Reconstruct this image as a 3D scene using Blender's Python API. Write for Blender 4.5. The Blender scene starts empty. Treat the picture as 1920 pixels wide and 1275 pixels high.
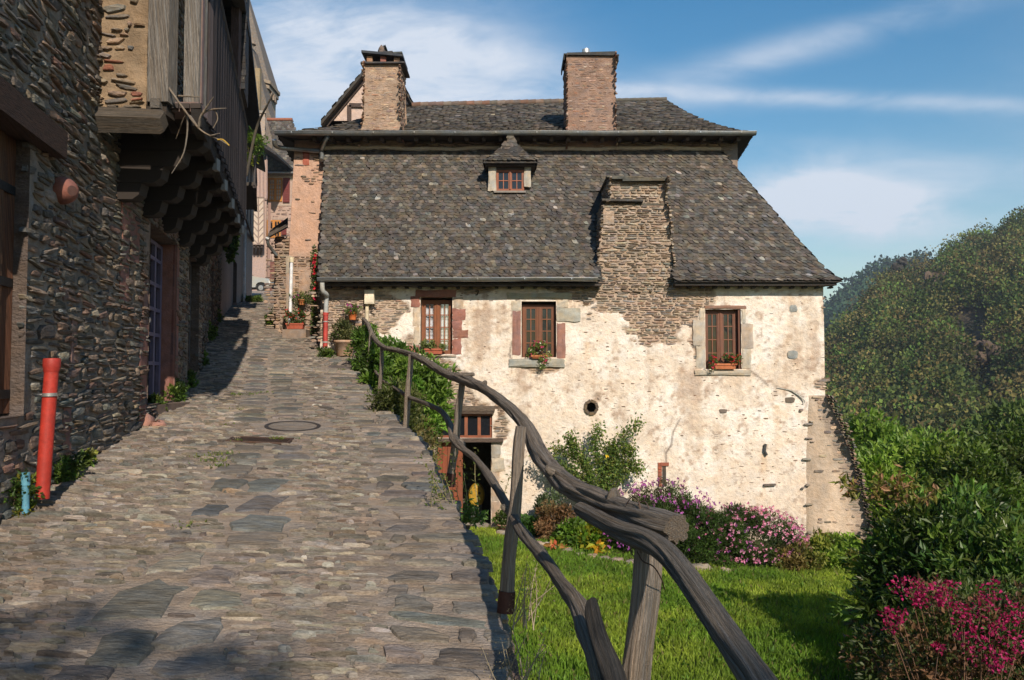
import bpy, math, random
import numpy as np
from mathutils import Vector
random.seed(7); R=np.random.RandomState(11)
SC=bpy.context.scene; COL=SC.collection
# ---------------------------------------------------------------- camera model
F=1500.0; CZ=1.911; PIT=math.atan(62.5/1500)
cp,sp=math.cos(PIT),math.sin(PIT)
def P(px,py,Y):
    u=(px-960)/F; v=(637.5-py)/F
    dx,dy,dz=u,cp-v*sp,sp+v*cp
    t=Y/dy
    return np.array([dx*t,Y,CZ+dz*t])
def px_of(X,Y,Z):
    d=Z-CZ; zc=Y*cp+d*sp; yc=-Y*sp+d*cp
    return 960+F*X/zc, 637.5-F*yc/zc
def g(s):
    return np.interp(s,[-60,0,16,20,60,90],[-7.0,0,1.87,2.67,7.67,10.5])
def road_z(X,Y): return g(Y-.245*X)
def garden_z(X,Y):
    X=np.asarray(X,float)
    return -1.41-.045*np.clip(X+1,-3,9)-.28*np.clip(X-8,0,60)-.1*np.clip(Y-20,0,60)*np.clip((X-6)/4,0,1)
def G(px,py,zf=road_z):
    lo,hi=1.0,80.0
    Y=lo
    prev=None
    for Y in np.arange(1.5,70,.02):
        p=P(px,py,Y)
        if p[2]<=zf(p[0],Y): break
    return np.array([p[0],Y,float(zf(p[0],Y))])
# ---------------------------------------------------------------- noise
def _h(ix,iy,seed):
    n=(ix.astype(np.int64)*374761393+iy.astype(np.int64)*668265263+seed*974711)&0x7fffffff
    n=((n^(n>>13))*1274126177)&0x7fffffff
    return ((n^(n>>16))&0xffff)/65535.0
def vn(x,y,seed=0):
    x=np.asarray(x,float); y=np.asarray(y,float)
    x,y=np.broadcast_arrays(x,y)
    ix=np.floor(x); iy=np.floor(y); fx=x-ix; fy=y-iy
    fx=fx*fx*(3-2*fx); fy=fy*fy*(3-2*fy)
    a=_h(ix,iy,seed); b=_h(ix+1,iy,seed); c=_h(ix,iy+1,seed); d=_h(ix+1,iy+1,seed)
    return (a*(1-fx)+b*fx)*(1-fy)+(c*(1-fx)+d*fx)*fy
def fbm(x,y,seed=0,o=4):
    s=0;a=.5;t=0
    for i in range(o):
        s=s+a*vn(np.asarray(x)*2**i,np.asarray(y)*2**i,seed+i*17); t+=a; a*=.55
    return s/t
# ---------------------------------------------------------------- mesh builder
class MB:
    def __init__(s): s.v=[];s.f=[];s.c=[];s.t=[];s.n=0;s.pid=[];s.hold=False;s.k=0
    def add(s,v,faces,col=(.5,.5,.5),T=None):
        v=np.asarray(v,float).reshape(-1,3); n=len(v)
        col=np.asarray(col,float)
        if col.ndim==1: col=np.tile(col[:3],(n,1))
        s.v.append(v); s.c.append(col)
        s.t.append(np.zeros((n,3)) if T is None else np.asarray(T,float))
        if isinstance(faces,np.ndarray): faces=[faces]
        elif faces and not isinstance(faces[0],np.ndarray):
            by={}
            for f in faces: by.setdefault(len(f),[]).append(f)
            faces=[np.array(x) for x in by.values()]
        if not s.hold: s.k+=1
        s.pid.append((s.k,[len(s.f)+q for q in range(len(faces))],s.n))
        for f in faces: s.f.append(f+s.n)
        s.n+=n
        return s
    def box(s,x0,x1,y0,y1,z0,z1,col=(.5,.5,.5)):
        v=[(x,y,z) for x in(x0,x1) for y in(y0,y1) for z in(z0,z1)]
        return s.add(v,[(0,1,3,2),(4,6,7,5),(0,4,5,1),(2,3,7,6),(0,2,6,4),(1,5,7,3)],col)
    def obox(s,c,ax,ay,az,col=(.5,.5,.5)):   # centre and three half-axis vectors
        c=np.array(c,float);ax=np.array(ax,float);ay=np.array(ay,float);az=np.array(az,float)
        v=[c+i*ax+j*ay+k*az for i in(-1,1) for j in(-1,1) for k in(-1,1)]
        T=[(k*.5+i*.3,j*.5,np.linalg.norm(az)*k+i*.37+j*.21) for i in(-1,1) for j in(-1,1) for k in(-1,1)]
        return s.add(v,[(0,1,3,2),(4,6,7,5),(0,4,5,1),(2,3,7,6),(0,2,6,4),(1,5,7,3)],col,T)
    def bar(s,a,b,w,h,col=(.5,.5,.5),up=(0,0,1)):
        a=np.array(a,float);b=np.array(b,float);d=b-a;L=np.linalg.norm(d);d=d/L
        x=np.cross(d,np.array(up,float)); x/= (np.linalg.norm(x)+1e-9); y=np.cross(x,d)
        return s.obox((a+b)/2,x*w/2,y*h/2,d*L/2,col)
    def tube(s,pts,rad,seg=10,col=(.5,.5,.5),caps=True,noise=0,seed=0,groove=0,sub=0,capcol=None,crack=0):
        s.k+=1; s.hold=True
        pts=np.array(pts,float); rad=np.broadcast_to(np.array(rad,float),(len(pts),)).copy()
        if sub:
            pts,rad=catmull(pts,rad,sub)
        n=len(pts)
        d=np.gradient(pts,axis=0); d/=np.linalg.norm(d,axis=1)[:,None]+1e-9
        ref=np.array([0,0,1.0]) if abs(d[0][2])<.9 else np.array([1.0,0,0])
        x=np.cross(d[0],ref); x/=np.linalg.norm(x)
        V=[];T=[];L=0
        for i in range(n):
            x=x-d[i]*np.dot(x,d[i]); x/=np.linalg.norm(x); y=np.cross(d[i],x)
            if i: L+=np.linalg.norm(pts[i]-pts[i-1])
            a=np.arange(seg)/seg*2*np.pi
            r=rad[i]*np.ones(seg)
            if noise: r=r*(1+noise*(fbm(np.cos(a)*1.3+5,np.sin(a)*1.3+L*4/ (1),seed)-.5)*2)
            if crack:
                for q_ in range(5):
                    a0=q_*1.27+seed+1.1*(vn(L*1.3,q_*3.7,seed+q_)-.5)*2; am=np.clip(vn(L*2.2,q_*5.1,seed+40)-.32,0,1)*1.6*crack; dd_=(a-a0+np.pi)%(2*np.pi)-np.pi; r=r*(1-am*np.exp(-(dd_/.13)**2))
            if groove: r=r*(1-groove*np.clip(vn(np.arange(seg)*.9,np.full(seg,L*3.1),seed+3)-.45,0,1)*2)
            V.append(pts[i]+np.outer(np.cos(a)*r,x)+np.outer(np.sin(a)*r,y))
            T.append(np.stack([np.cos(a)*.5,np.sin(a)*.5,np.full(seg,L)],1))
        V=np.concatenate(V);T=np.concatenate(T)
        i=np.arange(n-1)[:,None]*seg; j=np.arange(seg)[None,:]; k=(j+1)%seg
        f=np.stack([i+j,i+k,i+seg+k,i+seg+j],-1).reshape(-1,4)
        s.add(V,f,col,T)
        if caps:
            for idx,sg in((0,-1),(n-1,1)):
                ring=V[idx*seg:(idx+1)*seg]; c=pts[idx]
                vv=np.vstack([ring,c+(ring-c)*.55+d[idx]*sg*.002,c+d[idx]*sg*.003])
                ff=[(q,(q+1)%seg,seg+(q+1)%seg,seg+q) if sg<0 else (seg+q,seg+(q+1)%seg,(q+1)%seg,q) for q in range(seg)]
                ff+=[(seg+q,seg+(q+1)%seg,2*seg) if sg<0 else (seg+(q+1)%seg,seg+q,2*seg) for q in range(seg)]
                TT=np.vstack([np.c_[(ring-c)@x*8,(ring-c)@y*8,np.zeros(seg)],np.c_[(ring-c)@x*4,(ring-c)@y*4,np.zeros(seg)],[[0,0,0]]])
                s.add(vv,ff,capcol if capcol is not None else (col if np.ndim(col)==1 else col[0]),TT)
        s.hold=False
        return s
    def lathe(s,c,prof,seg=16,col=(.5,.5,.5),sx=1,sy=1):
        c=np.array(c,float);a=np.arange(seg)/seg*2*np.pi
        V=np.concatenate([np.stack([c[0]+np.cos(a)*r*sx,c[1]+np.sin(a)*r*sy,np.full(seg,c[2]+z)],1) for r,z in prof])
        n=len(prof);i=np.arange(n-1)[:,None]*seg;j=np.arange(seg)[None,:];k=(j+1)%seg
        f=np.stack([i+j,i+k,i+seg+k,i+seg+j],-1).reshape(-1,4)
        return s.add(V,f,col)
    def poly(s,pts,col=(.5,.5,.5)):
        return s.add(pts,[tuple(range(len(pts)))],col)
    def prism(s,pts,off,col=(.5,.5,.5)):
        pts=np.array(pts,float);off=np.array(off,float);n=len(pts)
        v=np.vstack([pts,pts+off])
        f=[tuple(range(n)),tuple(range(2*n-1,n-1,-1))]+[(i,i+n,(i+1)%n+n,(i+1)%n) for i in range(n)]
        return s.add(v,f,col)
    def grid(s,V,col=(.5,.5,.5),mask=None,flip=False):
        h,w=V.shape[:2]; i=np.arange(h-1)[:,None]*w; j=np.arange(w-1)[None,:]
        f=np.stack([i+j,i+j+1,i+w+j+1,i+w+j],-1)
        if flip: f=f[...,::-1]
        f=f[mask] if mask is not None else f.reshape(-1,4)
        c=np.asarray(col,float)
        if c.ndim==3: c=c.reshape(-1,3)
        return s.add(V.reshape(-1,3),f,c)
    def build(s,name,mat,parent=None,smooth=False,split=False):
        if split:
            out=[]
            for k in sorted(set(p[0] for p in s.pid)):
                m=MB()
                for i,(kk,fi,n0) in enumerate(s.pid):
                    if kk==k:
                        m.hold=True; m.add(s.v[i],[s.f[q]-n0 for q in fi],s.c[i],s.t[i])
                out.append(m.build(name,mat,parent,smooth))
            return out[0]
        me=bpy.data.meshes.new(name)
        V=np.concatenate(s.v)
        off=np.zeros(3)
        if parent is not None: off=np.array(WORLD.get(parent.name,(0,0,0)))
        V=V-off
        me.vertices.add(len(V)); me.vertices.foreach_set('co',V.astype(np.float32).ravel())
        lt=np.concatenate([np.full(len(f),f.shape[1]) for f in s.f]); li=np.concatenate([f.ravel() for f in s.f])
        me.loops.add(len(li)); me.loops.foreach_set('vertex_index',li.astype(np.int32))
        me.polygons.add(len(lt)); ls=np.concatenate([[0],np.cumsum(lt)[:-1]])
        me.polygons.foreach_set('loop_start',ls.astype(np.int32))
        try: me.polygons.foreach_set('loop_total',lt.astype(np.int32))
        except Exception: pass
        me.polygons.foreach_set('use_smooth',np.full(len(lt),smooth))
        me.update(calc_edges=True)
        c=np.concatenate(s.c); a=me.attributes.new('Col','FLOAT_COLOR','POINT')
        a.data.foreach_set('color',np.c_[np.clip(c,0,1),np.ones(len(c))].astype(np.float32).ravel())
        t=np.concatenate(s.t)
        if np.any(t):
            a=me.attributes.new('T','FLOAT_VECTOR','POINT'); a.data.foreach_set('vector',t.astype(np.float32).ravel())
        me.validate()
        o=bpy.data.objects.new(name,me); COL.objects.link(o)
        if mat: me.materials.append(mat)
        if parent is not None:
            o.parent=parent; WORLD[o.name]=tuple(off)
        else: WORLD[o.name]=(0,0,0)
        return o
WORLD={}
def catmull(p,r,k):
    P0=np.vstack([2*p[0]-p[1],p,2*p[-1]-p[-2]]); R0=np.r_[r[0],r,r[-1]]
    o=[];q=[]
    for i in range(len(p)-1):
        a,b,c,d=P0[i:i+4]; ra,rb,rc,rd=R0[i:i+4]
        for t in np.arange(k)/k:
            o.append(.5*((2*b)+(c-a)*t+(2*a-5*b+4*c-d)*t*t+(3*b-a-3*c+d)*t**3)); q.append(rb*(1-t)+rc*t)
    o.append(p[-1]);q.append(r[-1])
    return np.array(o),np.array(q)
def thing(name,label,cat,loc=(0,0,0),group=None):
    o=bpy.data.objects.new(name,None); COL.objects.link(o); o.location=tuple(float(q) for q in loc); o.empty_display_size=.2
    WORLD[o.name]=tuple(loc); o['label']=label; o['category']=cat
    if group: o['group']=group
    return o
def tag(o,label,cat,group=None,kind=None):
    o['label']=label;o['category']=cat
    if group:o['group']=group
    if kind:o['kind']=kind
    return o
def struct(o,label=None): 
    o['kind']='structure'
    if label: o['label']=label; o['category']=o.name.split('.')[0].replace('_',' ')
    return o
# ---------------------------------------------------------------- materials
def newmat(name):
    m=bpy.data.materials.new(name); m.use_nodes=True; nt=m.node_tree
    return m,nt,nt.nodes['Principled BSDF']
def nd(nt,t,**k):
    n=nt.nodes.new(t)
    for a,b in k.items():
        if a=='i':
            for kk,vv in b.items(): n.inputs[kk].default_value=vv
        else: setattr(n,a,b)
    return n
def mat_vc(name,rough=.85,ns=9,na=.35,bs=30,bd=.02,spec=.3,stretch=(1,1,1),fine=90,metal=0,trans=0,tint=None,coord='Object',warm=.10,fleck=None):
    """colour from the mesh's own colour attribute, broken up by noise, with bump"""
    m,nt,b=newmat(name); L=nt.links.new
    at=nd(nt,'ShaderNodeAttribute',attribute_name='Col')
    if coord=='T':
        src=nd(nt,'ShaderNodeAttribute',attribute_name='T').outputs['Vector']
    else: src=nd(nt,'ShaderNodeTexCoord').outputs['Object']
    mp=nd(nt,'ShaderNodeMapping',i={'Scale':stretch}); L(src,mp.inputs[0])
    n1=nd(nt,'ShaderNodeTexNoise',i={'Scale':ns,'Detail':6,'Roughness':.65}); L(mp.outputs[0],n1.inputs['Vector'])
    n2=nd(nt,'ShaderNodeTexNoise',i={'Scale':fine,'Detail':3,'Roughness':.7}); L(mp.outputs[0],n2.inputs['Vector'])
    mr=nd(nt,'ShaderNodeMapRange',i={'From Min':.3,'From Max':.7,'To Min':1-na,'To Max':1+na}); L(n1.outputs['Fac'],mr.inputs[0])
    mr2=nd(nt,'ShaderNodeMapRange',i={'From Min':.3,'From Max':.7,'To Min':1-na*.6,'To Max':1+na*.6}); L(n2.outputs['Fac'],mr2.inputs[0])
    mu=nd(nt,'ShaderNodeMath',operation='MULTIPLY'); L(mr.outputs[0],mu.inputs[0]); L(mr2.outputs[0],mu.inputs[1])
    vm=nd(nt,'ShaderNodeVectorMath',operation='SCALE'); L(at.outputs['Color'],vm.inputs[0]); L(mu.outputs[0],vm.inputs['Scale'])
    n4=nd(nt,'ShaderNodeTexNoise',i={'Scale':ns*.8,'Detail':4,'Roughness':.6}); ofs=nd(nt,'ShaderNodeMapping',i={'Location':(7.3,2.1,5.5)}); L(mp.outputs[0],ofs.inputs[0]); L(ofs.outputs[0],n4.inputs['Vector'])
    wr=nd(nt,'ShaderNodeMapRange',i={'From Min':.32,'From Max':.68}); L(n4.outputs['Fac'],wr.inputs[0])
    wc=nd(nt,'ShaderNodeMix',data_type='RGBA'); wc.inputs[6].default_value=(1-warm*.9,1,1+warm,1); wc.inputs[7].default_value=(1+warm,1,1-warm*1.4,1); L(wr.outputs[0],wc.inputs[0])
    v2=nd(nt,'ShaderNodeVectorMath',operation='MULTIPLY'); L(vm.outputs[0],v2.inputs[0]); L(wc.outputs[2],v2.inputs[1]); fin=v2.outputs[0]
    if fleck:
        n5=nd(nt,'ShaderNodeTexNoise',i={'Scale':fleck[0],'Detail':3,'Roughness':.6}); L(src,n5.inputs['Vector'])
        fr_=nd(nt,'ShaderNodeMapRange',i={'From Min':fleck[1],'From Max':fleck[1]+.06,'To Max':fleck[3]}); L(n5.outputs['Fac'],fr_.inputs[0])
        fm=nd(nt,'ShaderNodeMix',data_type='RGBA'); fm.inputs[7].default_value=(*fleck[2],1); L(fr_.outputs[0],fm.inputs[0]); L(fin,fm.inputs[6]); fin=fm.outputs[2]
    L(fin,b.inputs['Base Color'])
    b.inputs['Roughness'].default_value=rough; b.inputs['Specular IOR Level'].default_value=spec; b.inputs['Metallic'].default_value=metal
    n3=nd(nt,'ShaderNodeTexNoise',i={'Scale':bs,'Detail':5,'Roughness':.6}); L(mp.outputs[0],n3.inputs['Vector'])
    ad=nd(nt,'ShaderNodeMath',operation='MULTIPLY_ADD',i={1:.35}); L(n2.outputs['Fac'],ad.inputs[0]); L(n3.outputs['Fac'],ad.inputs[2])
    bp=nd(nt,'ShaderNodeBump',i={'Strength':1.0,'Distance':bd}); L(ad.outputs[0],bp.inputs['Height']); L(bp.outputs[0],b.inputs['Normal'])
    return m
def mat_leaf(name,rough=.5,trans=.35):
    m,nt,b=newmat(name); L=nt.links.new
    at=nd(nt,'ShaderNodeAttribute',attribute_name='Col')
    b.inputs['Roughness'].default_value=rough; b.inputs['Specular IOR Level'].default_value=.35
    n1=nd(nt,'ShaderNodeTexNoise',i={'Scale':25,'Detail':2}); 
    tc=nd(nt,'ShaderNodeTexCoord'); L(tc.outputs['Object'],n1.inputs['Vector'])
    mr=nd(nt,'ShaderNodeMapRange',i={'From Min':.3,'From Max':.7,'To Min':.75,'To Max':1.25}); L(n1.outputs['Fac'],mr.inputs[0])
    vm=nd(nt,'ShaderNodeVectorMath',operation='SCALE'); L(at.outputs['Color'],vm.inputs[0]); L(mr.outputs[0],vm.inputs['Scale'])
    L(vm.outputs[0],b.inputs['Base Color'])
    tr=nd(nt,'ShaderNodeBsdfTranslucent'); vt=nd(nt,'ShaderNodeVectorMath',operation='MULTIPLY'); vt.inputs[1].default_value=(1.3,1.5,.6)
    L(vm.outputs[0],vt.inputs[0]); L(vt.outputs[0],tr.inputs['Color'])
    mx=nd(nt,'ShaderNodeMixShader',i={0:trans}); L(b.outputs[0],mx.inputs[1]); L(tr.outputs[0],mx.inputs[2])
    L(mx.outputs[0],nt.nodes['Material Output'].inputs['Surface'])
    return m
M={}
M['paving']=mat_vc('paving_stone',.85,9,.42,20,.022,fine=60,stretch=(.6,2.0,1.5),warm=.10,fleck=(45,.66,(.38,.35,.31),.5))
M['mortar']=mat_vc('mortar',.95,6,.32,30,.035,fine=90,stretch=(.8,1.4,1.4),warm=.08)
M['rubble']=mat_vc('rubble_stone',.88,9,.38,20,.022,fine=70,stretch=(1,1,3.2),warm=.12,fleck=(38,.68,(.34,.31,.26),.5))
M['plaster']=mat_vc('old_plaster',.95,7,.14,14,.03,fine=70,warm=.04,fleck=(22,.67,(.30,.21,.155),.7))
M['slate']=mat_vc('slate',.72,7,.45,40,.008,fine=100,warm=.16,fleck=(20,.67,(.27,.25,.215),.55))
M['block']=mat_vc('cut_stone',.9,7,.22,40,.008,fine=150)
M['wood']=mat_vc('weathered_wood',.85,3.0,.6,5,.035,stretch=(6,6,1.0),fine=14,coord='T')
M['paint']=mat_vc('old_paint',.55,12,.18,40,.002,fine=80,stretch=(1,1,.5))
M['zinc']=mat_vc('zinc',.42,5,.22,20,.001,spec=.5,metal=.75,fine=40)
M['plastic']=mat_vc('plastic_pipe',.6,7,.26,20,.002,spec=.4,fine=45,warm=.05,fleck=(30,.66,(.12,.08,.06),.45))
M['clay']=mat_vc('terracotta',.85,10,.22,50,.003,fine=120)
M['leaf']=mat_leaf('leaf')
M['gloss_leaf']=mat_leaf('glossy_leaf',.38,.3)
M['petal']=mat_leaf('petal',.6,.4)
M['grass']=mat_leaf('grass_blade',.6,.35)
M['soil']=mat_vc('soil',.95,5,.4,25,.03)
M['bark']=mat_vc('bark',.9,8,.35,25,.02,stretch=(1,1,.3))
M['far']=mat_leaf('far_foliage',.8,.1)
M['carpaint']=mat_vc('car_paint',.3,2,.04,5,.0005,spec=.5)
M['iron']=mat_vc('cast_iron',.6,15,.3,60,.002,metal=.5)
m,nt,b=newmat('window_glass'); b.inputs['Base Color'].default_value=(.012,.014,.018,1); b.inputs['Roughness'].default_value=.06; b.inputs['Specular IOR Level'].default_value=.6; M['glass']=m
n1=nd(nt,'ShaderNodeTexNoise',i={'Scale':3,'Detail':1}); tc=nd(nt,'ShaderNodeTexCoord'); nt.links.new(tc.outputs['Object'],n1.inputs['Vector'])
bp=nd(nt,'ShaderNodeBump',i={'Strength':.5,'Distance':.01}); nt.links.new(n1.outputs['Fac'],bp.inputs['Height']); nt.links.new(bp.outputs[0],b.inputs['Normal'])
# ---------------------------------------------------------------- stones
def pal(cols,n,jit=.12,w=None):
    cols=np.array(cols,float); k=R.choice(len(cols),n,p=None if w is None else np.array(w)/np.sum(w))
    c=cols[k]*(1+R.uniform(-jit,jit,(n,1))*2)*(1+R.uniform(-.05,.05,(n,3)))
    return np.clip(c,.005,1)
def courses(u0,u1,v0,v1,hmin,hmax,lmin,lmax,gap=.012):
    out=[];v=v0
    while v<v1:
        h=random.uniform(hmin,hmax); u=u0-random.uniform(0,lmax)
        while u<u1:
            l=random.uniform(lmin,lmax)*(1 if random.random()>.2 else .55)
            k=random.random()
            if k<.22 and h>1.5*hmin+.01:
                a=random.uniform(.35,.65)
                out.append((u+l/2,v+h*a/2,l/2-gap/2,h*a/2-gap/2)); out.append((u+l/2,v+h*(a+(1-a)/2),l/2-gap/2,h*(1-a)/2-gap/2))
            else: out.append((u+l/2,v+h/2,l/2-gap/2,h/2-gap/2))
            u+=l
        v+=h
    a=np.array(out); a[:,3]=np.maximum(a[:,3],.008)
    return a
def stones(mb,rects,mapf,H,cols,lens=.5,n=10,jit=.10,tilt=.05,warp=None,power=.55,drop=.02,domed=.0):
    """pillow-like irregular stones; mapf(u,v,h)->xyz arrays"""
    N=len(rects)
    if not N: return
    cu,cv,hu,hv=[rects[:,i][:,None] for i in range(4)]
    a=(np.arange(n)/n*2*np.pi)[None,:]+R.uniform(-.2,.2,(N,n))
    ca,sa=np.cos(a),np.sin(a)
    ex=np.sign(ca)*np.abs(ca)**power; ey=np.sign(sa)*np.abs(sa)**power
    rj=1+R.uniform(-jit*1.6,jit*.5,(N,n))
    H=np.broadcast_to(np.asarray(H,float),(N,))[:,None]*R.uniform(.55,1.3,(N,1))
    th=R.normal(0,tilt,(N,1))
    def ring(sc,h,jj=0):
        x=ex*hu*rj*sc; y=ey*hv*rj*(sc if sc>.99 else sc)*(1-lens*.35*np.abs(ex)**3)
        y=y+th*x
        hh=h*H+R.uniform(-1,1,(N,n))*H*jj
        return cu+x,cv+y,hh
    tl1=R.normal(0,.12,(N,1)); tl2=R.normal(0,.18,(N,1))
    r1=ring(1.0,-0.0); r2=ring(.93,.72,.10); r3=ring(.62,.98,.12)
    U=np.concatenate([r1[0],r2[0],r3[0],cu+0*cu],1); V=np.concatenate([r1[1],r2[1],r3[1],cv+0*cv],1)
    Hh=np.concatenate([r1[2]*0-drop,r2[2],r3[2],H*(1+domed)],1)
    hu2=(U-cu)/np.maximum(hu,.001); hv2=(V-cv)/np.maximum(hv,.001)
    Hh=Hh+np.where(Hh>0,(tl1*hu2+tl2*hv2)*H,0)
    if warp is not None: V=V+warp(U,V)
    X=mapf(U,V,Hh)
    K=3*n+1
    vv=np.stack(X,-1).reshape(-1,3)
    j=np.arange(n);k=(j+1)%n
    q=np.concatenate([np.stack([j,k,n+k,n+j],1),np.stack([n+j,n+k,2*n+k,2*n+j],1)])
    t=np.stack([2*n+j,2*n+k,np.full(n,3*n)],1)
    base=(np.arange(N)*K)[:,None,None]
    c=np.repeat(cols,K,0).reshape(N,K,3).copy()
    c*= (1+R.uniform(-.10,.10,(N,K,1)))
    mb.add(vv,[ (q[None]+base).reshape(-1,4),(t[None]+base).reshape(-1,3)],c.reshape(-1,3))
STONE_DARK=[(.075,.062,.052),(.11,.082,.062),(.06,.063,.060),(.13,.105,.085),(.10,.058,.042),(.05,.045,.04),(.16,.13,.10)]
STONE_WARM=[(.24,.18,.13),(.30,.22,.16),(.20,.16,.13),(.17,.16,.15),(.33,.24,.17),(.26,.15,.10)]
# ---------------------------------------------------------------- leaves
def leaves(mb,C,size,cols,up=.3,out=None,asp=.45,szj=.35,fold=.25):
    N=len(C)
    d=R.normal(0,1,(N,3))
    if out is not None: d=d*.75+out*1.0
    d[:,2]+=up*0; d/=np.linalg.norm(d,axis=1)[:,None]+1e-9
    n=R.normal(0,1,(N,3)); n[:,2]+=1.2*up*3
    n-=d*np.sum(n*d,1)[:,None]; n/=np.linalg.norm(n,axis=1)[:,None]+1e-9
    s=np.cross(d,n); L=(size*(1+R.uniform(-szj,szj,N)))[:,None]
    W=L*asp
    v0=C; v1=C+d*L*.45+s*W*.5+n*W*fold; v2=C+d*L; v3=C+d*L*.45-s*W*.5+n*W*fold
    vv=np.stack([v0,v1,v2,v3],1).reshape(-1,3)
    b=(np.arange(N)*4)[:,None]
    f=np.concatenate([b+np.array([[0,1,2]]),b+np.array([[0,2,3]])])
    mb.add(vv,f,np.repeat(cols,4,0))
def ball(n,fill=.35):
    d=R.normal(0,1,(n,3)); d/=np.linalg.norm(d,axis=1)[:,None]
    r=(R.uniform(fill,1,n))**.6
    return d*r[:,None],d
def crown(mb,c,rad,K,per,cr,size,palette,jit=.2,up=.3,asp=.45,flat=.8,fill=.35,lowcut=-.75):
    """a crown of K leaf clumps through an ellipsoid of radii rad"""
    c=np.array(c,float);rad=np.array(rad,float)
    p,dd=ball(K,fill); p=p[p[:,2]>lowcut]; K=len(p)
    p=p*(1+R.uniform(-.12,.16,(K,1)))
    ctr=c+p*rad
    crs=cr*R.uniform(.6,1.35,K)
    bc=pal(palette,K,jit)
    for i in range(K):
        q,dq=ball(per,.3); q[:,2]*=flat
        pos=ctr[i]+q*crs[i]
        o=dq*.6+p[i]*.5+np.array([0,0,.25])
        cc=bc[i]*(1+R.uniform(-.28,.28,(per,1)))
        leaves(mb,pos,size,np.clip(cc,0,1),up,o,asp)
    return ctr
def stems(mb,base,ctrs,r0,r1=.004,col=(.12,.09,.06),n=14,seg=5,trunk=.25):
    base=np.array(base,float)
    idx=R.choice(len(ctrs),min(n,len(ctrs)),replace=False)
    for i in idx:
        e=np.array(ctrs[i]); m=base*.5+e*.5+R.normal(0,.05,3)*np.linalg.norm(e-base); m[2]=base[2]+(e[2]-base[2])*.55
        mb.tube([base+R.normal(0,r0*.6,3)*[1,1,0],m,e],[r0,r0*.55+r1*.4,r1],seg,col,caps=False,sub=4)
def plant(name,label,cat,base,rad,K,per,cr,size,palette,lift=0,group=None,mat='leaf',flower=None,stem=(.012,10),asp=.45,up=.3,jit=.2,stemcol=(.12,.09,.06),fill=.35,flat=.8,parts=('foliage','stem'),lowcut=-.75):
    t=thing(name,label,cat,base,group)
    mb=MB(); c=np.array(base,float)+[0,0,lift+rad[2]*.85]
    ctr=crown(mb,c,rad,K,per,cr,size,palette,jit,up,asp,fill=fill,flat=flat,lowcut=lowcut)
    mb.build(parts[0],M[mat],t)
    if stem:
        sb=MB(); stems(sb,base,ctr,stem[0],.004 if size<.3 else .02,stemcol,stem[1]); sb.build(parts[1],M['bark'],t,True)
    if flower:
        n,fs,fp=flower[:3]; fb=MB()
        q,dq=ball(n,.9); q=q[(q[:,2]>-.45)&(q[:,1]<.5)]
        pos=c+q*np.array(rad)*(1.12+R.uniform(0,.18,(len(q),1)))
        blossoms(fb,pos,fs,fp)
        fb.build('flower',M['petal'],t)
    return t,ctr
def blossoms(fb,pos,fs,fp,petals=5):
    cc=pal(fp,len(pos),.15)
    for k in range(petals):
        a=2*np.pi*k/petals; o=np.tile([math.cos(a),-.6,math.sin(a)],(len(pos),1))*2.2
        leaves(fb,pos+R.normal(0,fs*.06,pos.shape),fs*.62,cc*(1+R.uniform(-.15,.15,(len(pos),1))),.1,o,.8)
# ================================================================ camera, light, sky
cam=bpy.data.objects.new('camera',bpy.data.cameras.new('camera')); COL.objects.link(cam); SC.camera=cam
cam.location=(0,0,CZ); cam.rotation_euler=(math.pi/2+PIT,0,0); cam.data.sensor_width=36; cam.data.lens=F/1920*36; cam.data.clip_end=6000; cam.data.clip_start=.05
AZ=math.radians(17.5); EL=math.radians(33)
S=Vector((math.sin(AZ)*math.cos(EL),-math.cos(AZ)*math.cos(EL),math.sin(EL)))
sun=bpy.data.objects.new('sun',bpy.data.lights.new('sun','SUN')); COL.objects.link(sun)
sun.rotation_euler=S.to_track_quat('Z','Y').to_euler(); sun.data.energy=4.3; sun.data.angle=math.radians(.6); sun.data.color=(1,.87,.72)
W=bpy.data.worlds.new('World'); SC.world=W; W.use_nodes=True; nt=W.node_tree; L=nt.links.new
bg=nt.nodes['Background']; bg.inputs[1].default_value=.088
sky=nd(nt,'ShaderNodeTexSky',sky_type='NISHITA',sun_disc=False,sun_elevation=EL,sun_rotation=math.atan2(S.x,S.y)); sky.air_density=1.3; sky.dust_density=.4; sky.ozone_density=1.6
tc=nd(nt,'ShaderNodeTexCoord'); 
hs=nd(nt,'ShaderNodeHueSaturation',i={'Hue':.497,'Saturation':1.5,'Value':1.12}); L(sky.outputs[0],hs.inputs['Color'])
# clouds: noise in direction space, gathered where the photograph has them
def math_(op,a,b=None,c=None):
    n=nd(nt,'ShaderNodeMath',operation=op)
    for i,x in enumerate((a,b,c)):
        if x is None: continue
        if isinstance(x,(int,float)): n.inputs[i].default_value=x
        else: L(x,n.inputs[i])
    return n.outputs[0]
sep=nd(nt,'ShaderNodeSeparateXYZ'); L(tc.outputs['Generated'],sep.inputs[0])
yy=math_('MAXIMUM',math_('ABSOLUTE',sep.outputs[1]),.05)
ax=math_('DIVIDE',sep.outputs[0],yy); az=math_('DIVIDE',sep.outputs[2],yy)
cmb=nd(nt,'ShaderNodeCombineXYZ'); L(ax,cmb.inputs[0]); L(az,cmb.inputs[1])
def noise(scale,rot,st,det=7,dist=0.,rough=.6):
    mp=nd(nt,'ShaderNodeMapping',i={'Rotation':(0,0,rot),'Scale':st}); L(cmb.outputs[0],mp.inputs[0])
    n=nd(nt,'ShaderNodeTexNoise',i={'Scale':scale,'Detail':det,'Roughness':rough,'Distortion':dist}); L(mp.outputs[0],n.inputs['Vector']); return n.outputs['Fac']
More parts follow.
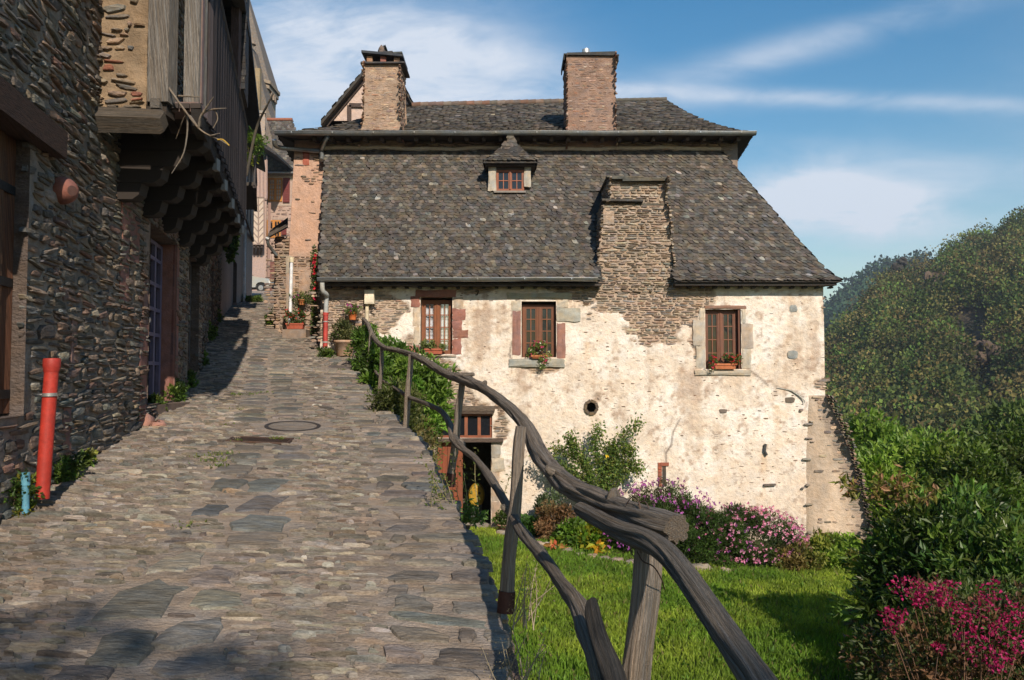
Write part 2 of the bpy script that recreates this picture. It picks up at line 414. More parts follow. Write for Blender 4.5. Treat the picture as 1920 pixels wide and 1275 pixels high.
def blob(px,py,sx,sy,rot=0,amp=1.):
    cx=(px-960)/F; cy=(700-py)/F
    a=math_('SUBTRACT',ax,cx); b=math_('SUBTRACT',az,cy); c_,s_=math.cos(rot),math.sin(rot)
    u=math_('DIVIDE',math_('ADD',math_('MULTIPLY',a,c_),math_('MULTIPLY',b,s_)),sx/F)
    v=math_('DIVIDE',math_('ADD',math_('MULTIPLY',a,-s_),math_('MULTIPLY',b,c_)),sy/F)
    r=math_('ADD',math_('MULTIPLY',u,u),math_('MULTIPLY',v,v))
    return math_('MULTIPLY',math_('EXPONENT',math_('MULTIPLY',r,-1.)),amp)
wisp=noise(2.6,-.35,(1,3.2,1),8,.8,.62); fine=noise(9,-.5,(1,2.5,1),6,.5,.6); soft=noise(2.2,.1,(1,2,1),4,.6,.5)
B=[blob(700,110,330,130,-.3,1.05),blob(620,90,220,110,.1,.55),blob(900,90,190,50,-.25,.5),blob(560,190,110,90,-.3,.4),blob(1000,180,400,26,0,.5),blob(1500,80,360,32,.27,.55),blob(1560,178,520,16,-.04,.75),
   blob(1590,385,190,52,.02,1.9),blob(1500,350,110,50,.2,1.2),blob(1640,400,140,40,-.1,.8),blob(1650,460,260,60,0,.35),blob(1700,300,260,30,-.1,.38),blob(-400,0,900,300,.1,.6),blob(2600,200,700,200,.2,.6)]
acc=B[0]
for x in B[1:]: acc=math_('ADD',acc,x)
w2=math_('ADD',math_('MULTIPLY',wisp,.62),math_('MULTIPLY',fine,.38))
dens=math_('MULTIPLY',acc,math_('ADD',math_('MULTIPLY',math_('SUBTRACT',w2,.38),3.4),.30))
dens=math_('ADD',dens,math_('MULTIPLY',math_('MAXIMUM',math_('SUBTRACT',soft,.5),0),.55))
dens=math_('MINIMUM',math_('MAXIMUM',math_('MULTIPLY',dens,.85),0),.93)
# whiter near the horizon
hz=math_('MULTIPLY',math_('EXPONENT',math_('MULTIPLY',math_('MAXIMUM',az,0),-5.5)),.20)
dens=math_('MAXIMUM',dens,hz)
mx=nd(nt,'ShaderNodeMix',data_type='RGBA'); L(dens,mx.inputs[0]); L(hs.outputs[0],mx.inputs[6]); mx.inputs[7].default_value=(7.0,7.6,8.6,1)
L(mx.outputs[2],bg.inputs[0])
SC.view_settings.view_transform='Standard'; SC.view_settings.look='None'; SC.view_settings.gamma=1; SC.view_settings.exposure=.28
# ================================================================ ground
wallX=lambda Y:np.interp(Y,[-6,2,5.9,8,9.7,12.3,15.2,18,25,35.5,41.7,60],[-1.4,-3.0,-3.78,-4.2,-4.47,-5.07,-5.9,-6.9,-9.15,-12.4,-13.6,-24])
edgeX=lambda Y:np.interp(Y,[-6,0,2.6,3.82,4.66,6,7.47,9.24,10.2,12.33,16.5,17.5,17.51,20,20.01,22,30,44,60],[1.2,.45,.14,.025,-.047,-.3,-.61,-.99,-1.35,-2.04,-3.25,-3.4,-4.2,-4.7,-5.67,-6.5,-8.9,-13.0,-17.5])
def rz(X,Y): return road_z(X,Y)+.035*(fbm(np.asarray(X)*.9,np.asarray(Y)*.9,3,3)-.5)
def road_map(U,V,H): return U,V,rz(U,V)+H
Ys=np.concatenate([np.arange(-4,20.5,.12),np.arange(20.6,74,.4)])
t=np.linspace(0,1,46)[None,:]
YY=np.repeat(Ys[:,None],46,1); XX=(wallX(YY)-.4)*(1-t)+(edgeX(YY)-.02)*t
ZZ=rz(XX,YY)+.006*(fbm(XX*9,YY*9,8,3)-.5)
mb=MB()
nmx=fbm(XX*2.2,YY*2.2,5,4)[...,None]
mcol=np.array([.30,.245,.20])*(.8+.45*nmx)
mb.grid(np.stack([XX,YY,ZZ],-1),mcol)
lane=struct(mb.build('lane',M['mortar'],smooth=True))
# gutter line of flat slabs
chan=[G(x,y) for x,y in((300,1270),(385,1120),(432,1040),(470,950),(498,880),(510,800),(505,740),(502,680))]
chY=np.array([c[1] for c in chan]+[20.,30,44]); chX=np.array([c[0] for c in chan]+[-5.75,-8.9-.4,-13.2])
chanX=lambda Y:np.interp(Y,chY,chX)
def in_cells(x,y,cells):
    m=np.zeros(len(x),bool)
    for (cx,cy,a,b_) in cells: m|=((x-cx)/a)**2+((y-cy)/b_)**2<1
    return m
slabs=[]   # (x,y,half width, half depth)
def slab_px(px,py,w,h):
    c=G(px,py); e=G(px,py-h/2); f=G(px,min(py+h/2,1600))
    slabs.append((c[0],c[1],w/2*c[1]/F,max((e[1]-f[1])/2,.05)))
for q in [(265,1128,155,92),(222,1222,125,84),(404,1086,85,42),(408,1130,112,44),(362,1190,108,62),(345,1258,140,50),(338,1060,92,44),(150,1268,120,30),(492,985,122,44),(482,1016,130,30),(490,945,84,38),(500,912,75,24),(425,912,70,26),(440,884,72,24),(395,958,60,28),(560,800,1,1)][:-1]: slab_px(*q)
y=float(G(470,870)[1])
while y<18.5:
    for sd in(-1,1):
        w=random.uniform(.17,.26); hh=random.uniform(.12,.17)
        slabs.append((chanX(y)+sd*(w+.02),y+random.uniform(-.03,.03),w,hh))
    y+=.33
mh=G(549,801); gr=G(488,829)
slabs=[s for s in slabs if not(abs(s[0]-mh[0])<.62 and abs(s[1]-mh[1])<.55) and not(abs(s[0]-gr[0])<.45 and abs(s[1]-gr[1])<.3)]
cells=[(a,b_,c*1.1+.03,d*1.12+.03) for a,b_,c,d in slabs]+[(mh[0],mh[1],.52,.48),(gr[0],gr[1],.36,.17)]
mb=MB(); sl=np.array(slabs)
scol=pal([(.16,.15,.135),(.20,.185,.16),(.25,.22,.185),(.18,.155,.13),(.15,.15,.14)],len(sl),.12); scol[0]=(.135,.13,.113); scol[1]=(.165,.16,.14); scol[9]=(.22,.19,.16); scol=scol*.85
stones(mb,sl,road_map,.022,scol,lens=-.1,n=11,jit=.26,tilt=.18,power=.62,drop=.01)
# pitched rows
def rows(Y0,Y1,hm,lm,H,strip=True,n=10):
    r=courses(-15,.6,Y0,Y1,hm[0],hm[1],lm[0],lm[1],.011)
    x,yv=r[:,0],r[:,1]+.10*np.sin(r[:,0]*1.7)
    lo=wallX(r[:,1])+.02; hi=edgeX(r[:,1])-(np.where(r[:,1]<16.4,.62,.05))
    m=(x>lo)&(x+r[:,2]*.6<hi)
    r=r[m]; m=~in_cells(r[:,0],r[:,1]+0,cells); r=r[m]
    r=r[R.uniform(0,1,len(r))>.02]
    k=R.uniform(.6,1.05,len(r)); r[:,3]*=k*.95; r[:,2]*=R.uniform(.55,1.02,len(r))
    w=lambda U,V:.05*(fbm(U*1.3,V*1.3,21,3)-.5)+.02*(vn(U*5,V*5,4)-.5)
    c=pal([(.225,.19,.158),(.18,.152,.128),(.265,.228,.19),(.16,.143,.125),(.30,.26,.22),(.195,.182,.165),(.24,.18,.135)],len(r),.18,[4,3,3,3,1.5,2,.6])
    ptc=fbm(r[:,0]*.55,r[:,1]*.55,61,3)[:,None]; c=c*(.58+.5*ptc)
    wh=R.uniform(0,1,len(r))<.012; c[wh]=(.36,.33,.29); r[wh,2:]*=.5
    stones(mb,r,road_map,H,c,lens=.8,n=n,jit=.26,tilt=.07,warp=w,power=.7,drop=.008)
rows(1.2,11,(.026,.066),(.10,.40),.023)
rows(11,19.8,(.04,.08),(.14,.42),.019,n=8)
rows(19.8,66,(.09,.16),(.25,.6),.016,n=6)
# bigger edging flags
y=.8; E=[]
while y<16.4:
    h=random.uniform(.13,.34); x=edgeX(y)+random.uniform(-.02,.05)
    wtot=.70
    k=random.choice([1,2,2,3])
    cuts=sorted(random.uniform(.2,.8) for _ in range(k-1)); cuts=[0]+cuts+[1]
    for a,b_ in zip(cuts[:-1],cuts[1:]):
        w=(b_-a)*wtot
        if w<.08: continue
        E.append((x-wtot+(a+b_)/2*wtot,y+h/2+random.uniform(-.03,.03),w/2-.012,h/2-.012))
    y+=h
E=np.array(E)
c=pal([(.19,.165,.14),(.23,.195,.165),(.165,.16,.148),(.25,.21,.175),(.145,.128,.112),(.29,.255,.22)],len(E),.12)
stones(mb,E,road_map,.022,c*.85,lens=.0,n=12,jit=.2,tilt=.14,power=.6,drop=.03)
paving=struct(mb.build('lane_paving',M['paving']))
# retaining wall under the lane
rw=thing('retaining_wall','rough stone retaining wall holding up the right edge of the lane above the lawn','wall',(edgeX(5.),5.,-1.4))
mb=MB(); ys=np.arange(-4,17.6,.15); v=np.linspace(0,1,14)
YY=np.repeat(ys[:,None],14,1); VV=np.repeat(v[None,:],len(ys),0)
XX=edgeX(YY)-.02+.12*(1-VV)+.03*fbm(YY*4,VV*8,3)-.015; Zt=rz(XX-.3,YY)-.03; ZZ=(-1.9)*(1-VV)+Zt*VV
mb.grid(np.stack([XX,YY,ZZ],-1),(.24,.19,.15))
def ret_map(U,V,H): return edgeX(U)-.02+.12*(1-(V+1.9)/3)+H,U,V
r=courses(-2,17.5,-1.9,2.2,.05,.16,.12,.45); r=r[(r[:,1]+r[:,3]<rz(edgeX(r[:,0]),r[:,0])+.0)]
mb.build('mortar',M['mortar'],rw,True)
mb=MB(); stones(mb,r,ret_map,.04,pal(STONE_DARK+STONE_WARM,len(r)),lens=.3,n=8); mb.build('stonework',M['rubble'],rw)
# manhole and drain
t_=thing('manhole_cover','round manhole cover in a pale concrete surround in the middle of the lane','manhole cover',mh)
mb=MB(); n=40; a=np.arange(n)/n*2*np.pi
def disc(mb,c,rx,ry,h,col,r0=0,jit=0,n=40):
    a=np.arange(n)/n*2*np.pi
    k=1+jit*(vn(np.cos(a)*2+9,np.sin(a)*2+9,4)-.5)
    o=np.stack([c[0]+np.cos(a)*rx*k,c[1]+np.sin(a)*ry*k],1); i_=np.stack([c[0]+np.cos(a)*rx*r0,c[1]+np.sin(a)*ry*r0],1)
    V=np.vstack([np.c_[o,rz(o[:,0],o[:,1])-.01],np.c_[o,rz(o[:,0],o[:,1])+h],np.c_[i_,rz(i_[:,0],i_[:,1])+h]])
    f=[(q,(q+1)%n,n+(q+1)%n,n+q) for q in range(n)]+[(n+q,n+(q+1)%n,2*n+(q+1)%n,2*n+q) for q in range(n)]
    if r0==0: V=V[:-n]; V=np.vstack([V,[c[0],c[1],float(rz(c[0],c[1]))+h]]); f=f[:n]+[(n+q,n+(q+1)%n,2*n) for q in range(n)]
    mb.add(V,f,col)
disc(mb,mh,.50,.44,.010,(.30,.25,.21),0,.35); mb.build('surround',M['mortar'],t_)
mb=MB(); disc(mb,mh,.34,.34,.016,(.07,.062,.058),.86); mb.build('rim',M['iron'],t_)
mb=MB(); disc(mb,mh,.285,.285,.015,(.24,.205,.175)); mb.build('lid',M['mortar'],t_)
t_=thing('drain_grate','long rusty drain grate with many bars set across the lane','drain',gr)
mb=MB(); fz=lambda x,y:float(rz(x,y))
mb.add([(gr[0]+sx*.33,gr[1]+sy*.12,fz(gr[0]+sx*.33,gr[1]+sy*.12)+.006) for sx,sy in((-1,-1),(1,-1),(1,1),(-1,1))],[(0,1,2,3)],(.02,.018,.016)); mb.build('pit',M['iron'],t_)
mb=MB()
for i in range(26):
    x=gr[0]-.32+i*.0256; mb.bar((x,gr[1]-.12,fz(x,gr[1]-.12)+.018),(x,gr[1]+.12,fz(x,gr[1]+.12)+.018),.012,.014,(.10,.065,.05))
mb.build('bars',M['iron'],t_)
mb=MB()
for (a,b_) in (((-1,-1),(1,-1)),((1,-1),(1,1)),((1,1),(-1,1)),((-1,1),(-1,-1))):
    p=[(gr[0]+q[0]*.335,gr[1]+q[1]*.125) for q in(a,b_)]; mb.bar((*p[0],fz(*p[0])+.018),(*p[1],fz(*p[1])+.018),.022,.02,(.11,.07,.055))
mb.build('rim',M['iron'],t_)
# garden ground
mb=MB(); xs=np.arange(-4.6,26,.3); ys=np.arange(-6,34,.3); XX,YY=np.meshgrid(xs,ys)
ZZ=garden_z(XX,YY)+.05*(fbm(XX*.8,YY*.8,9)-.5)
msk=~((XX[:-1,:-1]<edgeX(YY[:-1,:-1])-.5)&(YY[:-1,:-1]<17.6))
mb.grid(np.stack([XX,YY,ZZ],-1),np.array([.055,.075,.02])*(.7+.6*fbm(XX*2,YY*2,4)[...,None]),mask=msk); struct(mb.build('lawn_ground',M['soil'],smooth=True))
mb=MB(); 
mb.grid(np.array([[(x,y_,-30.) for x in np.linspace(-3000,3000,9)] for y_ in np.linspace(-3000,3000,9)]),(.05,.06,.025)); struct(mb.build('valley_ground',M['soil']))
# ================================================================ railing
t_=thing('log_railing','crooked weathered log handrail on split posts along the right edge of the lane','railing',(edgeX(4.66),4.66,road_z(0,4.66)))
def pp(l): return [P(x,y_,Y) for x,y_,Y in l]
gw=(.30,.25,.205); dk=(.09,.075,.062)
def log(name,l,rad,seg=16,col=gw,sub=8,noise=.22,groove=.22,seed=1,capcol=None):
    mb=MB(); mb.tube(pp(l),rad,seg,col,True,noise,seed,groove,sub,capcol,crack=.42); return mb.build(name,M['wood'],t_,True)
log('handrail',[(681,598,16.6),(690,608,15.6),(700,632,14.2),(718,650,12.4),(745,657,11.4),(775,666,10.1),(808,684,9.1),(838,702,8.2),(872,712,7.4),(905,728,6.7),(945,756,5.9),(985,797,5.15),(1005,838,4.7),(1030,876,4.2),(1068,912,3.75),(1125,940,3.35),(1185,965,3.0),(1235,983,2.78),(1268,992,2.68)],
    [.04,.04,.044,.04,.037,.039,.043,.040,.052,.042,.041,.047,.050,.053,.052,.050,.053,.054,.050],44,seed=5,groove=.2,capcol=(.25,.20,.155))
log('lower_handrail_log',[(1088,955,3.3),(1120,972,3.1),(1165,996,2.85),(1215,1015,2.62),(1252,1040,2.45),(1290,1085,2.25),(1335,1150,2.05),(1385,1225,1.85),(1430,1290,1.7),(1475,1380,1.5)],
    [.03,.035,.037,.038,.037,.034,.034,.034,.034,.034],44,col=(.26,.22,.18),seed=9,noise=.16,groove=.25)
log('handrail_knot',[(872,704,7.35),(888,702,7.3)],[.03,.02],8,seed=2,sub=2)
log('lower_rail',[(683,664,16.4),(700,690,14.6),(716,712,12.6),(748,732,11.0),(768,745,10.1),(800,757,9.1),(828,772,8.4),(843,795,7.9),(850,822,7.3),(868,842,6.8),(893,862,6.3),(915,890,5.7),(938,925,5.2),(958,962,4.75),(985,1005,4.2),(1022,1050,3.7),(1058,1100,3.2),(1085,1135,2.9),(1105,1185,2.7),(1122,1240,2.55),(1140,1320,2.4)],
    [.024,.024,.026,.024,.026,.026,.028,.034,.043,.031,.026,.030,.027,.027,.031,.031,.030,.035,.043,.038,.038],32,seed=14,noise=.28,groove=.25)
log('rail_stub',[(1110,1128,2.62),(1112,1150,2.58),(1125,1200,2.5),(1148,1262,2.4),(1165,1330,2.3)],[.022,.034,.034,.036,.036],14,col=(.10,.088,.078),seed=22,noise=.2,groove=.3)
for i,(tp,bt,r) in enumerate([((1214,1030,2.72),(1172,1480,2.62),.052),((977,800,4.72),(948,1142,4.62),.040),((867,714,7.42),(844,908,7.40),.036),((771,664,10.1),(760,806,10.15),.040),((717,645,12.4),(712,756,12.4),.035),((696,618,14.3),(690,700,14.3),.036),((681,598,16.5),(677,672,16.4),.034)]):
    a=P(*bt);b_=P(*tp); mb=MB(); n=14; pts=[a+(b_-a)*q/n+np.array([.004*math.sin(q*.7+i*2),.0,0])*(1 if 0<q<n else 0) for q in range(n+1)]
    if i==0:
        # split post: two slabs with a dark slot between
        ux=np.array([1,0,.05]); ax_=(b_-a)
        for off,w in((-.031,.012),(.014,.036)):
            mb.tube([p+ux*off for p in pts],w*np.r_[np.full(n,1.1),1.0],28,(.44,.36,.29),noise=.02,seed=3,groove=.08,crack=.22)
        pass
    else:
        mb.tube(pts,np.linspace(r*1.08,r*.85,n+1)*(1+.04*np.sin(np.arange(n+1)*1.1+i)),28,(.36,.295,.24) if i<4 else (.29,.245,.20),noise=.07,seed=30+i,groove=.15,crack=.3)
    p_=mb.build('post',M['wood'],t_,True)
    if i in(1,2):
        d=(b_-a)/np.linalg.norm(b_-a); mb=MB(); mb.tube([a-d*.02,a+d*.10],[r*1.25,r*1.25],14,(.075,.035,.028)); mb.build('socket',M['iron'],p_,True)
for k,(x,y_,Y,r,dx_,dz) in enumerate([(838,700,8.2,.022,.03,.04),(1050,890,3.95,.03,-.05,.03),(1150,948,3.2,.026,.0,.05),(1010,1030,3.9,.02,.03,-.02),(905,726,6.7,.02,.02,.04),(958,960,4.8,.022,-.04,.03),(860,830,7.1,.03,.04,-.02),(1420,1268,1.8,.010,.012,.012)]):
    c_=P(x,y_,Y); mb=MB(); mb.tube([c_,c_+np.array([dx_,-.02,dz]),c_+np.array([dx_,-.02,dz])*1.35],[r*1.5,r,r*.55],12,gw,noise=.2,seed=k,groove=.2,sub=3); mb.build('branch_stub',M['wood'],t_,True)
mb=MB()   # wire lashings
for k,(cx,cy,Y) in enumerate([(1190,980,2.93),(1207,990,2.87)]):
    c=P(cx-8,cy+2,Y); pts=[c+np.array([math.cos(a)*.02+.018*math.sin(a),-math.cos(a)*.075,math.sin(a)*.098]) for a in np.linspace(0,2*math.pi,26)]
    mb.tube(pts,.0022,6,(.16,.10,.075))
mb.tube(pp([(1195,1035,2.67),(1205,1052,2.60),(1225,1062,2.58),(1240,1085,2.60),(1246,1105,2.66)]),.0022,6,(.10,.06,.045),sub=4)
mb.build('wire_tie',M['iron'],t_,True,split=True)
# ================================================================ helpers for buildings
def frame_mb(mb,x0,x1,z0,z1,y,w,d,col):
    mb.box(x0,x0+w,y,y+d,z0,z1,col); mb.box(x1-w,x1,y,y+d,z0,z1,col)
    mb.box(x0+w,x1-w,y,y+d,z0,z0+w,col); mb.box(x0+w,x1-w,y,y+d,z1-w,z1,col)
m,nt,b=newmat('clear_glass')
tr=nd(nt,'ShaderNodeBsdfTransparent'); gl=nd(nt,'ShaderNodeBsdfGlossy',i={'Roughness':.04}); mx=nd(nt,'ShaderNodeMixShader',i={0:.12})
nt.links.new(tr.outputs[0],mx.inputs[1]); nt.links.new(gl.outputs[0],mx.inputs[2]); nt.links.new(mx.outputs[0],nt.nodes['Material Output'].inputs['Surface']); M['clear']=m
def casement(parent,x0,x1,z0,z1,Y,rows,cols,col,curtain=None,fw=.06,bar=.02,meet=.10,label=None):
    """two-leaf window facing -Y, glass at Y+.03"""
    mb=MB(); frame_mb(mb,x0,x1,z0,z1,Y-.01,fw,.06,col)
    xm=(x0+x1)/2; mb.box(xm-meet/2,xm+meet/2,Y-.018,Y+.04,z0+fw,z1-fw,tuple(np.array(col)*1.1)); mb.box(xm-.012,xm+.012,Y-.034,Y-.019,z0+fw,z1-fw,col)
    for a,b_ in((x0+fw,xm-meet/2),(xm+meet/2,x1-fw)):
        frame_mb(mb,a,b_,z0+fw,z1-fw,Y-.005,fw*.5,.035,tuple(np.array(col)*.9))
        for i in range(1,cols): x=a+(b_-a)*i/cols; mb.box(x-bar/2,x+bar/2,Y,Y+.02,z0+fw,z1-fw,tuple(np.array(col)*1.25))
        for i in range(1,rows): z=z0+fw+(z1-z0-2*fw)*i/rows; mb.box(a,b_,Y+.001,Y+.021,z-bar/2,z+bar/2,tuple(np.array(col)*1.25))
    w=mb.build('window',M['paint'],parent)
    if label: w['label']=label
    mb=MB(); mb.box(x0+.02,x1-.02,Y+.024,Y+.028,z0+.02,z1-.02,(.02,.02,.02)); mb.build('pane',M['clear'] if curtain else M['glass'],w)
    if curtain:
        mb=MB()
        for a,b_ in ((x0+.02,xm-.01),(xm+.01,x1-.02)):
            n=28; xs=np.linspace(a,b_,n); zz=np.linspace(z0+.02,z1-.02,30); X_,Z_=np.meshgrid(xs,zz)
            Y_=Y+.075+.012*np.sin(X_*70)
            cc=np.where(((Z_*11)%1>.35)[...,None],np.array(curtain),np.array(curtain)*.55)
            mb.grid(np.stack([X_,Y_,Z_],-1),cc)
        mb.box(x0+.02,x1-.02,Y+.1,Y+.12,z0+.02,z1-.02,(.02,.02,.025)); mb.build('curtain',M['plaster'],w)
    return w
def block(mb,x0,x1,z0,z1,Y,col,d=.1,j=.012):
    mb.k+=1; mb.hold=True
    """slightly irregular dressed block facing -Y"""
    n=5; xs=np.linspace(x0,x1,n);zs=np.linspace(z0,z1,n); X_,Z_=np.meshgrid(xs,zs)
    e=np.minimum(np.minimum(X_-x0,x1-X_),np.minimum(Z_-z0,z1-Z_))
    Xj=X_+R.uniform(-j,j,X_.shape); Zj=Z_+R.uniform(-j,j,X_.shape)
    Yj=Y+np.where(e<.001,.012,0)+R.uniform(-.004,.004,X_.shape)
    mb.grid(np.stack([Xj,Yj,Zj],-1),np.array(col)*(1+R.uniform(-.1,.1,X_.shape+(1,))))
    V=np.stack([Xj,Yj,Zj],-1); ring=np.concatenate([V[0,:],V[1:,-1],V[-1,-2::-1],V[-2:0:-1,0]])
    m_=len(ring); mb.add(np.vstack([ring,ring+[0,d,0]]),[(i,i+m_,(i+1)%m_+m_,(i+1)%m_) for i in range(m_)],col); mb.hold=False
def tiles(mb,Lf,Rf,nr,w,cols,wts=None,lift=.022,v0=0,v1=1,thick=.014,up=None,skip=None):
    vs=np.linspace(v0,v1,nr+1); o=0
    TT=np.array([(-.5,1.55),(-.5,.30),(-.30,.07),(0,0),(.30,.07),(.5,.30),(.5,1.55)])
    for r in range(nr):
        a=np.array(Lf(vs[r]),float);b_=np.array(Rf(vs[r]),float);a2=np.array(Lf(vs[r+1]),float);b2=np.array(Rf(vs[r+1]),float)
        Lr=np.linalg.norm(b_-a); n=max(1,int(round(Lr/w)))
        s=(np.arange(n)+.5+(.5 if r%2 else 0)-.25+R.uniform(-.13,.13,n))/n; s=np.clip(s,.3/n,1-.3/n)
        base=a+(b_-a)*s[:,None]; top=a2+(b2-a2)*s[:,None]
        S_=top-base; Tn=(b_-a)/Lr; N_=np.cross(Tn,S_); N_/=np.linalg.norm(N_,axis=1)[:,None]
        if up is not None: N_*=np.sign(N_@np.array(up,float))[:,None]
        elif N_[0][2]<0: N_=-N_
        if skip is not None:
            k=~skip(base); base,S_,N_=base[k],S_[k],N_[k]; n=len(base)
            if n==0: continue
        ww=Lr/max(1,int(round(Lr/w)))*R.uniform(.85,1.2,(n,1,1)); dn=R.uniform(-.16,.14,(n,1,1))
        A=TT[None,:,0:1]; B_=TT[None,:,1:2]+dn*(TT[None,:,1:2]<1)
        A=A+R.uniform(-.05,.05,(n,7,1)); lf=lift*R.uniform(.7,1.5,(n,1,1)); tw=R.normal(0,.005,(n,1,1))
        h=lf*(1-B_/1.7)+tw*A*2
        top_=base[:,None,:]+A*ww*Tn+B_*S_[:,None,:]+h*N_[:,None,:]
        low=top_[:,1:6]-N_[:,None,:]*thick*R.uniform(.7,1.6,(n,1,1))
        V=np.concatenate([top_,low],1)
        bi=(np.arange(n)*12)[:,None]
        cc=pal(cols,n,.14,wts)
        mb.add(V.reshape(-1,3),[bi+np.arange(7)[None,:],np.concatenate([bi+np.array([[1+i,7+i,8+i,2+i]]) for i in range(4)])],np.repeat(cc,12,0))
SLATE=[(.082,.072,.062),(.098,.086,.073),(.068,.061,.054),(.112,.095,.077),(.14,.126,.11),(.27,.25,.22)]; SW=[5,5,5,2.4,1.3,.14]
# ================================================================ stone house, the sunlit one
YF=17.5
def fx(px): return (px-960)/F*YF
def fz_(py): return P(960,py,YF)[2]
HX0,HX1=fx(600),fx(1546)
house=thing('stone_house','old house with patchy cream plaster facade, three brown windows and steep dark slate roof','house',(0.5,YF,-1.4))
OPEN={'w1':(788,848,557,664),'w2':(978,1043,565,670),'w3':(1323,1390,580,692),'tr':(825,923,776,821),'dr':(820,921,829,986),'oc':(1099,1117,754,773)}
xs=set(np.arange(HX0,HX1,.032)); zs=set(np.arange(-2.6,fz_(530),.032))
def snap(vals,targets):
    v=np.array(sorted(vals))
    for t in targets:
        i=np.argmin(abs(v-t)); v[i]=t
    return v
xs=snap(list(xs)+[HX1],[fx(q) for o in OPEN.values() for q in o[:2]]); zs=snap(list(zs)+[fz_(530)],[fz_(q) for o in OPEN.values() for q in o[2:]])
X_,Z_=np.meshgrid(xs,zs); PX,PY=px_of(X_,np.full_like(X_,YF),Z_)
def gb(px,py,cx,cy,sx,sy): return np.exp(-(((px-cx)/sx)**2+((py-cy)/sy)**2))
BARE=[(640,590,48,60,1.1),(640,560,90,22,.8),(720,610,45,40,.35),(900,545,40,12,.3),(735,575,40,30,.55),(1130,535,95,18,1.0),(1230,560,75,48,1.15),(1150,545,45,30,.6),(1310,550,30,22,.9),(1100,600,22,26,.45),(1255,600,22,45,.7),(1090,545,50,14,.8),(1215,590,50,45,.6),
      (848,748,60,42,.95),(862,700,48,28,.5),(810,700,30,40,.5),(940,800,14,50,.85),(925,860,12,40,.5),(795,780,30,60,.9),(770,640,15,40,.5),(1000,690,40,10,.6),(1040,690,24,12,.4),(1305,640,10,45,.85),(1120,745,16,16,.4),(1115,760,20,26,.4),(1235,570,60,45,.5),(1415,600,10,20,.3),(870,545,40,12,.4),(1345,700,40,8,.6),(1245,740,18,18,.35),(1540,720,20,14,.6),(1545,600,7,110,.5),(1060,560,40,30,.35)]
def bare(px,py):
    m=sum(a*gb(px,py,cx,cy,sx,sy) for cx,cy,sx,sy,a in BARE)
    return m+1.25*(fbm(px/38,py/20,71,5)-.5)
m_=bare(PX,PY); mk=np.clip((m_-.51)/.05,0,1)
n1=fbm(PX/60,PY/50,31,4); n2=fbm(PX/16,PY/14,32,4); n3=fbm(PX/26,PY/140,33,4); n4=fbm(PX/7,PY/6,34,3)
cream=np.array([.74,.64,.535]); white=np.array([.83,.77,.695]); brown=np.array([.47,.35,.27]); tan=np.array([.60,.49,.385]); mort=np.array([.46,.36,.28])
def mixc(a,b,t): return a*(1-t[...,None])+b*t[...,None]
c=mixc(np.broadcast_to(cream,PX.shape+(3,)),white,np.clip((n1-.42)*5,0,1))
BR=[(905,640,34,70,.75),(925,590,40,30,.45),(1000,700,34,45,.4),(980,740,16,70,.55),(1060,730,22,60,.35),(1185,640,60,45,.3),(1215,690,18,50,.45),(1290,760,28,120,.65),(1310,720,50,30,.4),(1420,720,90,40,.5),(1480,560,34,22,.55),(1490,660,40,50,.6),(1430,590,30,20,.45),(1530,640,18,90,.55),(1160,740,20,60,.35),(1350,800,40,60,.3),(1240,780,20,70,.3),(860,640,30,60,.3),(740,600,40,60,.25),(1130,720,26,60,.3)]
bm=sum(a*gb(PX,PY,cx,cy,sx,sy) for cx,cy,sx,sy,a in BR)
n5_=fbm(PX/11,PY/120,37,4); bt=np.clip((bm*.9+.6*(n2-.5)+.9*(n3-.5)+.7*(n5_-.5)+.6*(n4-.5)-.20)*2.6,0,1)*.8
c=mixc(c,tan,bt); c=mixc(c,brown,np.clip((bm+.8*(n2-.5)+.8*(n5_-.5)+.6*(n4-.5)-.50)*3,0,1)*.6)
c=mixc(c,brown*.9,np.clip((n4*.65+n2*.35-.60)*9,0,1)*.75)
edge=np.clip(1-abs(m_-.47)/.05,0,1)*.6; c=mixc(c,brown*.8,edge*.5)
c=mixc(c,mort,mk)
lowm=np.clip((PY-900)/90,0,1)*np.clip(n2*1.6-.3,0,1); c=mixc(c,brown*1.1,lowm*.4)
for (cx,y0,y1) in((1110,775,815),(1433,850,960),(1457,760,890),(1100,640,700)):  # rust weeps
    w=np.exp(-((PX-cx)/6)**2)*((PY>y0)&(PY<y1))*(1-(PY-y0)/(y1-y0)); c=mixc(c,np.array([.62,.40,.2]),w*.45)
st=np.clip((fbm(PX/110,PY/90,91,4)-.46)*4,0,1); c=c*(.97-.07*st[...,None]*np.array([.6,.9,1.2])); c=np.clip(c,0,.86)
# the dark cracks
for pts in [[(1275,785),(1262,810),(1258,835),(1248,850),(1250,872)],[(1455,725),(1490,735),(1507,745)],[(960,640),(955,665),(962,680)],[(972,560),(960,590),(965,640)],[(1400,690),(1420,705),(1440,722)]]:
    for (ax_,ay),(bx,by) in zip(pts[:-1],pts[1:]):
        for q in np.linspace(0,1,14):
            cxx=ax_+(bx-ax_)*q; cyy=ay+(by-ay)*q; w=np.exp(-(((PX-cxx)/1.6)**2+((PY-cyy)/1.6)**2)); c=mixc(c,np.array([.14,.10,.08]),w*.7)
Yd=YF+.030*mk+.028*(fbm(PX/90,PY/90,41,3)-.5)+.012*(.5-n2)+.008*(.5-n4)
def open_mask(x,z,pad=0):
    m=np.zeros(x.shape,bool)
    for a,b_,t_,u in OPEN.values(): m|=(x>fx(a)-pad)&(x<fx(b_)+pad)&(z<fz_(t_)+pad)&(z>fz_(u)-pad)
    return m
cx_=(X_[:-1,:-1]+X_[1:,1:])/2; cz_=(Z_[:-1,:-1]+Z_[1:,1:])/2
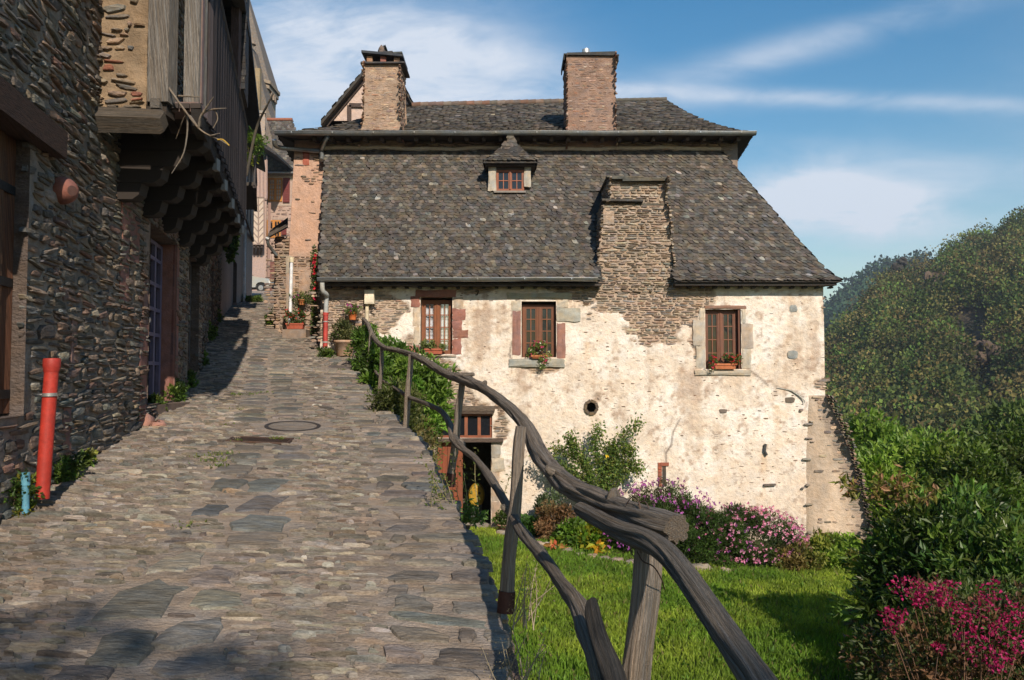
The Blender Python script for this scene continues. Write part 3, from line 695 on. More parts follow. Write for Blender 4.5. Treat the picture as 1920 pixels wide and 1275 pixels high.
mb=MB(); mb.grid(np.stack([X_,Yd,Z_],-1),c,mask=~open_mask(cx_,cz_),flip=False)
mb.box(HX1-.35,HX1,YF+.05,24,-2.6,fz_(532),(.36,.29,.23))
fw=mb.build('front_wall',M['plaster'],house,True)
# bare stonework showing where plaster has gone
def fac_map(U,V,H): return U,YF+.026-H,V
r=courses(HX0,HX1,-2.0,fz_(533),.022,.075,.08,.34,.010)
q=px_of(r[:,0],np.full(len(r),YF),r[:,1]); mm=bare(q[0],q[1]); inside=mm>.52
rnd=R.uniform(0,1,len(r)); spot=(~inside)&(rnd<.06+.16*gb(q[0],q[1],1430,840,130,110)+.12*gb(q[0],q[1],1130,720,90,120)+.08*gb(q[0],q[1],850,700,80,80))
r2=r[spot].copy(); r=r[inside]; r=r[~open_mask(r[:,0],r[:,1],.05)]
r2=r2[~open_mask(r2[:,0],r2[:,1],.06)]; r2[:,2]*=.38; r2[:,3]*=.5
mb=MB(); stones(mb,r,fac_map,.019,pal([(.36,.28,.215),(.42,.33,.255),(.30,.245,.205),(.46,.365,.285),(.34,.24,.18),(.26,.235,.21)],len(r)),lens=.5,n=8,jit=.16,warp=lambda U,V:.03*(fbm(U*2,V*2,5,3)-.5))
stones(mb,r2,lambda U,V,H:(U,YF+.004-H*.6,V),.018,pal([(.17,.12,.09),(.22,.15,.11),(.13,.11,.1),(.26,.18,.13),(.20,.10,.06)],len(r2)),lens=.5,n=7,jit=.25)
mb.build('bare_stonework',M['rubble'],fw)
# reveals behind openings
mb=MB(); dcol=(.40,.31,.24)
for k,(a,b_,t_,u) in OPEN.items():
    x0,x1,z1,z0=fx(a),fx(b_),fz_(t_),fz_(u); d=.30 if k[0]=='w' else .34
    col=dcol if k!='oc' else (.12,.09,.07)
    mb.k+=1; mb.hold=True
    mb.add([(x0,YF,z0),(x0,YF+d,z0),(x0,YF+d,z1),(x0,YF,z1)],[(0,1,2,3)],col); mb.add([(x1,YF,z0),(x1,YF+d,z0),(x1,YF+d,z1),(x1,YF,z1)],[(3,2,1,0)],col)
    mb.add([(x0,YF,z1),(x1,YF,z1),(x1,YF+d,z1),(x0,YF+d,z1)],[(0,1,2,3)],col); mb.add([(x0,YF,z0),(x1,YF,z0),(x1,YF+d,z0),(x0,YF+d,z0)],[(3,2,1,0)],col)
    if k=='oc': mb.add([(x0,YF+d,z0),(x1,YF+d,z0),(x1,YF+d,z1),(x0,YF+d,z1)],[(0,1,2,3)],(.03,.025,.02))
mb.build('reveal',M['block'],house,split=True)
# oculus ring of stones
mb=MB(); oc=(fx(1108),fz_(763.5)); 
for k in range(7):
    a=k/7*2*math.pi+.3; mb.obox((oc[0]+math.cos(a)*.125,YF-.012,oc[1]+math.sin(a)*.135),(.03*math.cos(a),0,.03*math.sin(a)),(0,.035,0),(-.055*math.sin(a),0,.06*math.cos(a)),(.13+.04*(k%2),.10+.02*(k%2),.075))
mb.build('round_opening_surround',M['rubble'],house)
WC=(.155,.062,.032)
def wx(k,pad=0): a,b_,t_,u=OPEN[k]; return fx(a)+pad,fx(b_)-pad,fz_(u)+pad,fz_(t_)-pad
x0,x1,z0,z1=wx('w1'); w1=casement(house,x0+.01,x1-.01,z0,z1-.05,YF+.17,4,2,(.20,.075,.035),curtain=(.80,.82,.88),label='brown casement window with striped white curtains')
x0,x1,z0,z1=wx('w2'); w2=casement(house,x0+.02,x1-.01,z0,z1-.06,YF+.17,4,2,WC)
x0,x1,z0,z1=wx('w3'); w3=casement(house,x0+.0,x1-.06,z0,z1-.01,YF+.14,4,2,(.15,.065,.04),label='brown casement window standing slightly open with dark panes')
mb=MB(); mb.box(x1-.055,x1-.02,YF+.02,YF+.2,z0,z1-.01,(.12,.05,.03)); mb.build('shutter_edge',M['paint'],w3)
# surrounds
RED=(.30,.135,.105); GREY=(.36,.34,.285); PAL=(.47,.41,.33)
def blk(mb,a,b_,t_,u,col,y=-.022): block(mb,fx(a),fx(b_),fz_(u),fz_(t_),YF+y,col)
mb=MB(); blk(mb,779,855,544,557,(.30,.14,.11)); blk(mb,848,873,579,600,RED); blk(mb,848,866,601,618,RED); blk(mb,848,878,619,634,(.26,.13,.10)); blk(mb,848,865,635,664,RED); blk(mb,762,787,648,664,RED); blk(mb,770,787,556,576,RED); blk(mb,774,787,577,612,(.50,.41,.32)); blk(mb,776,787,613,647,(.50,.42,.33)); blk(mb,850,868,557,578,(.44,.36,.29)); mb.build('stone_surround',M['block'],w1,split=True)
mb=MB(); blk(mb,783,855,665,668,(.48,.39,.31),-.05); mb.build('sill',M['block'],w1)
mb=MB(); blk(mb,961,977,583,666,(.27,.145,.12)); blk(mb,1044,1060,606,672,(.28,.15,.12)); blk(mb,959,977,563,582,PAL); blk(mb,1044,1066,562,577,PAL); blk(mb,1044,1089,578,603,GREY,-.03); mb.build('stone_surround',M['block'],w2,split=True)
mb=MB(); blk(mb,950,1072,549,560,(.40,.37,.29),-.04); mb.build('lintel',M['block'],w2)
mb=MB(); blk(mb,954,1058,673,688,(.31,.30,.26),-.06); mb.build('sill',M['block'],w2)
mb=MB(); blk(mb,1312,1322,578,600,PAL); blk(mb,1300,1322,600,648,(.42,.37,.31)); blk(mb,1305,1322,649,690,(.45,.40,.33)); blk(mb,1391,1399,580,606,PAL); blk(mb,1391,1412,607,653,(.40,.33,.27)); blk(mb,1391,1408,654,690,(.44,.39,.32)); blk(mb,1322,1400,573,579,(.25,.15,.11)); mb.build('stone_surround',M['block'],w3,split=True)
mb=MB(); blk(mb,1302,1407,694,703,(.40,.35,.28),-.05); mb.build('sill',M['block'],w3)
# cellar door and its transom
mb=MB(); x0,x1,z0,z1=wx('tr'); frame_mb(mb,x0,x1,z0,z1,YF+.05,.05,.06,(.22,.075,.04))
for k in range(1,4): x=x0+(x1-x0)*k/4; mb.box(x-.035,x+.035,YF+.045,YF+.105,z0+.04,z1-.04,(.24,.085,.045))
tw=mb.build('transom_window',M['paint'],house); mb=MB(); mb.box(x0+.02,x1-.02,YF+.08,YF+.085,z0+.02,z1-.02); mb.build('pane',M['glass'],tw)
mb=MB()
mb.bar((fx(806),YF-.03,fz_(764)),(fx(928),YF-.03,fz_(766)),.12,.11,(.20,.155,.12)); mb.bar((fx(808),YF-.02,fz_(772)),(fx(926),YF-.02,fz_(773)),.12,.07,(.15,.11,.085)); mb.bar((fx(800),YF-.035,fz_(825)),(fx(944),YF-.035,fz_(825)),.14,.08,(.17,.125,.10)); mb.build('wooden_lintel',M['wood'],house,split=True)
dx0,dx1,dz0,dz1=wx('dr')
mb=MB()
xa=dx0;xb=fx(868)
for k in range(5): a=xa+(xb-xa)*k/5; mb.box(a+.003,a+(xb-xa)/5-.003,YF+.06,YF+.10,dz0+.02,dz1-.01,(.20+.02*(k%2),.062,.03))
mb.box(xa,xb,YF+.10,YF+.12,dz0+.4,dz0+.52,(.14,.05,.03)); dr=mb.build('door',M['paint'],house); dr['label']='red brown door leaf, shut, left of the dark opening'
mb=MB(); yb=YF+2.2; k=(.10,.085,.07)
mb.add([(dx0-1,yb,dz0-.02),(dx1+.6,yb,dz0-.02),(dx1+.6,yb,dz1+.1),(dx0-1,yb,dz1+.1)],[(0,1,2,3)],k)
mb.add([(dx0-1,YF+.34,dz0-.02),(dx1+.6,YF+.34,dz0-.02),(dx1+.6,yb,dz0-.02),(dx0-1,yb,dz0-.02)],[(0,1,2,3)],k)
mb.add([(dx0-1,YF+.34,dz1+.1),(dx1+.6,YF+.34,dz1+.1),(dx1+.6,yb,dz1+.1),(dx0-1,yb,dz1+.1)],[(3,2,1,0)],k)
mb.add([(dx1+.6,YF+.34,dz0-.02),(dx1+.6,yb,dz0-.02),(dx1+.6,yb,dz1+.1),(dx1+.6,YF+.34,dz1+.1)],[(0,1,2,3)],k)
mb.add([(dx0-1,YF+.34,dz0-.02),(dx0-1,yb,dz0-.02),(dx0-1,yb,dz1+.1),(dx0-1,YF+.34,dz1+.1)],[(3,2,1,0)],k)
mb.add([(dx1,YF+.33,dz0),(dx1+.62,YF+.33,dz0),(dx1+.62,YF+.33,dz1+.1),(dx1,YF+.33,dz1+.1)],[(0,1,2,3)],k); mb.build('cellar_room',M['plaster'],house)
mb=MB(); blk(mb,922,938,830,858,(.34,.30,.25)); blk(mb,922,946,859,884,(.44,.38,.30)); blk(mb,922,936,885,940,(.40,.31,.24)); blk(mb,922,940,941,985,(.38,.28,.21)); blk(mb,808,819,829,985,(.33,.26,.2)); mb.build('door_jamb',M['block'],house,split=True)
mb=MB(); mb.box(dx0-.1,dx1+.15,YF-.42,YF+.3,-1.62,dz0+.01,(.33,.28,.23)); mb.build('doorstep',M['block'],house)
# small brick slit
mb=MB(); bx=fx(1243); 
for k in range(7): mb.box(fx(1232)+.0,fx(1239)-.0,YF-.03,YF+.02,fz_(912)+k*.075,fz_(912)+k*.075+.065,(.30,.10,.06))
mb.box(fx(1237),fx(1252),YF-.04,YF+.02,fz_(873),fz_(867),(.28,.10,.065)); mb.box(fx(1240),fx(1247),YF-.012,YF+.01,fz_(912),fz_(874),(.07,.055,.045)); mb.build('brick_slit',M['block'],house)
# iron wall anchors
mb=MB()
mb.tube([(fx(1432),YF-.05,fz_(832)),(fx(1430),YF-.05,fz_(845)),(fx(1434),YF-.05,fz_(853))],.03,6,(.10,.10,.10)); mb.bar((fx(1428),YF-.04,fz_(909)),(fx(1450),YF-.04,fz_(908)),.05,.04,(.15,.12,.1)); mb.build('wall_anchor',M['iron'],house,split=True)
mb=MB(); 
for k in range(6): blk(mb,1478+R.uniform(0,14),1496,588+k*2,590+k*2+1,(.28,.27,.25)) if False else None
mb.lathe((0,0,0),[(0,0)],3)
mb=MB(); stones(mb,np.array([(fx(1489),fz_(579),.10,.09),(fx(1486),fz_(665),.12,.10),(fx(1355),fz_(771),.1,.05),(fx(1480),fz_(750),.12,.07)]),lambda U,V,H:(U,YF-H,V),.02,np.array([(.27,.28,.27),(.28,.29,.28),(.16,.13,.11),(.14,.12,.1)]),lens=.1,n=9); mb.build('patch_stone',M['block'],house)
# left wall, going back beside the lane
mb=MB(); lw=lambda Y:HX0-.2*(Y-YF)
ys=np.arange(YF,23.1,.12); zz=np.arange(0,fz_(525)+.0,.12); A,B_=np.meshgrid(ys,zz)
mb.grid(np.stack([lw(A),A,B_],-1),(.30,.23,.18)); mb.build('side_wall',M['plaster'],house,True)
# buttress
bt_=thing('buttress','battered stone buttress with worn render against the right corner of the sunlit house','buttress',(fx(1560),17,-2.2))
mb=MB(); nz=40; zz=np.linspace(-2.9,fz_(742),nz); xr0=fx(1506)
def b_right(z):
    py=px_of(0,17.1,z)[1]; return (np.interp(py,[735,800,870,930,1040],[1556,1586,1608,1622,1642])-960)/F*17.1
def b_front(z): return 17.46-.05*np.clip((fz_(742)-z)/3.2,0,1.2)
nx=34; XX=np.array([np.linspace(xr0,b_right(z),nx) for z in zz]); ZZ=np.repeat(zz[:,None],nx,1)
YY=b_front(ZZ)+.03*(fbm(XX*3,ZZ*3,44)-.5)+.09*np.exp(-(XX-xr0)/.12)
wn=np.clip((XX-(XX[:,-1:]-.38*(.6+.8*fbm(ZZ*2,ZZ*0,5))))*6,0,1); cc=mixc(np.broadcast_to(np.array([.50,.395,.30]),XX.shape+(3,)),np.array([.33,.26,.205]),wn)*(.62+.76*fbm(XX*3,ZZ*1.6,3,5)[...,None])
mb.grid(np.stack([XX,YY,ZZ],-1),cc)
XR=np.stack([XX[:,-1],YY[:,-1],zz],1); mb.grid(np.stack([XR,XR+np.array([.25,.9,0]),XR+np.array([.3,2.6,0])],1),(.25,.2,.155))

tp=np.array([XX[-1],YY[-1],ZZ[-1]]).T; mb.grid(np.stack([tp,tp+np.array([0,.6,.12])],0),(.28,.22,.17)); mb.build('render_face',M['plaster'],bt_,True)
r=courses(xr0,8,-2.9,fz_(744),.04,.09,.1,.26); e=b_right(r[:,1]); k=((e-r[:,0]<.42*R.uniform(.3,1,len(r)))&(r[:,0]+r[:,2]*.5<e))|((r[:,1]<-1.5)&(R.uniform(0,1,len(r))<.22)&(r[:,0]<e))|((R.uniform(0,1,len(r))<.10)&(r[:,0]<e))
r=r[k]; mb=MB(); stones(mb,r,lambda U,V,H:(U,b_front(V)+.006-H,V),.022,pal([(.38,.30,.23),(.32,.25,.2),(.28,.25,.22),(.42,.33,.25),(.24,.2,.17)],len(r)),n=8,lens=.4); 
r=courses(17.3,20,-2.9,fz_(744),.04,.1,.12,.3); stones(mb,r,lambda U,V,H:(b_right(V)+.02+H+.22*np.clip(U-17.4,0,1),U,V),.04,pal(STONE_WARM,len(r)),n=8); mb.build('stonework',M['rubble'],bt_)
mb=MB(); mb.tube([(fx(1455),YF-.01,fz_(727)),(fx(1482),YF-.02,fz_(733)),(fx(1503),YF-.04,fz_(748)),(fx(1506),YF-.05,fz_(756))],[.008,.014,.014,.006],8,(.42,.42,.38),noise=.4,sub=5); mb.build('mortar_seam',M['mortar'],bt_,True)
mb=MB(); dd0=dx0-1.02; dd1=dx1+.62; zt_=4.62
mb.box(HX0+.05,dd0,17.9,17.95,-2.4,zt_,(.05,.04,.035)); mb.box(dd1,HX1-.3,17.9,17.95,-2.4,zt_,(.05,.04,.035)); mb.box(dd0,dd1,17.9,17.95,dz1+.12,zt_,(.05,.04,.035)); mb.build('dark_backing',M['plaster'],house)  # dark backing sheet added behind the facade to block sky showing through gaps
# ---------------- lower roof
def rp(v):  # profile: v 0..1 -> (Y, z)
    s=[(17.12,CZ+1.99),(17.30,CZ+2.13),(17.62,CZ+2.46),(20.0,CZ+5.64)]
    d=[0,.06,.15,1]; return np.interp(v,d,[q[0] for q in s]),np.interp(v,d,[q[1] for q in s])
EX0=(595-960)/F*17.12; 
def RL(v): y_,z_=rp(v); return (EX0-.195*(y_-17.12),y_,z_+.012*math.sin(v*9))
def RRx(v): return np.interp(v,[0,.06,.15,1],[7.13,6.98,6.78,5.27])
def RR(v): y_,z_=rp(v); return (RRx(v),y_,z_)
CH=(fx(1126),fx(1262))
mb=MB()
skipc=lambda b_:(b_[:,0]>CH[0]-.02)&(b_[:,0]<CH[1]+.02)&(b_[:,1]<19.0)
tiles(mb,RL,RR,44,.115,SLATE,SW,skip=skipc,lift=.018)
for a,b_ in((0,.06),(.06,.15),(.15,1)):
    for sl_ in (0,1):
        def q_(v,s):
            A_=np.array(RL(v));B2=np.array(RR(v))
            if v<.16 and b_<.2: A_,B2=((A_,np.array([CH[0]+.02,A_[1],A_[2]])) if sl_==0 else (np.array([CH[1]-.02,B2[1],B2[2]]),B2))
            return A_*(1-s)+B2*s-[0,-.01,.03]
        if b_>.2 and sl_: continue
        mb.grid(np.array([[q_(v,s) for s in np.linspace(0,1,24)] for v in(a,b_)]),(.04,.035,.03))
# right hip
HB=(9.0-.0,)
def HL(v): y_,z_=rp(v); return (RRx(v),y_,z_)
def HR(v): y_,z_=rp(v); return (RRx(v)+.15,24.5-(y_-17.12)*.2,z_)
tiles(mb,HL,HR,34,.14,SLATE,SW,up=(1,0,.5)); mb.grid(np.array([[np.array(HL(v))*(1-s)+np.array(HR(v))*s-[.03,0,.02] for s in np.linspace(0,1,8)] for v in(0,.06,.15,1)]),(.04,.035,.03))
# verge course at left and mortared top
rf=mb.build('roof',M['slate'],house)
mb=MB(); a=np.array(RL(0));b_=np.array(RR(0)); mb.box(a[0]+.05,CH[0],17.18,17.46,a[2]-.10,a[2]-.045,(.05,.04,.035)); mb.box(CH[1],b_[0]-.12,17.2,17.46,a[2]-.09,a[2]-.04,(.05,.04,.035))
for k in range(40):
    x=a[0]+.15+k*.28
    if CH[0]-.1<x<CH[1]+.1: continue
    mb.box(x,x+.08,17.32,17.47,a[2]-.14,a[2]-.105,(.035,.028,.024))
mb.build('eaves_board',M['paint'],house)
mb=MB(); P0=np.array(RL(1));P1=np.array(RR(1)); n=60
pts=[P0*(1-s)+P1*s+[0,-.02,.03+.02*math.sin(s*17)+.012*math.sin(s*53)] for s in np.linspace(0,1,n)]; mb.tube(pts,.055,8,(.52,.43,.34),noise=.3,seed=3); mb.build('mortar_fillet',M['plaster'],rf,True)
# gutter & downpipe
def gutter(mb,x0,x1,Y,z,r=.065,col=(.26,.27,.27),dz=0):
    n=max(2,int((x1-x0)/.5)); xs_=np.linspace(x0,x1,n); a=np.linspace(math.pi*.98,2*math.pi*1.01,10)
    V=np.array([[(x,Y+math.cos(t)*r,z+math.sin(t)*r+dz*(x-x0)/(x1-x0)+.006*math.sin(x*2.1)) for t in a] for x in xs_]); mb.grid(V,col); mb.grid(V*[1,1,1]+np.array([0,0,.006]),col,flip=True)
    V2=V[:,0,:]; mb.tube(V2+[0,0,.005],.012,6,col); 
    k=x0+.4
    while k<x1: mb.box(k,k+.03,Y-r-.004,Y-r+.006,z-.05,z+.02,(.35,.36,.36)); k+=1.0
mb=MB(); gz=P(960,524,17.0)[2]; gutter(mb,(594-960)/F*17.0,(1121-960)/F*17.0,17.0,gz+.02,.06,dz=.0); gt=mb.build('gutter',M['zinc'],house,True)
mb=MB(); mb.tube(pp([(604,530,17.0),(605,545,17.05),(612,552,17.2),(612,560,17.3),(611,588,17.32)]),.05,12,(.40,.41,.40),sub=3); dp=mb.build('downpipe',M['plastic'],house,True); dp['label']='downpipe of grey top, red middle and white foot'
mb=MB(); mb.tube(pp([(611,586,17.32),(610.5,592,17.32)]),[.062,.06],12,(.42,.055,.045)); mb.tube(pp([(611,590,17.32),(610,652,17.32)]),.05,12,(.42,.055,.045)); 
mb.tube(pp([(610,640,17.32),(610,643,17.32)]),.058,12,(.35,.33,.31)); mb.tube(pp([(610.5,602,17.32),(610.5,604,17.32)]),.058,12,(.35,.33,.31)); mb.build('red_section',M['plastic'],dp,True)
mb=MB(); mb.tube(pp([(610,652,17.32),(610,664,17.32)]),.058,12,(.6,.58,.54)); mb.build('pipe_foot',M['plastic'],dp,True)
# electricity box and conduit
eb=thing('electricity_box','cream electricity box with long cream conduit on bare stone left of the curtained window','utility box',P(692,556,17.4))
mb=MB(); a=P(684,570,17.4);b_=P(702,544,17.4); mb.box(a[0],b_[0],17.34,17.5,a[2],b_[2],(.66,.58,.44)); mb.box(a[0]+.01,b_[0]-.01,17.33,17.34,a[2]+.02,b_[2]-.02,(.70,.62,.48)); mb.build('box',M['plastic'],eb)
mb=MB(); a=P(684.5,660,17.4);b_=P(690.5,570,17.4); mb.box(a[0],b_[0],17.42,17.5,a[2],b_[2],(.62,.53,.38)); mb.box((a[0]+b_[0])/2-.004,(a[0]+b_[0])/2+.004,17.415,17.42,a[2],b_[2],(.4,.33,.24)); mb.build('conduit',M['plastic'],eb)
mb=MB(); a=P(697,577,17.4); mb.tube([a,a+[0.02,-.05,0],a+[.1,-.06,-.03]],.02,6,(.03,.03,.03)); mb.build('socket',M['plastic'],eb)
# ---------------- stone chimney riding on the eaves
ch=thing('rubble_chimney','squat rubble stone chimney stack rising from the eaves through the slate roof','chimney',(fx(1195),17.6,CZ+1.9))
mb=MB(); zb=fz_(600); ztop=fz_(333)
def cL(z):
    py=px_of(0,YF,z)[1]; return fx(np.interp(py,[333,374,375,384,385,470,530,600],[1146,1146,1146,1132,1133,1124,1120,1120]))
def cR(z):
    py=px_of(0,YF,z)[1]; return fx(np.interp(py,[333,384,385,470,530,600],[1254,1252,1256,1262,1268,1268]))
def cF(z): return np.interp(z,[fz_(560),fz_(470),fz_(385),fz_(380),ztop],[YF+.0,YF+.03,YF+.1,YF+.16,YF+.2])
zz=np.linspace(fz_(548),ztop,34); n=22
XX=np.array([np.linspace(cL(z),cR(z),n) for z in zz]);ZZ=np.repeat(zz[:,None],n,1);YY=cF(ZZ)
mb.grid(np.stack([XX,YY,ZZ],-1),np.array([.38,.295,.225])*(.8+.4*fbm(XX*4,ZZ*4,3)[...,None]))
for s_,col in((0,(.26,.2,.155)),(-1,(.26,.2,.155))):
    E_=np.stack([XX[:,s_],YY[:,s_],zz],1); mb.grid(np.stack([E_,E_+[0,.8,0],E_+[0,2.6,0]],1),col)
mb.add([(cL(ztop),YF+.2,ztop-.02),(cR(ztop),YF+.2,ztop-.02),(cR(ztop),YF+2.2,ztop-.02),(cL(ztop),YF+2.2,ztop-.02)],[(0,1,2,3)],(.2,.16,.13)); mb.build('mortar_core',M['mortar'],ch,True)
CP=[(.31,.24,.185),(.36,.285,.22),(.27,.225,.19),(.32,.235,.175),(.40,.33,.26),(.22,.20,.175)]
r=courses(fx(1120),fx(1268),fz_(548),ztop,.03,.085,.1,.34,.011); k=(r[:,0]-r[:,2]*.6>cL(r[:,1])-.03)&(r[:,0]+r[:,2]*.6<cR(r[:,1])+.03); r=r[k]
mb=MB(); stones(mb,r,lambda U,V,H:(U,cF(V)-H,V),.034,pal(CP,len(r)),n=8,lens=.35,jit=.14)
for sd in(0,1):
    r=courses(YF+.1,19.9,fz_(500),ztop,.04,.09,.12,.3); stones(mb,r,(lambda U,V,H:(cL(V)-H,U,V)) if sd==0 else (lambda U,V,H:(cR(V)+H,U,V)),.04,pal(CP,len(r)),n=8)
blkq=[(1132,1153,395,420),(1122,1142,480,502)]
for a,b_,t_,u in blkq: block(mb,fx(a),fx(b_),fz_(u),fz_(t_),YF+.02,(.40,.31,.24))
mb.build('stonework',M['rubble'],ch)
mb=MB()
for (py,a,b_) in((330,1140,1210),(333,1146,1256),(336,1170,1262)): mb.obox(((fx(a)+fx(b_))/2,YF+.9,fz_(py)),((fx(b_)-fx(a))/2,0,R.uniform(-.01,.01)),(0,.85,.0),(0,0,.018),(.10,.09,.07))
mb.obox(((fx(1130)+fx(1208))/2,YF+.25,fz_(377)),((fx(1208)-fx(1130))/2,0,-.01),(0,.28,-.02),(0,0,.022),(.06,.055,.05)); mb.obox((fx(1230),YF+.3,fz_(382)),(.3,0,0),(0,.2,-.01),(0,0,.018),(.09,.08,.06)); mb.build('slate_cap',M['slate'],ch)
# ---------------- dormer
dm=thing('dormer','small roof dormer with pointed slate cap and a red brown four light window','dormer',P(957,360,18.95))
YD=18.98
def dx(px): return (px-960)/F*YD
def dz_(py): return P(960,py,YD)[2]
mb=MB(); 
block(mb,dx(915),dx(930),dz_(358),dz_(304),YD-.02,(.40,.36,.30),.9); block(mb,dx(983),dx(996),dz_(350),dz_(304),YD-.02,(.40,.36,.30),.9); mb.build('cheek',M['block'],dm,split=True)
wd=casement(dm,dx(930),dx(983),dz_(358),dz_(318),YD+.04,2,2,(.24,.085,.045),fw=.04,bar=.018,meet=.05)
mb=MB(); mb.box(dx(930),dx(983),YD-.0,YD+.1,dz_(318),dz_(302),(.045,.035,.03)); mb.box(dx(926),dx(986),YD-.06,YD+.1,dz_(362),dz_(358.5),(.2,.18,.16)); mb.build('lintel',M['paint'],dm)
mb=MB(); ap=np.array([dx(958),YD+.42,P(958,253,YD+.42)[2]]); e0=np.array([dx(905),YD-.22,P(905,301,YD-.22)[2]]); e1=np.array([dx(1008)*1.0,YD-.22,e0[2]]); b0=e0+[.05,1.5,0]; b1=e1+[-.05,1.5,0]
ap2=ap+[0,.9,0]
prof=lambda v:v**1.25
def mk(p,q): return lambda v:p*(1-v)+q*v-np.array([0,0,.10*math.sin(v*math.pi)])
tiles(mb,mk(e0,ap),mk(e1,ap),9,.12,SLATE,SW); tiles(mb,mk(b0,ap2),mk(e0,ap),9,.12,SLATE,SW,up=(-1,0,1)); tiles(mb,mk(e1,ap),mk(b1,ap2),9,.12,SLATE,SW,up=(1,0,1))
for tri in((e0,e1,ap),(b0,e0,ap,ap2),(e1,b1,ap2,ap)): mb.poly([p-np.array([0,0,.06]) for p in tri],(.04,.035,.03))
mb.box(e0[0]+.05,e1[0]-.05,YD-.14,YD+.8,e0[2]-.1,e0[2]-.03,(.04,.03,.028)); mb.tube([ap+[0,0,-.02],ap+[0,.02,.07]],[.05,.03],6,(.2,.18,.15)); mb.build('slate_cap',M['slate'],dm)
# ================================================================ taller house behind
YB=20.0
def PB(px,py,Y=YB): return P(px,py,Y)
zE_=P(960,250,19.45)[2]
th=thing('tall_house','taller pink rendered house behind, with broad slate roof and two chimneys','house',(0,20,1.5))
mb=MB()
xl=lambda z:np.interp(z,[2.5,7.6],[PB(533,630)[0],PB(552,280)[0]])
zz=np.arange(1.2,7.85,.06); n=30
XX=np.array([np.linspace(xl(z),-4.55,n) for z in zz]);ZZ=np.repeat(zz[:,None],n,1)
pxx,pyy=px_of(XX,np.full_like(XX,YB),ZZ)
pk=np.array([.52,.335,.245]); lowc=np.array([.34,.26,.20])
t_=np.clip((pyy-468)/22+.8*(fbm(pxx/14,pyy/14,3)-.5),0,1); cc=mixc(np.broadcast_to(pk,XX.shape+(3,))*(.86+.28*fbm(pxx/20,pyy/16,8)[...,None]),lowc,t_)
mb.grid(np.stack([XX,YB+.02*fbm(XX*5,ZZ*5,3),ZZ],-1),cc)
mb.box(-4.6,5.7,YB,YB+.3,4.8,zE_+.24,(.26,.20,.16))
A=np.array([(xl(z),YB,z) for z in zz]); mb.grid(np.stack([A+[-1.6,8,0],A],1),(.4,.28,.21)); 
fwl=mb.build('front_wall',M['plaster'],th,True)
mb=MB(); r=courses(-5.75,-4.5,1.6,7.8,.03,.08,.1,.3); q=px_of(r[:,0],np.full(len(r),YB),r[:,1]); k=(((q[1]>480)&(R.uniform(0,1,len(r))<.85))|((q[1]<345)&(R.uniform(0,1,len(r))<.40))|(R.uniform(0,1,len(r))<.09))&(r[:,0]-r[:,2]>xl(r[:,1]))&~((q[0]>569)&(q[0]<583)&(q[1]<330)); r=r[k]
stones(mb,r,lambda U,V,H:(U,YB+.005-H,V),.022,pal([(.40,.29,.21),(.33,.24,.18),(.25,.20,.17),(.38,.25,.18)],len(r)),n=8,lens=.4); mb.build('bare_stonework',M['rubble'],fwl)
mb=MB(); 
for a,b_,t_,u,cl in((568,580,278,310,(.36,.115,.08)),(560,590,500,560,(.36,.26,.2)),(536,552,480,512,(.35,.3,.24)),(536,554,512,548,(.38,.28,.22)),(536,553,548,590,(.33,.28,.23)),(560,582,560,590,(.36,.27,.22))):
    p0=PB(a,u);p1=PB(b_,t_); block(mb,p0[0],p1[0],p0[2],p1[2],YB-.02,cl)
mb.build('quoin',M['block'],fwl,split=True)
# upper roof
zE=P(960,250,19.45)[2]; zR=P(960,188,23.6)[2]
UL=np.array([(512-960)/F*19.45,19.45,zE]); UR=np.array([(1421-960)/F*19.45,19.45,zE])
RLp=np.array([(770-960)/F*23.6,23.6,zR-.18]); RRp=np.array([(1252-960)/F*23.6,23.6,zR])
Lm=[UL,P(618,238,20.6),P(684,221,21.9),RLp]
def ULf(v): return np.array([np.interp(v,[0,.27,.58,1],[p[i] for p in Lm]) for i in range(3)])
def URf(v): 
    p=UR*(1-v)+RRp*v; p[2]-=.16*math.sin(v*math.pi); return p
mb=MB(); tiles(mb,ULf,URf,32,.16,SLATE,SW)
mb.grid(np.array([[ULf(v)*(1-s)+URf(v)*s-[0,-.02,.04] for s in np.linspace(0,1,20)] for v in np.linspace(0,1,12)]),(.035,.03,.028))
BR_=np.array([6.75,23.6,zE]); BRB=np.array([7.0,28.,zE]); BL=UL+[-1.2,7,0]
def URf2(v): return BR_*0+ (BRB*(1-v)+(RRp+[0,.3,0])*v)
tiles(mb,URf,URf2,30,.17,SLATE,SW,up=(1,0,.6)); mb.grid(np.array([[URf(v)*(1-s)+URf2(v)*s-[0.03,0,.03] for s in np.linspace(0,1,6)] for v in np.linspace(0,1,8)]),(.035,.03,.028))
BLp=UL+[-1.0,8.5,0]
tiles(mb,lambda v:BLp*(1-v)+(RLp+[0,.3,0])*v-[0,0,.25*math.sin(v*3.14)],ULf,24,.2,SLATE,SW,up=(-1,0,.6))
mb.grid(np.array([[ULf(v)*(1-s)+(BLp*(1-v)+(RLp+[0,.3,0])*v-[0,0,.25*math.sin(v*3.14)])*s-[-0.03,0,.03] for s in np.linspace(0,1,6)] for v in np.linspace(0,1,8)]),(.035,.03,.028))
urf=mb.build('roof',M['slate'],th)
mb=MB()  # soffit and rafter ends
mb.add([UL+[0.05,.04,-.05],UR+[-.05,.04,-.05],[5.7,20.05,zE-.03],[-4.9,20.05,zE-.03]],[(0,1,2,3)],(.045,.035,.03)); mb.add([UR+[-.05,.04,-.05],UR+[.2,4.2,-.05],[5.7,24,zE-.05],[5.7,20.05,zE-.03]],[(0,1,2,3)],(.045,.035,.03))
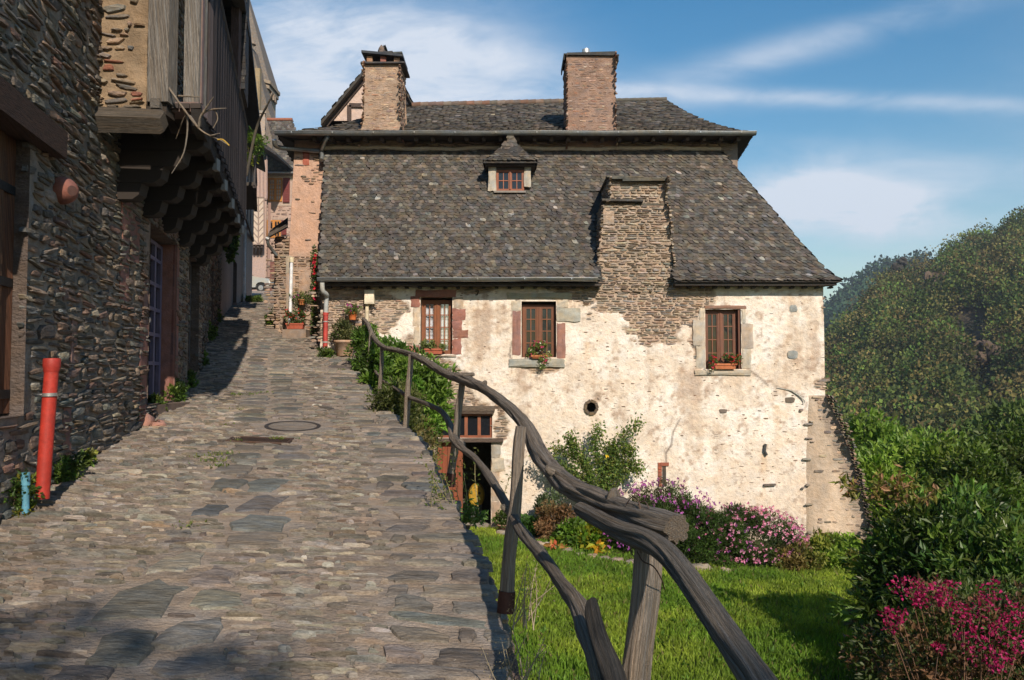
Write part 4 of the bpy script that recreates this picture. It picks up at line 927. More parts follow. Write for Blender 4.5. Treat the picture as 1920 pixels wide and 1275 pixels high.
mb.add([UL+[0.05,.06,-.05],[-5.4,20.1,zE-.1],[-6.6,27,zE-.1],BLp],[(0,1,2,3)],(.05,.04,.033))
for k in range(26):
    x=-4.9+k*.42; mb.bar((x,19.55,zE-.10),(x,20.0,zE-.04),.09,.10,(.07,.05,.04))
mb.build('eaves_board',M['paint'],th)
mb=MB(); p=[RLp*(1-s)+RRp*s+[0,0,.03] for s in np.linspace(0,1,34)]
for i,(a,b_) in enumerate(zip(p[:-1],p[1:])): 
    if i<26: mb.tube([a,b_+(b_-a)*.12],[.085,.10],8,pal([(.20,.11,.08),(.17,.12,.095),(.15,.12,.10)],1)[0])
    else: mb.tube([a,b_+(b_-a)*.12],[.06,.07],8,(.10,.09,.075))
mb.build('ridge_tiles',M['clay'],urf,True)
mb=MB(); gutter(mb,UL[0],UR[0],19.38,zE+.0,.075,dz=0); mb.build('gutter',M['zinc'],th,True)
mb=MB(); mb.tube(pp([(514,262,19.5),(516,272,19.6),(527,277,19.8),(560,280,19.9),(598,283,19.9),(604,278,19.8),(608,266,19.6),(614,256,19.45)]),.055,10,(.33,.35,.35),sub=5); mb.tube(pp([(602,282,19.9),(604,292,19.8),(603,300,19.7)]),.055,10,(.33,.35,.35)); mb.build('downpipe',M['zinc'],th,True)
# long warm ledge under the eave
mb=MB(); r=courses(-4.6,5.3,zE-.62,zE-.10,.03,.06,.14,.5); stones(mb,r,lambda U,V,H:(U,YB-.01-H,V),.03,pal([(.44,.32,.23),(.36,.27,.2),(.3,.22,.17)],len(r)),n=7); mb.build('ledge_stonework',M['rubble'],fwl)
def stack(name,label,xa,xb,yt,yb,Y,dep,taper,cols,capf,flare=0):
    s=thing(name,label,'chimney',P((xa+xb)/2,yb,Y)); a=P(xa,yb,Y);b_=P(xb,yb,Y);zt=P(xa,yt,Y)[2]; z0=a[2]-.5
    hl=lambda z:a[0]+taper*np.clip((z-z0)/(zt-z0),0,1)-flare*np.clip((a[2]+.25-z)/.3,0,1)
    hr=lambda z:b_[0]-taper*np.clip((z-z0)/(zt-z0),0,1)+flare*np.clip((a[2]+.25-z)/.3,0,1)
    mb=MB(); zz=np.linspace(z0,zt,30)
    XX=np.array([np.linspace(hl(z),hr(z),14) for z in zz]);ZZ=np.repeat(zz[:,None],14,1); bc=np.array(cols[0])*.9
    stn=(.75+.5*fbm(XX*3+Y,ZZ*2,9)[...,None])
    mb.grid(np.stack([XX,np.full_like(XX,Y),ZZ],-1),bc*stn)
    for F_,sg in((hl,-1),(hr,1)):
        mb.grid(np.array([[(F_(z),Y+d*dep,z) for d in(0,.5,1)] for z in zz]),bc)
    mb.add([(hl(zt),Y,zt),(hr(zt),Y,zt),(hr(zt),Y+dep,zt),(hl(zt),Y+dep,zt)],[(0,1,2,3)],bc); mb.add([(hl(zt),Y+dep,zt),(hr(zt),Y+dep,zt),(hr(z0),Y+dep,z0),(hl(z0),Y+dep,z0)],[(0,1,2,3)],bc)
    mb.build('mortar_core',M['mortar'],s,True)
    mb=MB(); r=courses(a[0]-.1,b_[0]+.1,z0,zt,.035,.08,.10,.30,.012); k=(r[:,0]-r[:,2]>hl(r[:,1])-.04)&(r[:,0]+r[:,2]<hr(r[:,1])+.04)&(R.uniform(0,1,len(r))<.62)
    r=r[k]; r[:,2:]*=.9; stones(mb,r,lambda U,V,H:(U,Y+.006-H,V),.015,pal(cols,len(r)),n=8,lens=.35,jit=.15)
    for F_,sg in((hl,-1),(hr,1)):
        r=courses(Y,Y+dep,z0,zt,.035,.08,.1,.3,.012); r=r[R.uniform(0,1,len(r))<.8]; stones(mb,r,lambda U,V,H:(F_(V)+sg*(H-.006),U,V),.024,pal(cols,len(r)),n=8)
    mb.build('stonework',M['rubble'],s); capf(s,hl(zt),hr(zt),zt,Y,dep); return s
def cap1(s,x0,x1,z,Y,d):
    mb=MB(); 
    for k in range(5): mb.obox(((x0+x1)/2+R.uniform(-.04,.04),Y+d/2,z+.02+.004*k),((x1-x0)/2+.10-.02*k,0,R.uniform(-.02,.02)),(0,d/2+.10-.02*k,0),(0,0,.02),(.05,.045,.045))
    mb.build('slate_cap',M['slate'],s)
    mb=MB()
    for k,c_ in enumerate([(.36,.2,.12),(.30,.12,.09),(.36,.22,.15)]):
        x=x0+.12+k*(x1-x0-.22)/2; 
        for yy in(Y+.12,Y+d-.12): mb.box(x-.07,x+.07,yy-.06,yy+.06,z+.04,z+.24,c_)
    mb.build('pier',M['block'],s,split=True)
    mb=MB(); mb.obox(((x0+x1)/2,Y+d/2,z+.27),((x1-x0)/2+.07,0,-.05),(0,d/2+.06,0),(0,0,.03),(.04,.045,.055)); mb.obox(((x0+x1)/2-.1,Y+d/2,z+.31),((x1-x0)/2-.1,0,.02),(0,d/2,0),(0,0,.025),(.05,.05,.055)); mb.obox((x1-.22,Y+d/2,z+.38),(.24,0,0.01),(0,.25,0),(0,0,.02),(.07,.075,.07))
    for k in range(3): mb.box(x1-.36+k*.14,x1-.29+k*.14,Y+.2,Y+.35,z+.31,z+.38,(.06,.06,.055))
    mb.build('cover_slab',M['slate'],s)
    mb=MB(); mb.lathe((x0+.36,Y+d/2,z+.33),[(.0,-.02),(.10,0),(.11,.10),(.07,.2),(.075,.26),(.03,.33),(0,.36)],8,(.17,.13,.11)); mb.build('finial_stone',M['rubble'],s,True)
def cap2(s,x0,x1,z,Y,d):
    mb=MB(); 
    for k in range(4): mb.obox(((x0+x1)/2+R.uniform(-.03,.03),Y+d/2,z+.015+.025*k),((x1-x0)/2+.07-.02*k,0,R.uniform(-.012,.03)),(0,d/2+.07-.02*k,0),(0,0,.014),(.045,.045,.045))
    mb.box(x0-.075,x0-.05,Y-.06,Y+d+.05,z-.12,z+.02,(.045,.042,.04)); mb.box(x1+.05,x1+.075,Y-.06,Y+d+.05,z-.15,z+.02,(.045,.042,.04)); mb.build('slate_cap',M['slate'],s)
    mb=MB(); mb.tube([((x0+x1)/2-.07,Y+d/2,z),((x0+x1)/2-.08,Y+d/2,z+.36)],.10,16,(.55,.54,.52)); mb.build('metal_flue',M['zinc'],s,True)
stack('stone_chimney','left stone chimney with slate cap, little piers and a pointed stone on top',680,752,121,241,19.95,.85,.03,[(.42,.30,.22),(.36,.26,.2),(.48,.36,.27),(.26,.2,.17),(.38,.22,.15)],cap1,.07)
stack('stone_chimney','right square pinkish stone chimney with a flat slate cap and short metal flue',1063,1154,105,244,19.95,.95,-.01,[(.33,.22,.17),(.28,.19,.15),(.38,.28,.22),(.21,.16,.14),(.34,.19,.13)],cap2,.02)
for o in bpy.data.objects:
    if o.get('category')=='': o['category']='chimney'
# half-timbered gable behind
YG=28.
gbh=thing('gabled_house','steep half timbered gable rising behind the left stone chimney','house',(-4.5,YG,3))
mb=MB(); L_=P(606,236,YG);T_=P(722,96,YG);R__=P(808,262,YG)
mb.prism([L_+[.12,.05,0],R__+[-.12,.05,0],T_+[0,.05,-.12]],(0,9,0),(.55,.42,.36)); mb.box(L_[0]+.1,R__[0]-.1,YG+.05,YG+9,1,L_[2]+.2,(.5,.38,.32)); mb.build('gable_wall',M['plaster'],gbh)
mb=MB()
for a,b_ in((L_,T_),(T_,R__)):
    mb.bar(a+[0,-.0,-.10],b_+[0,-.0,-.10],.07,.16,(.09,.065,.055))
mb.bar(P(655,197,YG),P(770,200,YG),.06,.14,(.11,.08,.07)); mb.bar(P(655,197,YG)-[0,0,0],P(655,236,YG),.06,.14,(.11,.08,.07)); mb.build('timber_frame',M['wood'],gbh)
mb=MB()
for a,b_,sg in((L_,T_,-1),(R__,T_,1)):
    o=np.array([0,-.35,.06]); tiles(mb,lambda v:a*(1-v)+b_*v+o,lambda v:a*(1-v)+b_*v+o+[0,9.5,0],22,.3,SLATE,SW,up=(sg,0,.7))
    mb.prism([a+o-[0,0,.14],b_+o-[0,0,.14],b_+o,a+o],(0,9.4,0),(.05,.045,.04))
mb.build('roof',M['slate'],gbh)
# ================================================================ left row: near house with loading door
def shade_wall(name,par,Y0,Y1,zb,zt,opens,pals,Hs,dims,mcol=(.20,.16,.13),off=0,mat='rubble',keep=1.,n=9):
    ys=np.arange(Y0,Y1+.01,.09); ys[-1]=Y1; zz=np.arange(zb,zt,.09)
    if zt-zz[-1]>.01: zz=np.append(zz,zt)
    for o in opens:
        for q in o[:2]: ys[np.argmin(abs(ys-q))]=q
        for q in o[2:]: zz[np.argmin(abs(zz-q))]=q
    A,B_=np.meshgrid(ys,zz); m=np.ones((len(zz)-1,len(ys)-1),bool); ca=(A[:-1,:-1]+A[1:,1:])/2; cb=(B_[:-1,:-1]+B_[1:,1:])/2
    for o in opens: m&=~((ca>o[0])&(ca<o[1])&(cb>o[2])&(cb<o[3]))
    X=wallX(A)+off+.012*fbm(A*6,B_*6,3)
    mb=MB(); mb.grid(np.stack([X,A,B_],-1),np.array(mcol)*(.85+.5*fbm(A*1.5,B_*1.5,7)[...,None]),mask=m)
    for o in opens:
        a,b_,c_,d_=o[:4]; dp=-.26; vv=[]
        for (p,q) in(((a,c_),(a,d_)),((b_,c_),(b_,d_)),((a,d_),(b_,d_)),((a,c_),(b_,c_))):
            A0=np.array([wallX(p[0])+off+.03,p[0],p[1]]);A1=np.array([wallX(q[0])+off+.03,q[0],q[1]]); mb.add([A0,A1,A1+[dp,-.0,0],A0+[dp,-.0,0]],[(0,1,2,3)],(.13,.10,.085))
        mb.add([[wallX(a)-.42,a-.4,c_-.3],[wallX(b_)-.42,b_+.4,c_-.3],[wallX(b_)-.42,b_+.4,d_+.3],[wallX(a)-.42,a-.4,d_+.3]],[(0,1,2,3)],(.04,.03,.025))
    w=mb.build('wall',M['mortar'],par,True)
    r=courses(Y0,Y1,zb,zt,*dims,.007); 
    for o in opens: r=r[~((r[:,0]+r[:,2]*.5>o[0])&(r[:,0]-r[:,2]*.5<o[1])&(r[:,1]+r[:,3]*.8>o[2])&(r[:,1]-r[:,3]*.8<o[3]))]
    r=r[R.uniform(0,1,len(r))<keep]; r[:,3]*=R.uniform(.75,1.05,len(r))
    mb=MB(); stones(mb,r,lambda U,V,H:(wallX(U)+off+H,U+H*.22,V),Hs,pal(pals,len(r),.16),n=n,lens=.35,jit=.2,tilt=.08,power=.5,warp=lambda U,V:.07*(fbm(U*1.1,V*1.5,6,3)-.5))
    mb.build('stonework',M[mat],w); return w
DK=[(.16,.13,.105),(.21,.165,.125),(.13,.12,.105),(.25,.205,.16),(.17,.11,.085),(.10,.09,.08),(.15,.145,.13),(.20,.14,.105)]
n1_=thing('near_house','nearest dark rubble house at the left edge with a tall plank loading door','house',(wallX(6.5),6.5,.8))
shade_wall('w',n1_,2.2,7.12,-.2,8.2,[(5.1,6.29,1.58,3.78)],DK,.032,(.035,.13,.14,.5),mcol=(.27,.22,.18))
def onw(Y,z,o=0): return np.array([wallX(Y)+o,Y,z])
mb=MB(); mb.bar(onw(4.7,3.87,.03),onw(6.8,3.87,.03),.2,.23,(.075,.042,.032)); mb.build('lintel',M['wood'],n1_)
mb=MB(); nb=6
for k in range(nb):
    a=5.1+1.19*k/nb+.006; b_=5.1+1.19*(k+1)/nb-.006; mb.bar(onw((a+b_)/2,1.6,-.12),onw((a+b_)/2,3.77,-.12),(b_-a),.04,(.13+.02*(k%2),.065,.035),up=(1,0,0))
dd=mb.build('door',M['wood'],n1_); mb=MB()
for z in(1.75,2.62,3.35): mb.bar(onw(5.12,z,-.085),onw(6.3,z,-.085),.012,.07,(.03,.028,.028))
mb.build('hinge_strap',M['iron'],dd,split=True)
# ---- second house with balcony
n2_=thing('balcony_house','dark rubble house with a jutting timber balcony over the lane','house',(wallX(9),9,1.))
O1=(9.85,11.6,1.52,3.78); O2=(12.95,14.35,1.95,3.85)
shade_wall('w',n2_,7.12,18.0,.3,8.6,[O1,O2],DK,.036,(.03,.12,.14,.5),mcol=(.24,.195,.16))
mb=MB()  # red sandstone jambs and blocks
def wblk(mb,Ya,Yb,za,zb,col,o=.02,d=.28):
    A=[onw(Ya,za,o),onw(Yb,za,o),onw(Yb,zb,o),onw(Ya,zb,o)]; mb.prism([p+R.uniform(-.006,.006,3) for p in A],(-d,-.06,0),np.array(col)*R.uniform(.85,1.15))
RS=(.22,.105,.085)
for (a,b_,c_,d_,cl) in[(9.55,9.85,1.3,1.95,RS),(9.5,9.85,1.97,2.5,RS),(9.6,9.85,2.52,3.1,(.21,.12,.1)),(9.58,9.85,3.12,3.78,(.25,.18,.14)),(11.6,11.85,1.4,3.8,RS),(9.5,11.9,3.80,4.0,(.2,.12,.1)),
   (8.75,9.1,3.5,3.85,RS),(8.8,9.05,3.15,3.48,(.22,.12,.1)),(9.1,9.4,3.2,3.75,RS),(8.75,9.05,2.7,3.12,RS),(9.12,9.3,2.85,3.18,(.24,.17,.12)),(7.2,7.4,1.0,1.6,(.2,.1,.08)),(7.35,7.5,2.0,2.4,(.2,.12,.1))]:
    wblk(mb,a,b_,c_,d_,cl)
for k in range(7):   # far jamb seen face on
    z=1.52+k*.33; mb.box(wallX(11.6)-.28,wallX(11.6)+.0,11.585,11.7,z,z+.322,np.array([(.17,.07,.055),(.20,.095,.08),(.13,.075,.07)][k%3]))
mb.build('sandstone_surround',M['block'],n2_,split=True)
mb=MB(); cl=(.13,.11,.17)   # glazed purple door
A=lambda Y,z:onw(Y,z,-.2)
for Y in(9.9,10.3,10.7,11.1,11.5): mb.bar(A(Y,1.56),A(Y,3.74),.05,.05,cl,up=(1,0,0))
for z in(1.6,2.05,2.45,2.8,3.15,3.5,3.72): mb.bar(A(9.88,z),A(11.55,z),.04,.05,cl)
pd=mb.build('door',M['paint'],n2_); pd['label']='narrow glazed door with mauve glazing bars set in red stone'; mb=MB(); mb.prism([A(9.88,1.56)-[.03,0,0],A(11.55,1.56)-[.03,0,0],A(11.55,3.75)-[.03,0,0],A(9.88,3.75)-[.03,0,0]],(-.02,0,0),(.02,.02,.03)); mb.build('pane',M['glass'],pd)
mb=MB(); mb.tube([A(10.6,2.62)+[.02,0,0],A(10.6,2.62)+[.07,0,0]],[.025,.035],8,(.6,.6,.6)); mb.build('handle',M['zinc'],pd)
mb=MB(); mb.prism([onw(12.95,1.95,-.12),onw(14.35,2.1,-.12),onw(14.35,3.85,-.12),onw(12.95,3.85,-.12)],(-.04,0,0),(.085,.085,.085)); 
for k in range(6): Y=13.1+k*.22; mb.bar(onw(Y,2.,-.11),onw(Y,3.83,-.11),.01,.02,(.05,.05,.05))
d2=mb.build('door',M['wood'],n2_); d2['label']='plain grey plank door further up the lane'
mb=MB(); mb.box(wallX(10.6)-.3,wallX(10.6)+.06,9.9,11.5,1.2,1.50,(.14,.10,.08)); mb.build('doorstep',M['block'],n2_)
# jutting side wall (ochre mortar) with beam
OUT=lambda Y:-1.024-.267*Y
mb=MB(); x0=P(164,0,8.)[0]-.25; x1=P(277,0,8.)[0]; zB=P(0,205,8.)[2]
xs_=np.arange(x0,x1+.01,.03); zz=np.arange(zB,8.4,.03); A,B_=np.meshgrid(xs_,zz); mb.grid(np.stack([A,8.0+.03*(.5-fbm(A*5,B_*5,8)),B_],-1),np.array([.25,.18,.115])*(.55+.9*fbm(A*7,B_*9,3)[...,None])); mb.box(x1-.02,x1,8.03,8.4,zB,8.4,(.3,.22,.15))
sw=mb.build('side_wall',M['plaster'],n2_,True)
mb=MB(); r=courses(x0,x1,zB,8.4,.04,.10,.10,.30,.02); k=(r[:,1]<zB+.22)|(R.uniform(0,1,len(r))<.62); r=r[k&(r[:,0]+r[:,2]<x1)]; stones(mb,r,lambda U,V,H:(U,7.99-H,V),.025,pal([(.30,.22,.155),(.24,.19,.145),(.36,.27,.19),(.20,.18,.16),(.30,.13,.09)],len(r)),n=9,lens=.5,jit=.2,tilt=.12); mb.build('bare_stonework',M['rubble'],sw)
bal=thing('timber_balcony','dark jutting timber balcony with a railing of narrow vertical slats','balcony',(OUT(9),9,4.3))
mb=MB(); a=P(164,224,7.95);b_=P(308,228,7.95); mb.tube([a-[.3,0,0],a,(a+b_)/2,b_-[.04,0,0],b_],[.13,.135,.13,.125,.10],4,(.12,.10,.08),noise=.05,seed=4); 
mb.build('beam',M['wood'],bal)
mb=MB(); 
def post(mb,pa,pb,Y,zt,zb,d=.22,col=(.19,.17,.15)): 
    a=P(pa,100,Y)[0];b_=P(pb,100,Y)[0]; mb.obox(((a+b_)/2,Y+d/2,(zt+zb)/2),((b_-a)/2,0,0),(0,d/2,0),(0,0,(zt-zb)/2),col)
post(mb,277,316,7.97,8.4,P(0,190,7.97)[2]); post(mb,283,301,7.95,P(0,185,7.97)[2],P(0,203,7.97)[2]); mb.build('post',M['wood'],bal)
mb=MB(); post(mb,276,314,8.02,P(0,188,8)[2],P(0,214,8)[2],.2,(.08,.065,.055)); mb.build('bracket',M['wood'],bal)
mb=MB(); post(mb,345,373,8.2,8.6,P(0,194,8.2)[2],.22,(.23,.21,.19)); mb.build('post',M['wood'],bal)
mb=MB(); post(mb,373,379,8.25,8.6,P(0,190,8.2)[2],.05,(.16,.11,.10)); post(mb,312,317,8.25,P(0,140,8.2)[2],P(0,205,8.2)[2],.05,(.16,.11,.10)); mb.box(P(317,0,8.2)[0],P(379,0,8.2)[0],8.15,8.4,P(0,212,8.2)[2],P(0,194,8.2)[2],(.17,.12,.11)); mb.build('metal_frame',M['paint'],bal)
zf=CZ+2.72; zr=CZ+4.36
def ol(Y,z,o=0): return np.array([OUT(Y)+o,Y,z])
n=92
for grp,(Ya,Yb) in enumerate(((8.5,10.3),(10.36,12.15),(12.2,14.0))):
    mb=MB(); k_=int((Yb-Ya)/.15)
    for k in range(k_):
        Y=Ya+(k+.5)*(Yb-Ya)/k_; o_=.03+(.022 if k%2 else -.004); mb.bar(ol(Y,zf-.02+R.uniform(-.01,.01),o_),ol(Y,zr-.04,o_),.105,.022,np.array([.085,.068,.07])*(R.uniform(.4,.75) if k%2 else R.uniform(.9,1.5)),up=(1,0,0))  # alternate slats coloured darker and lighter, painting in the shading of slat edges
    mb.build('slat_panel',M['wood'],bal)
mb=MB(); mb.tube([ol(Y,zr+.015*math.sin(Y*2),.04) for Y in np.arange(8.1,14.2,.3)],.045,8,(.12,.10,.09),noise=.1,seed=8); mb.build('top_rail',M['wood'],bal,True)
mb=MB(); 
for Y in(10.33,12.17,14.0): mb.bar(ol(Y,zf-.1,-.02),ol(Y,zr,-.02),.07,.07,(.06,.05,.048),up=(1,0,0))
mb.build('rail_post',M['wood'],bal,split=True)
mb=MB(); nn=9 
for k in range(nn):   # floor boards
    f0=k/nn; f1=(k+.93)/nn
    q=lambda Y,f,z:np.array([wallX(Y)*(1-f)+OUT(Y)*f,Y,z]); mb.prism([q(8.1,f0,zf),q(8.1,f1,zf),q(14,f1,zf),q(14,f0,zf)],(0,0,.05),(.05,.04,.035))
mb.bar(ol(8.1,zf-.10,-.05),ol(14.1,zf-.10,-.05),.10,.18,(.045,.038,.034)); mb.bar(onw(8.1,zf-.09,.5),onw(14.1,zf-.09,.5),.10,.16,(.045,.038,.034)); mb.build('floor',M['wood'],bal)
for k,Y in enumerate((8.7,9.6,10.65,11.8,12.95,13.95)):  # stepped corbels
    mb=MB(); w0=wallX(Y); o=OUT(Y)
    for s_,(f,z) in enumerate(((1.02,zf-.29),(.78,zf-.47),(.54,zf-.65),(.3,zf-.83))):
        xe=w0+(o-w0)*f; mb.prism([(w0-.2,Y-.09,z),(xe-.10,Y-.09,z),(xe-.03,Y-.09,z+.05),(xe,Y-.09,z+.175),(w0-.2,Y-.09,z+.175)],(0,.18,0),(.035,.028,.024))
    cb=mb.build('corbel',M['wood'],bal)
    if k>0: mb=MB(); mb.box(o-.02,o+.035,Y-.07,Y+.04,zf-.27,zf-.13,(.24,.23,.22)); mb.build('joist_end',M['wood'],cb)
# slate-hung block and eaves above the balcony
mb=MB(); zt=9.2; z0=CZ+5.05
mb.prism([ol(14.05,z0,-1.6),ol(14.05,z0,0),ol(15.2,z0+.05,0),ol(15.2,z0,-1.5)],(0,0,zt-z0),(.03,.028,.028)); 
for k in range(34):
    z=z0+.0+k*.12; mb.obox((OUT(14)-.75,14.03,z+.06),(.77+R.uniform(-.012,.012),0,0),(0,.012,-.004),(0,.004,.062),np.array([.035,.033,.034])*R.uniform(.7,1.4))
mb.build('slate_hung_bay',M['slate'],n2_)
mb=MB(); mb.bar(ol(13.9,zr-.1,-.14),ol(13.9,zt,-.14),.14,.14,(.14,.09,.08),up=(1,0,0)); mb.build('corner_post',M['wood'],n2_)
mb=MB(); mb.prism([onw(6.9,8.3,-3.5)+[0,0,2.3],onw(6.9,8.3,0)*[1,1,1],ol(6.9,8.25,.06),ol(15.1,8.35,.02),onw(15.2,8.4,-3.5)+[0,0,2.3]],(0,0,.16),(.05,.045,.042)); mb.build('roof',M['slate'],n2_)
# things on that wall and balcony
jar=thing('clay_jar_spout','round terracotta pot set in the rubble wall under the balcony','pot',onw(7.35,3.55,.1))
c_=P(121,357,6.95); mb=MB(); a=np.linspace(0,1,9); ax=np.array([.9,-.42,-.12]); ax/=np.linalg.norm(ax); mb.tube([c_-ax*.14,c_-ax*.07,c_,c_+ax*.05,c_+ax*.085,c_+ax*.10],[.10,.125,.12,.10,.075,.045],16,(.21,.085,.065),noise=.05,capcol=(.10,.05,.04)); mb.build('pot_body',M['clay'],jar,True)
br=thing('dry_branches','bare dry twigs hanging from the near end of the balcony','branches',P(350,190,8.05)); mb=MB(); 
for l in ([(317,165,8),(345,205,7.9),(372,240,7.85),(395,255,7.8),(412,262,7.75),(428,272,7.7)],[(345,205,7.9),(352,230,7.95),(345,285,7.95),(322,325,8.0)],[(372,240,7.85),(378,215,7.8),(400,205,7.8),(408,222,7.8),(400,240,7.8)],[(378,215,7.8),(400,182,7.7)],[(400,205,7.8),(424,203,7.7)],[(395,255,7.8),(412,250,7.7)],[(372,240,7.85),(350,215,8.1),(330,260,8.3)],[(335,180,7.9),(375,182,7.8)]):
    mb.tube([P(*q) for q in l],np.linspace(.013,.004,len(l)),5,(.20,.165,.13),sub=4,noise=.2)
mb.tube([P(*q) for q in[(408,262,7.75),(418,262,7.74),(430,273,7.7)]],.008,5,(.45,.28,.05),sub=3); mb.build('twig',M['bark'],br,True)
# red downpipe
dp=thing('red_drainpipe','fat red plastic drainpipe with socket at the top, standing against the left wall','drainpipe',P(80,905,7.05)); mb=MB()
mb.tube(pp([(79,935,6.27),(97,690,6.32)]),.052,20,(.36,.030,.018)); mb.tube(pp([(96,700,6.32),(97,688,6.32),(97.5,674,6.32),(97.5,672,6.32)]),[.052,.064,.064,.058],20,(.33,.028,.018)); mb.build('pipe',M['plastic'],dp,True)
for (x,y_) in((93,740),(83,868)): mb=MB(); mb.tube(pp([(x,y_-3,6.3),(x,y_+3,6.3)]),.056,20,(.45,.44,.43)); mb.bar(P(x-14,y_,6.35),P(x-30,y_,6.45),.02,.015,(.4,.39,.38)); mb.build('pipe_clip',M['zinc'],dp,True)
bp_=thing('blue_pipe','short stub of light blue plastic pipe in the weeds beside the red drainpipe','pipe',P(48,935,6.7)); mb=MB(); mb.tube(pp([(48,962,6.15),(48,905,6.15)]),.026,14,(.09,.25,.33)); mb.tube(pp([(48,910,6.15),(48,886,6.15)]),.032,14,(.10,.28,.36)); mb.build('pipe',M['plastic'],bp_,True)
c_=G(268,792); tag_=None
for k,(x,y_,w,h,l) in enumerate(((268,792,.13,.12,'larger pink boulder at the foot of the left wall beside the weeds'),(296,795,.10,.06,'smaller pink stone lying to the right of the pink boulder'))):
    c_=G(x,y_+6); mb=MB(); V,dd_=[],[]
    mb.lathe(c_,[(w*.9,-.03),(w,.02),(w*.95,h*.6),(w*.6,h*1.1),(w*.2,h*1.2),(0,h*1.2)],9,(.33,.17,.13)); v=mb.v[0]; v+=R.uniform(-.018,.018,v.shape)*w/.1; tag(mb.build('pink_stone',M['block'],None,True),l,'stone')
mb=MB(); mb.tube(pp([(250,790,9.6),(247,770,9.6),(247,735,9.5),(253,690,9.5),(258,650,9.5),(259,612,9.5)]),[.012,.013,.012,.011,.010,.009],7,(.30,.19,.12),sub=5,noise=.15); tag(mb.build('leaning_stick',M['bark'],None,True),'thin bare brown stick leaning against the left rubble wall','stick')
# ================================================================ houses further up the lane
h3=thing('pink_house','pinkish rendered house with a drainpipe beyond the balcony on the left side','house',(wallX(30),30,5))
PK=[(.20,.14,.115),(.26,.19,.15),(.16,.13,.115),(.24,.15,.12)]
D3=(34.6,36.4,float(road_z(-12.4,35.5))-.1,CZ+5.0)
def wallgrid(mb,Y0,Y1,zb,zt,colf,opens=(),st=.25):
    ys=np.arange(Y0,Y1,st); ys=np.append(ys,Y1); zz=np.arange(zb,zt+st,st)
    for o in opens:
        for q in o[:2]: ys[np.argmin(abs(ys-q))]=q
        for q in o[2:]: zz[np.argmin(abs(zz-q))]=q
    A,B_=np.meshgrid(ys,zz); m=np.ones((len(zz)-1,len(ys)-1),bool); ca=(A[:-1,:-1]+A[1:,1:])/2; cb=(B_[:-1,:-1]+B_[1:,1:])/2
    for o in opens: m&=~((ca>o[0])&(ca<o[1])&(cb>o[2])&(cb<o[3]))
    mb.grid(np.stack([wallX(A),A,B_],-1),colf(A,B_),mask=m)
    for o in opens:
        a,b_,c_,d_=o
        for (p,q) in(((a,c_),(a,d_)),((b_,c_),(b_,d_)),((a,d_),(b_,d_)),((a,c_),(b_,c_))):
            A0=onw(p[0],p[1]);A1=onw(q[0],q[1]); mb.add([A0,A1,A1+[-.35,-.1,0],A0+[-.35,-.1,0]],[(0,1,2,3)],(.1,.075,.06))
mb=MB(); W3=[(30.2,31.4,CZ+5.4,CZ+7.2),(38.6,39.4,CZ+5.2,CZ+7.4),(21.0,22.0,CZ+2.8,CZ+4.0)]
wallgrid(mb,24.5,41.7,2.4,13.2,lambda A,B_:np.array([.34,.235,.19])*(.7+.5*fbm(A*.5,B_*.5,12)[...,None]),[D3]+W3[:2]); 
e=onw(41.7,0); mb.add([e+[0,0,4],e+[-6,1.6,4],e+[-6,1.6,13.2],e+[0,0,13.2]],[(0,1,2,3)],(.3,.2,.16)); wl=mb.build('wall',M['plaster'],h3,True)
mb=MB(); mb.add([onw(D3[0],D3[2],-.2),onw(D3[1],D3[2],-.2),onw(D3[1],D3[3],-.2),onw(D3[0],D3[3],-.2)],[(0,1,2,3)],(.045,.035,.03)); mb.bar(onw(D3[0]+.3,D3[2],-.12),onw(D3[0]+.3,D3[3],-.12),.5,.06,(.19,.10,.075),up=(1,0,0)); mb.build('door',M['paint'],h3)
mb=MB(); mb.box(wallX(35.5)-.3,wallX(35.5)+.5,34.5,36.5,D3[2]-.4,D3[2]+.08,(.28,.2,.16)); mb.build('doorstep',M['block'],h3)
for o in W3[:2]:
    mb=MB(); 
    for Y in(o[0]+.05,(o[0]+o[1])/2,o[1]-.05): mb.bar(onw(Y,o[2],-.1),onw(Y,o[3],-.1),.07,.06,(.15,.1,.08),up=(1,0,0))
    for z in(o[2],(o[2]+o[3])/2,o[3]): mb.bar(onw(o[0],z,-.1),onw(o[1],z,-.1),.06,.06,(.15,.1,.08))
    w_=mb.build('window',M['paint'],h3); mb=MB(); mb.add([onw(o[0],o[2],-.15),onw(o[1],o[2],-.15),onw(o[1],o[3],-.15),onw(o[0],o[3],-.15)],[(0,1,2,3)],(.02,.02,.02)); mb.build('pane',M['glass'],w_)
mb=MB(); mb.tube([onw(38.0,4.5,.12),onw(38.0,12.6,.12)],.07,8,(.55,.54,.53)); mb.build('downpipe',M['plastic'],h3,True)
mb=MB(); mb.prism([onw(24,13.0,-5)+[0,0,3],onw(24,13.0,.75),onw(42.2,12.6,.75),onw(42.2,12.6,-5)+[0,0,3]],(0,0,.2),(.05,.045,.04)); mb.build('roof',M['slate'],h3)
mb=MB(); 
for Y in np.arange(25,42,1.2): mb.bar(onw(Y,9.0,.02),onw(Y,12.9,.02),.14,.05,(.13,.09,.08),up=(1,0,0))
mb.bar(onw(24.5,8.9,.03),onw(41.7,8.9,.03),.08,.2,(.14,.10,.085)); mb.build('timber_frame',M['wood'],h3)
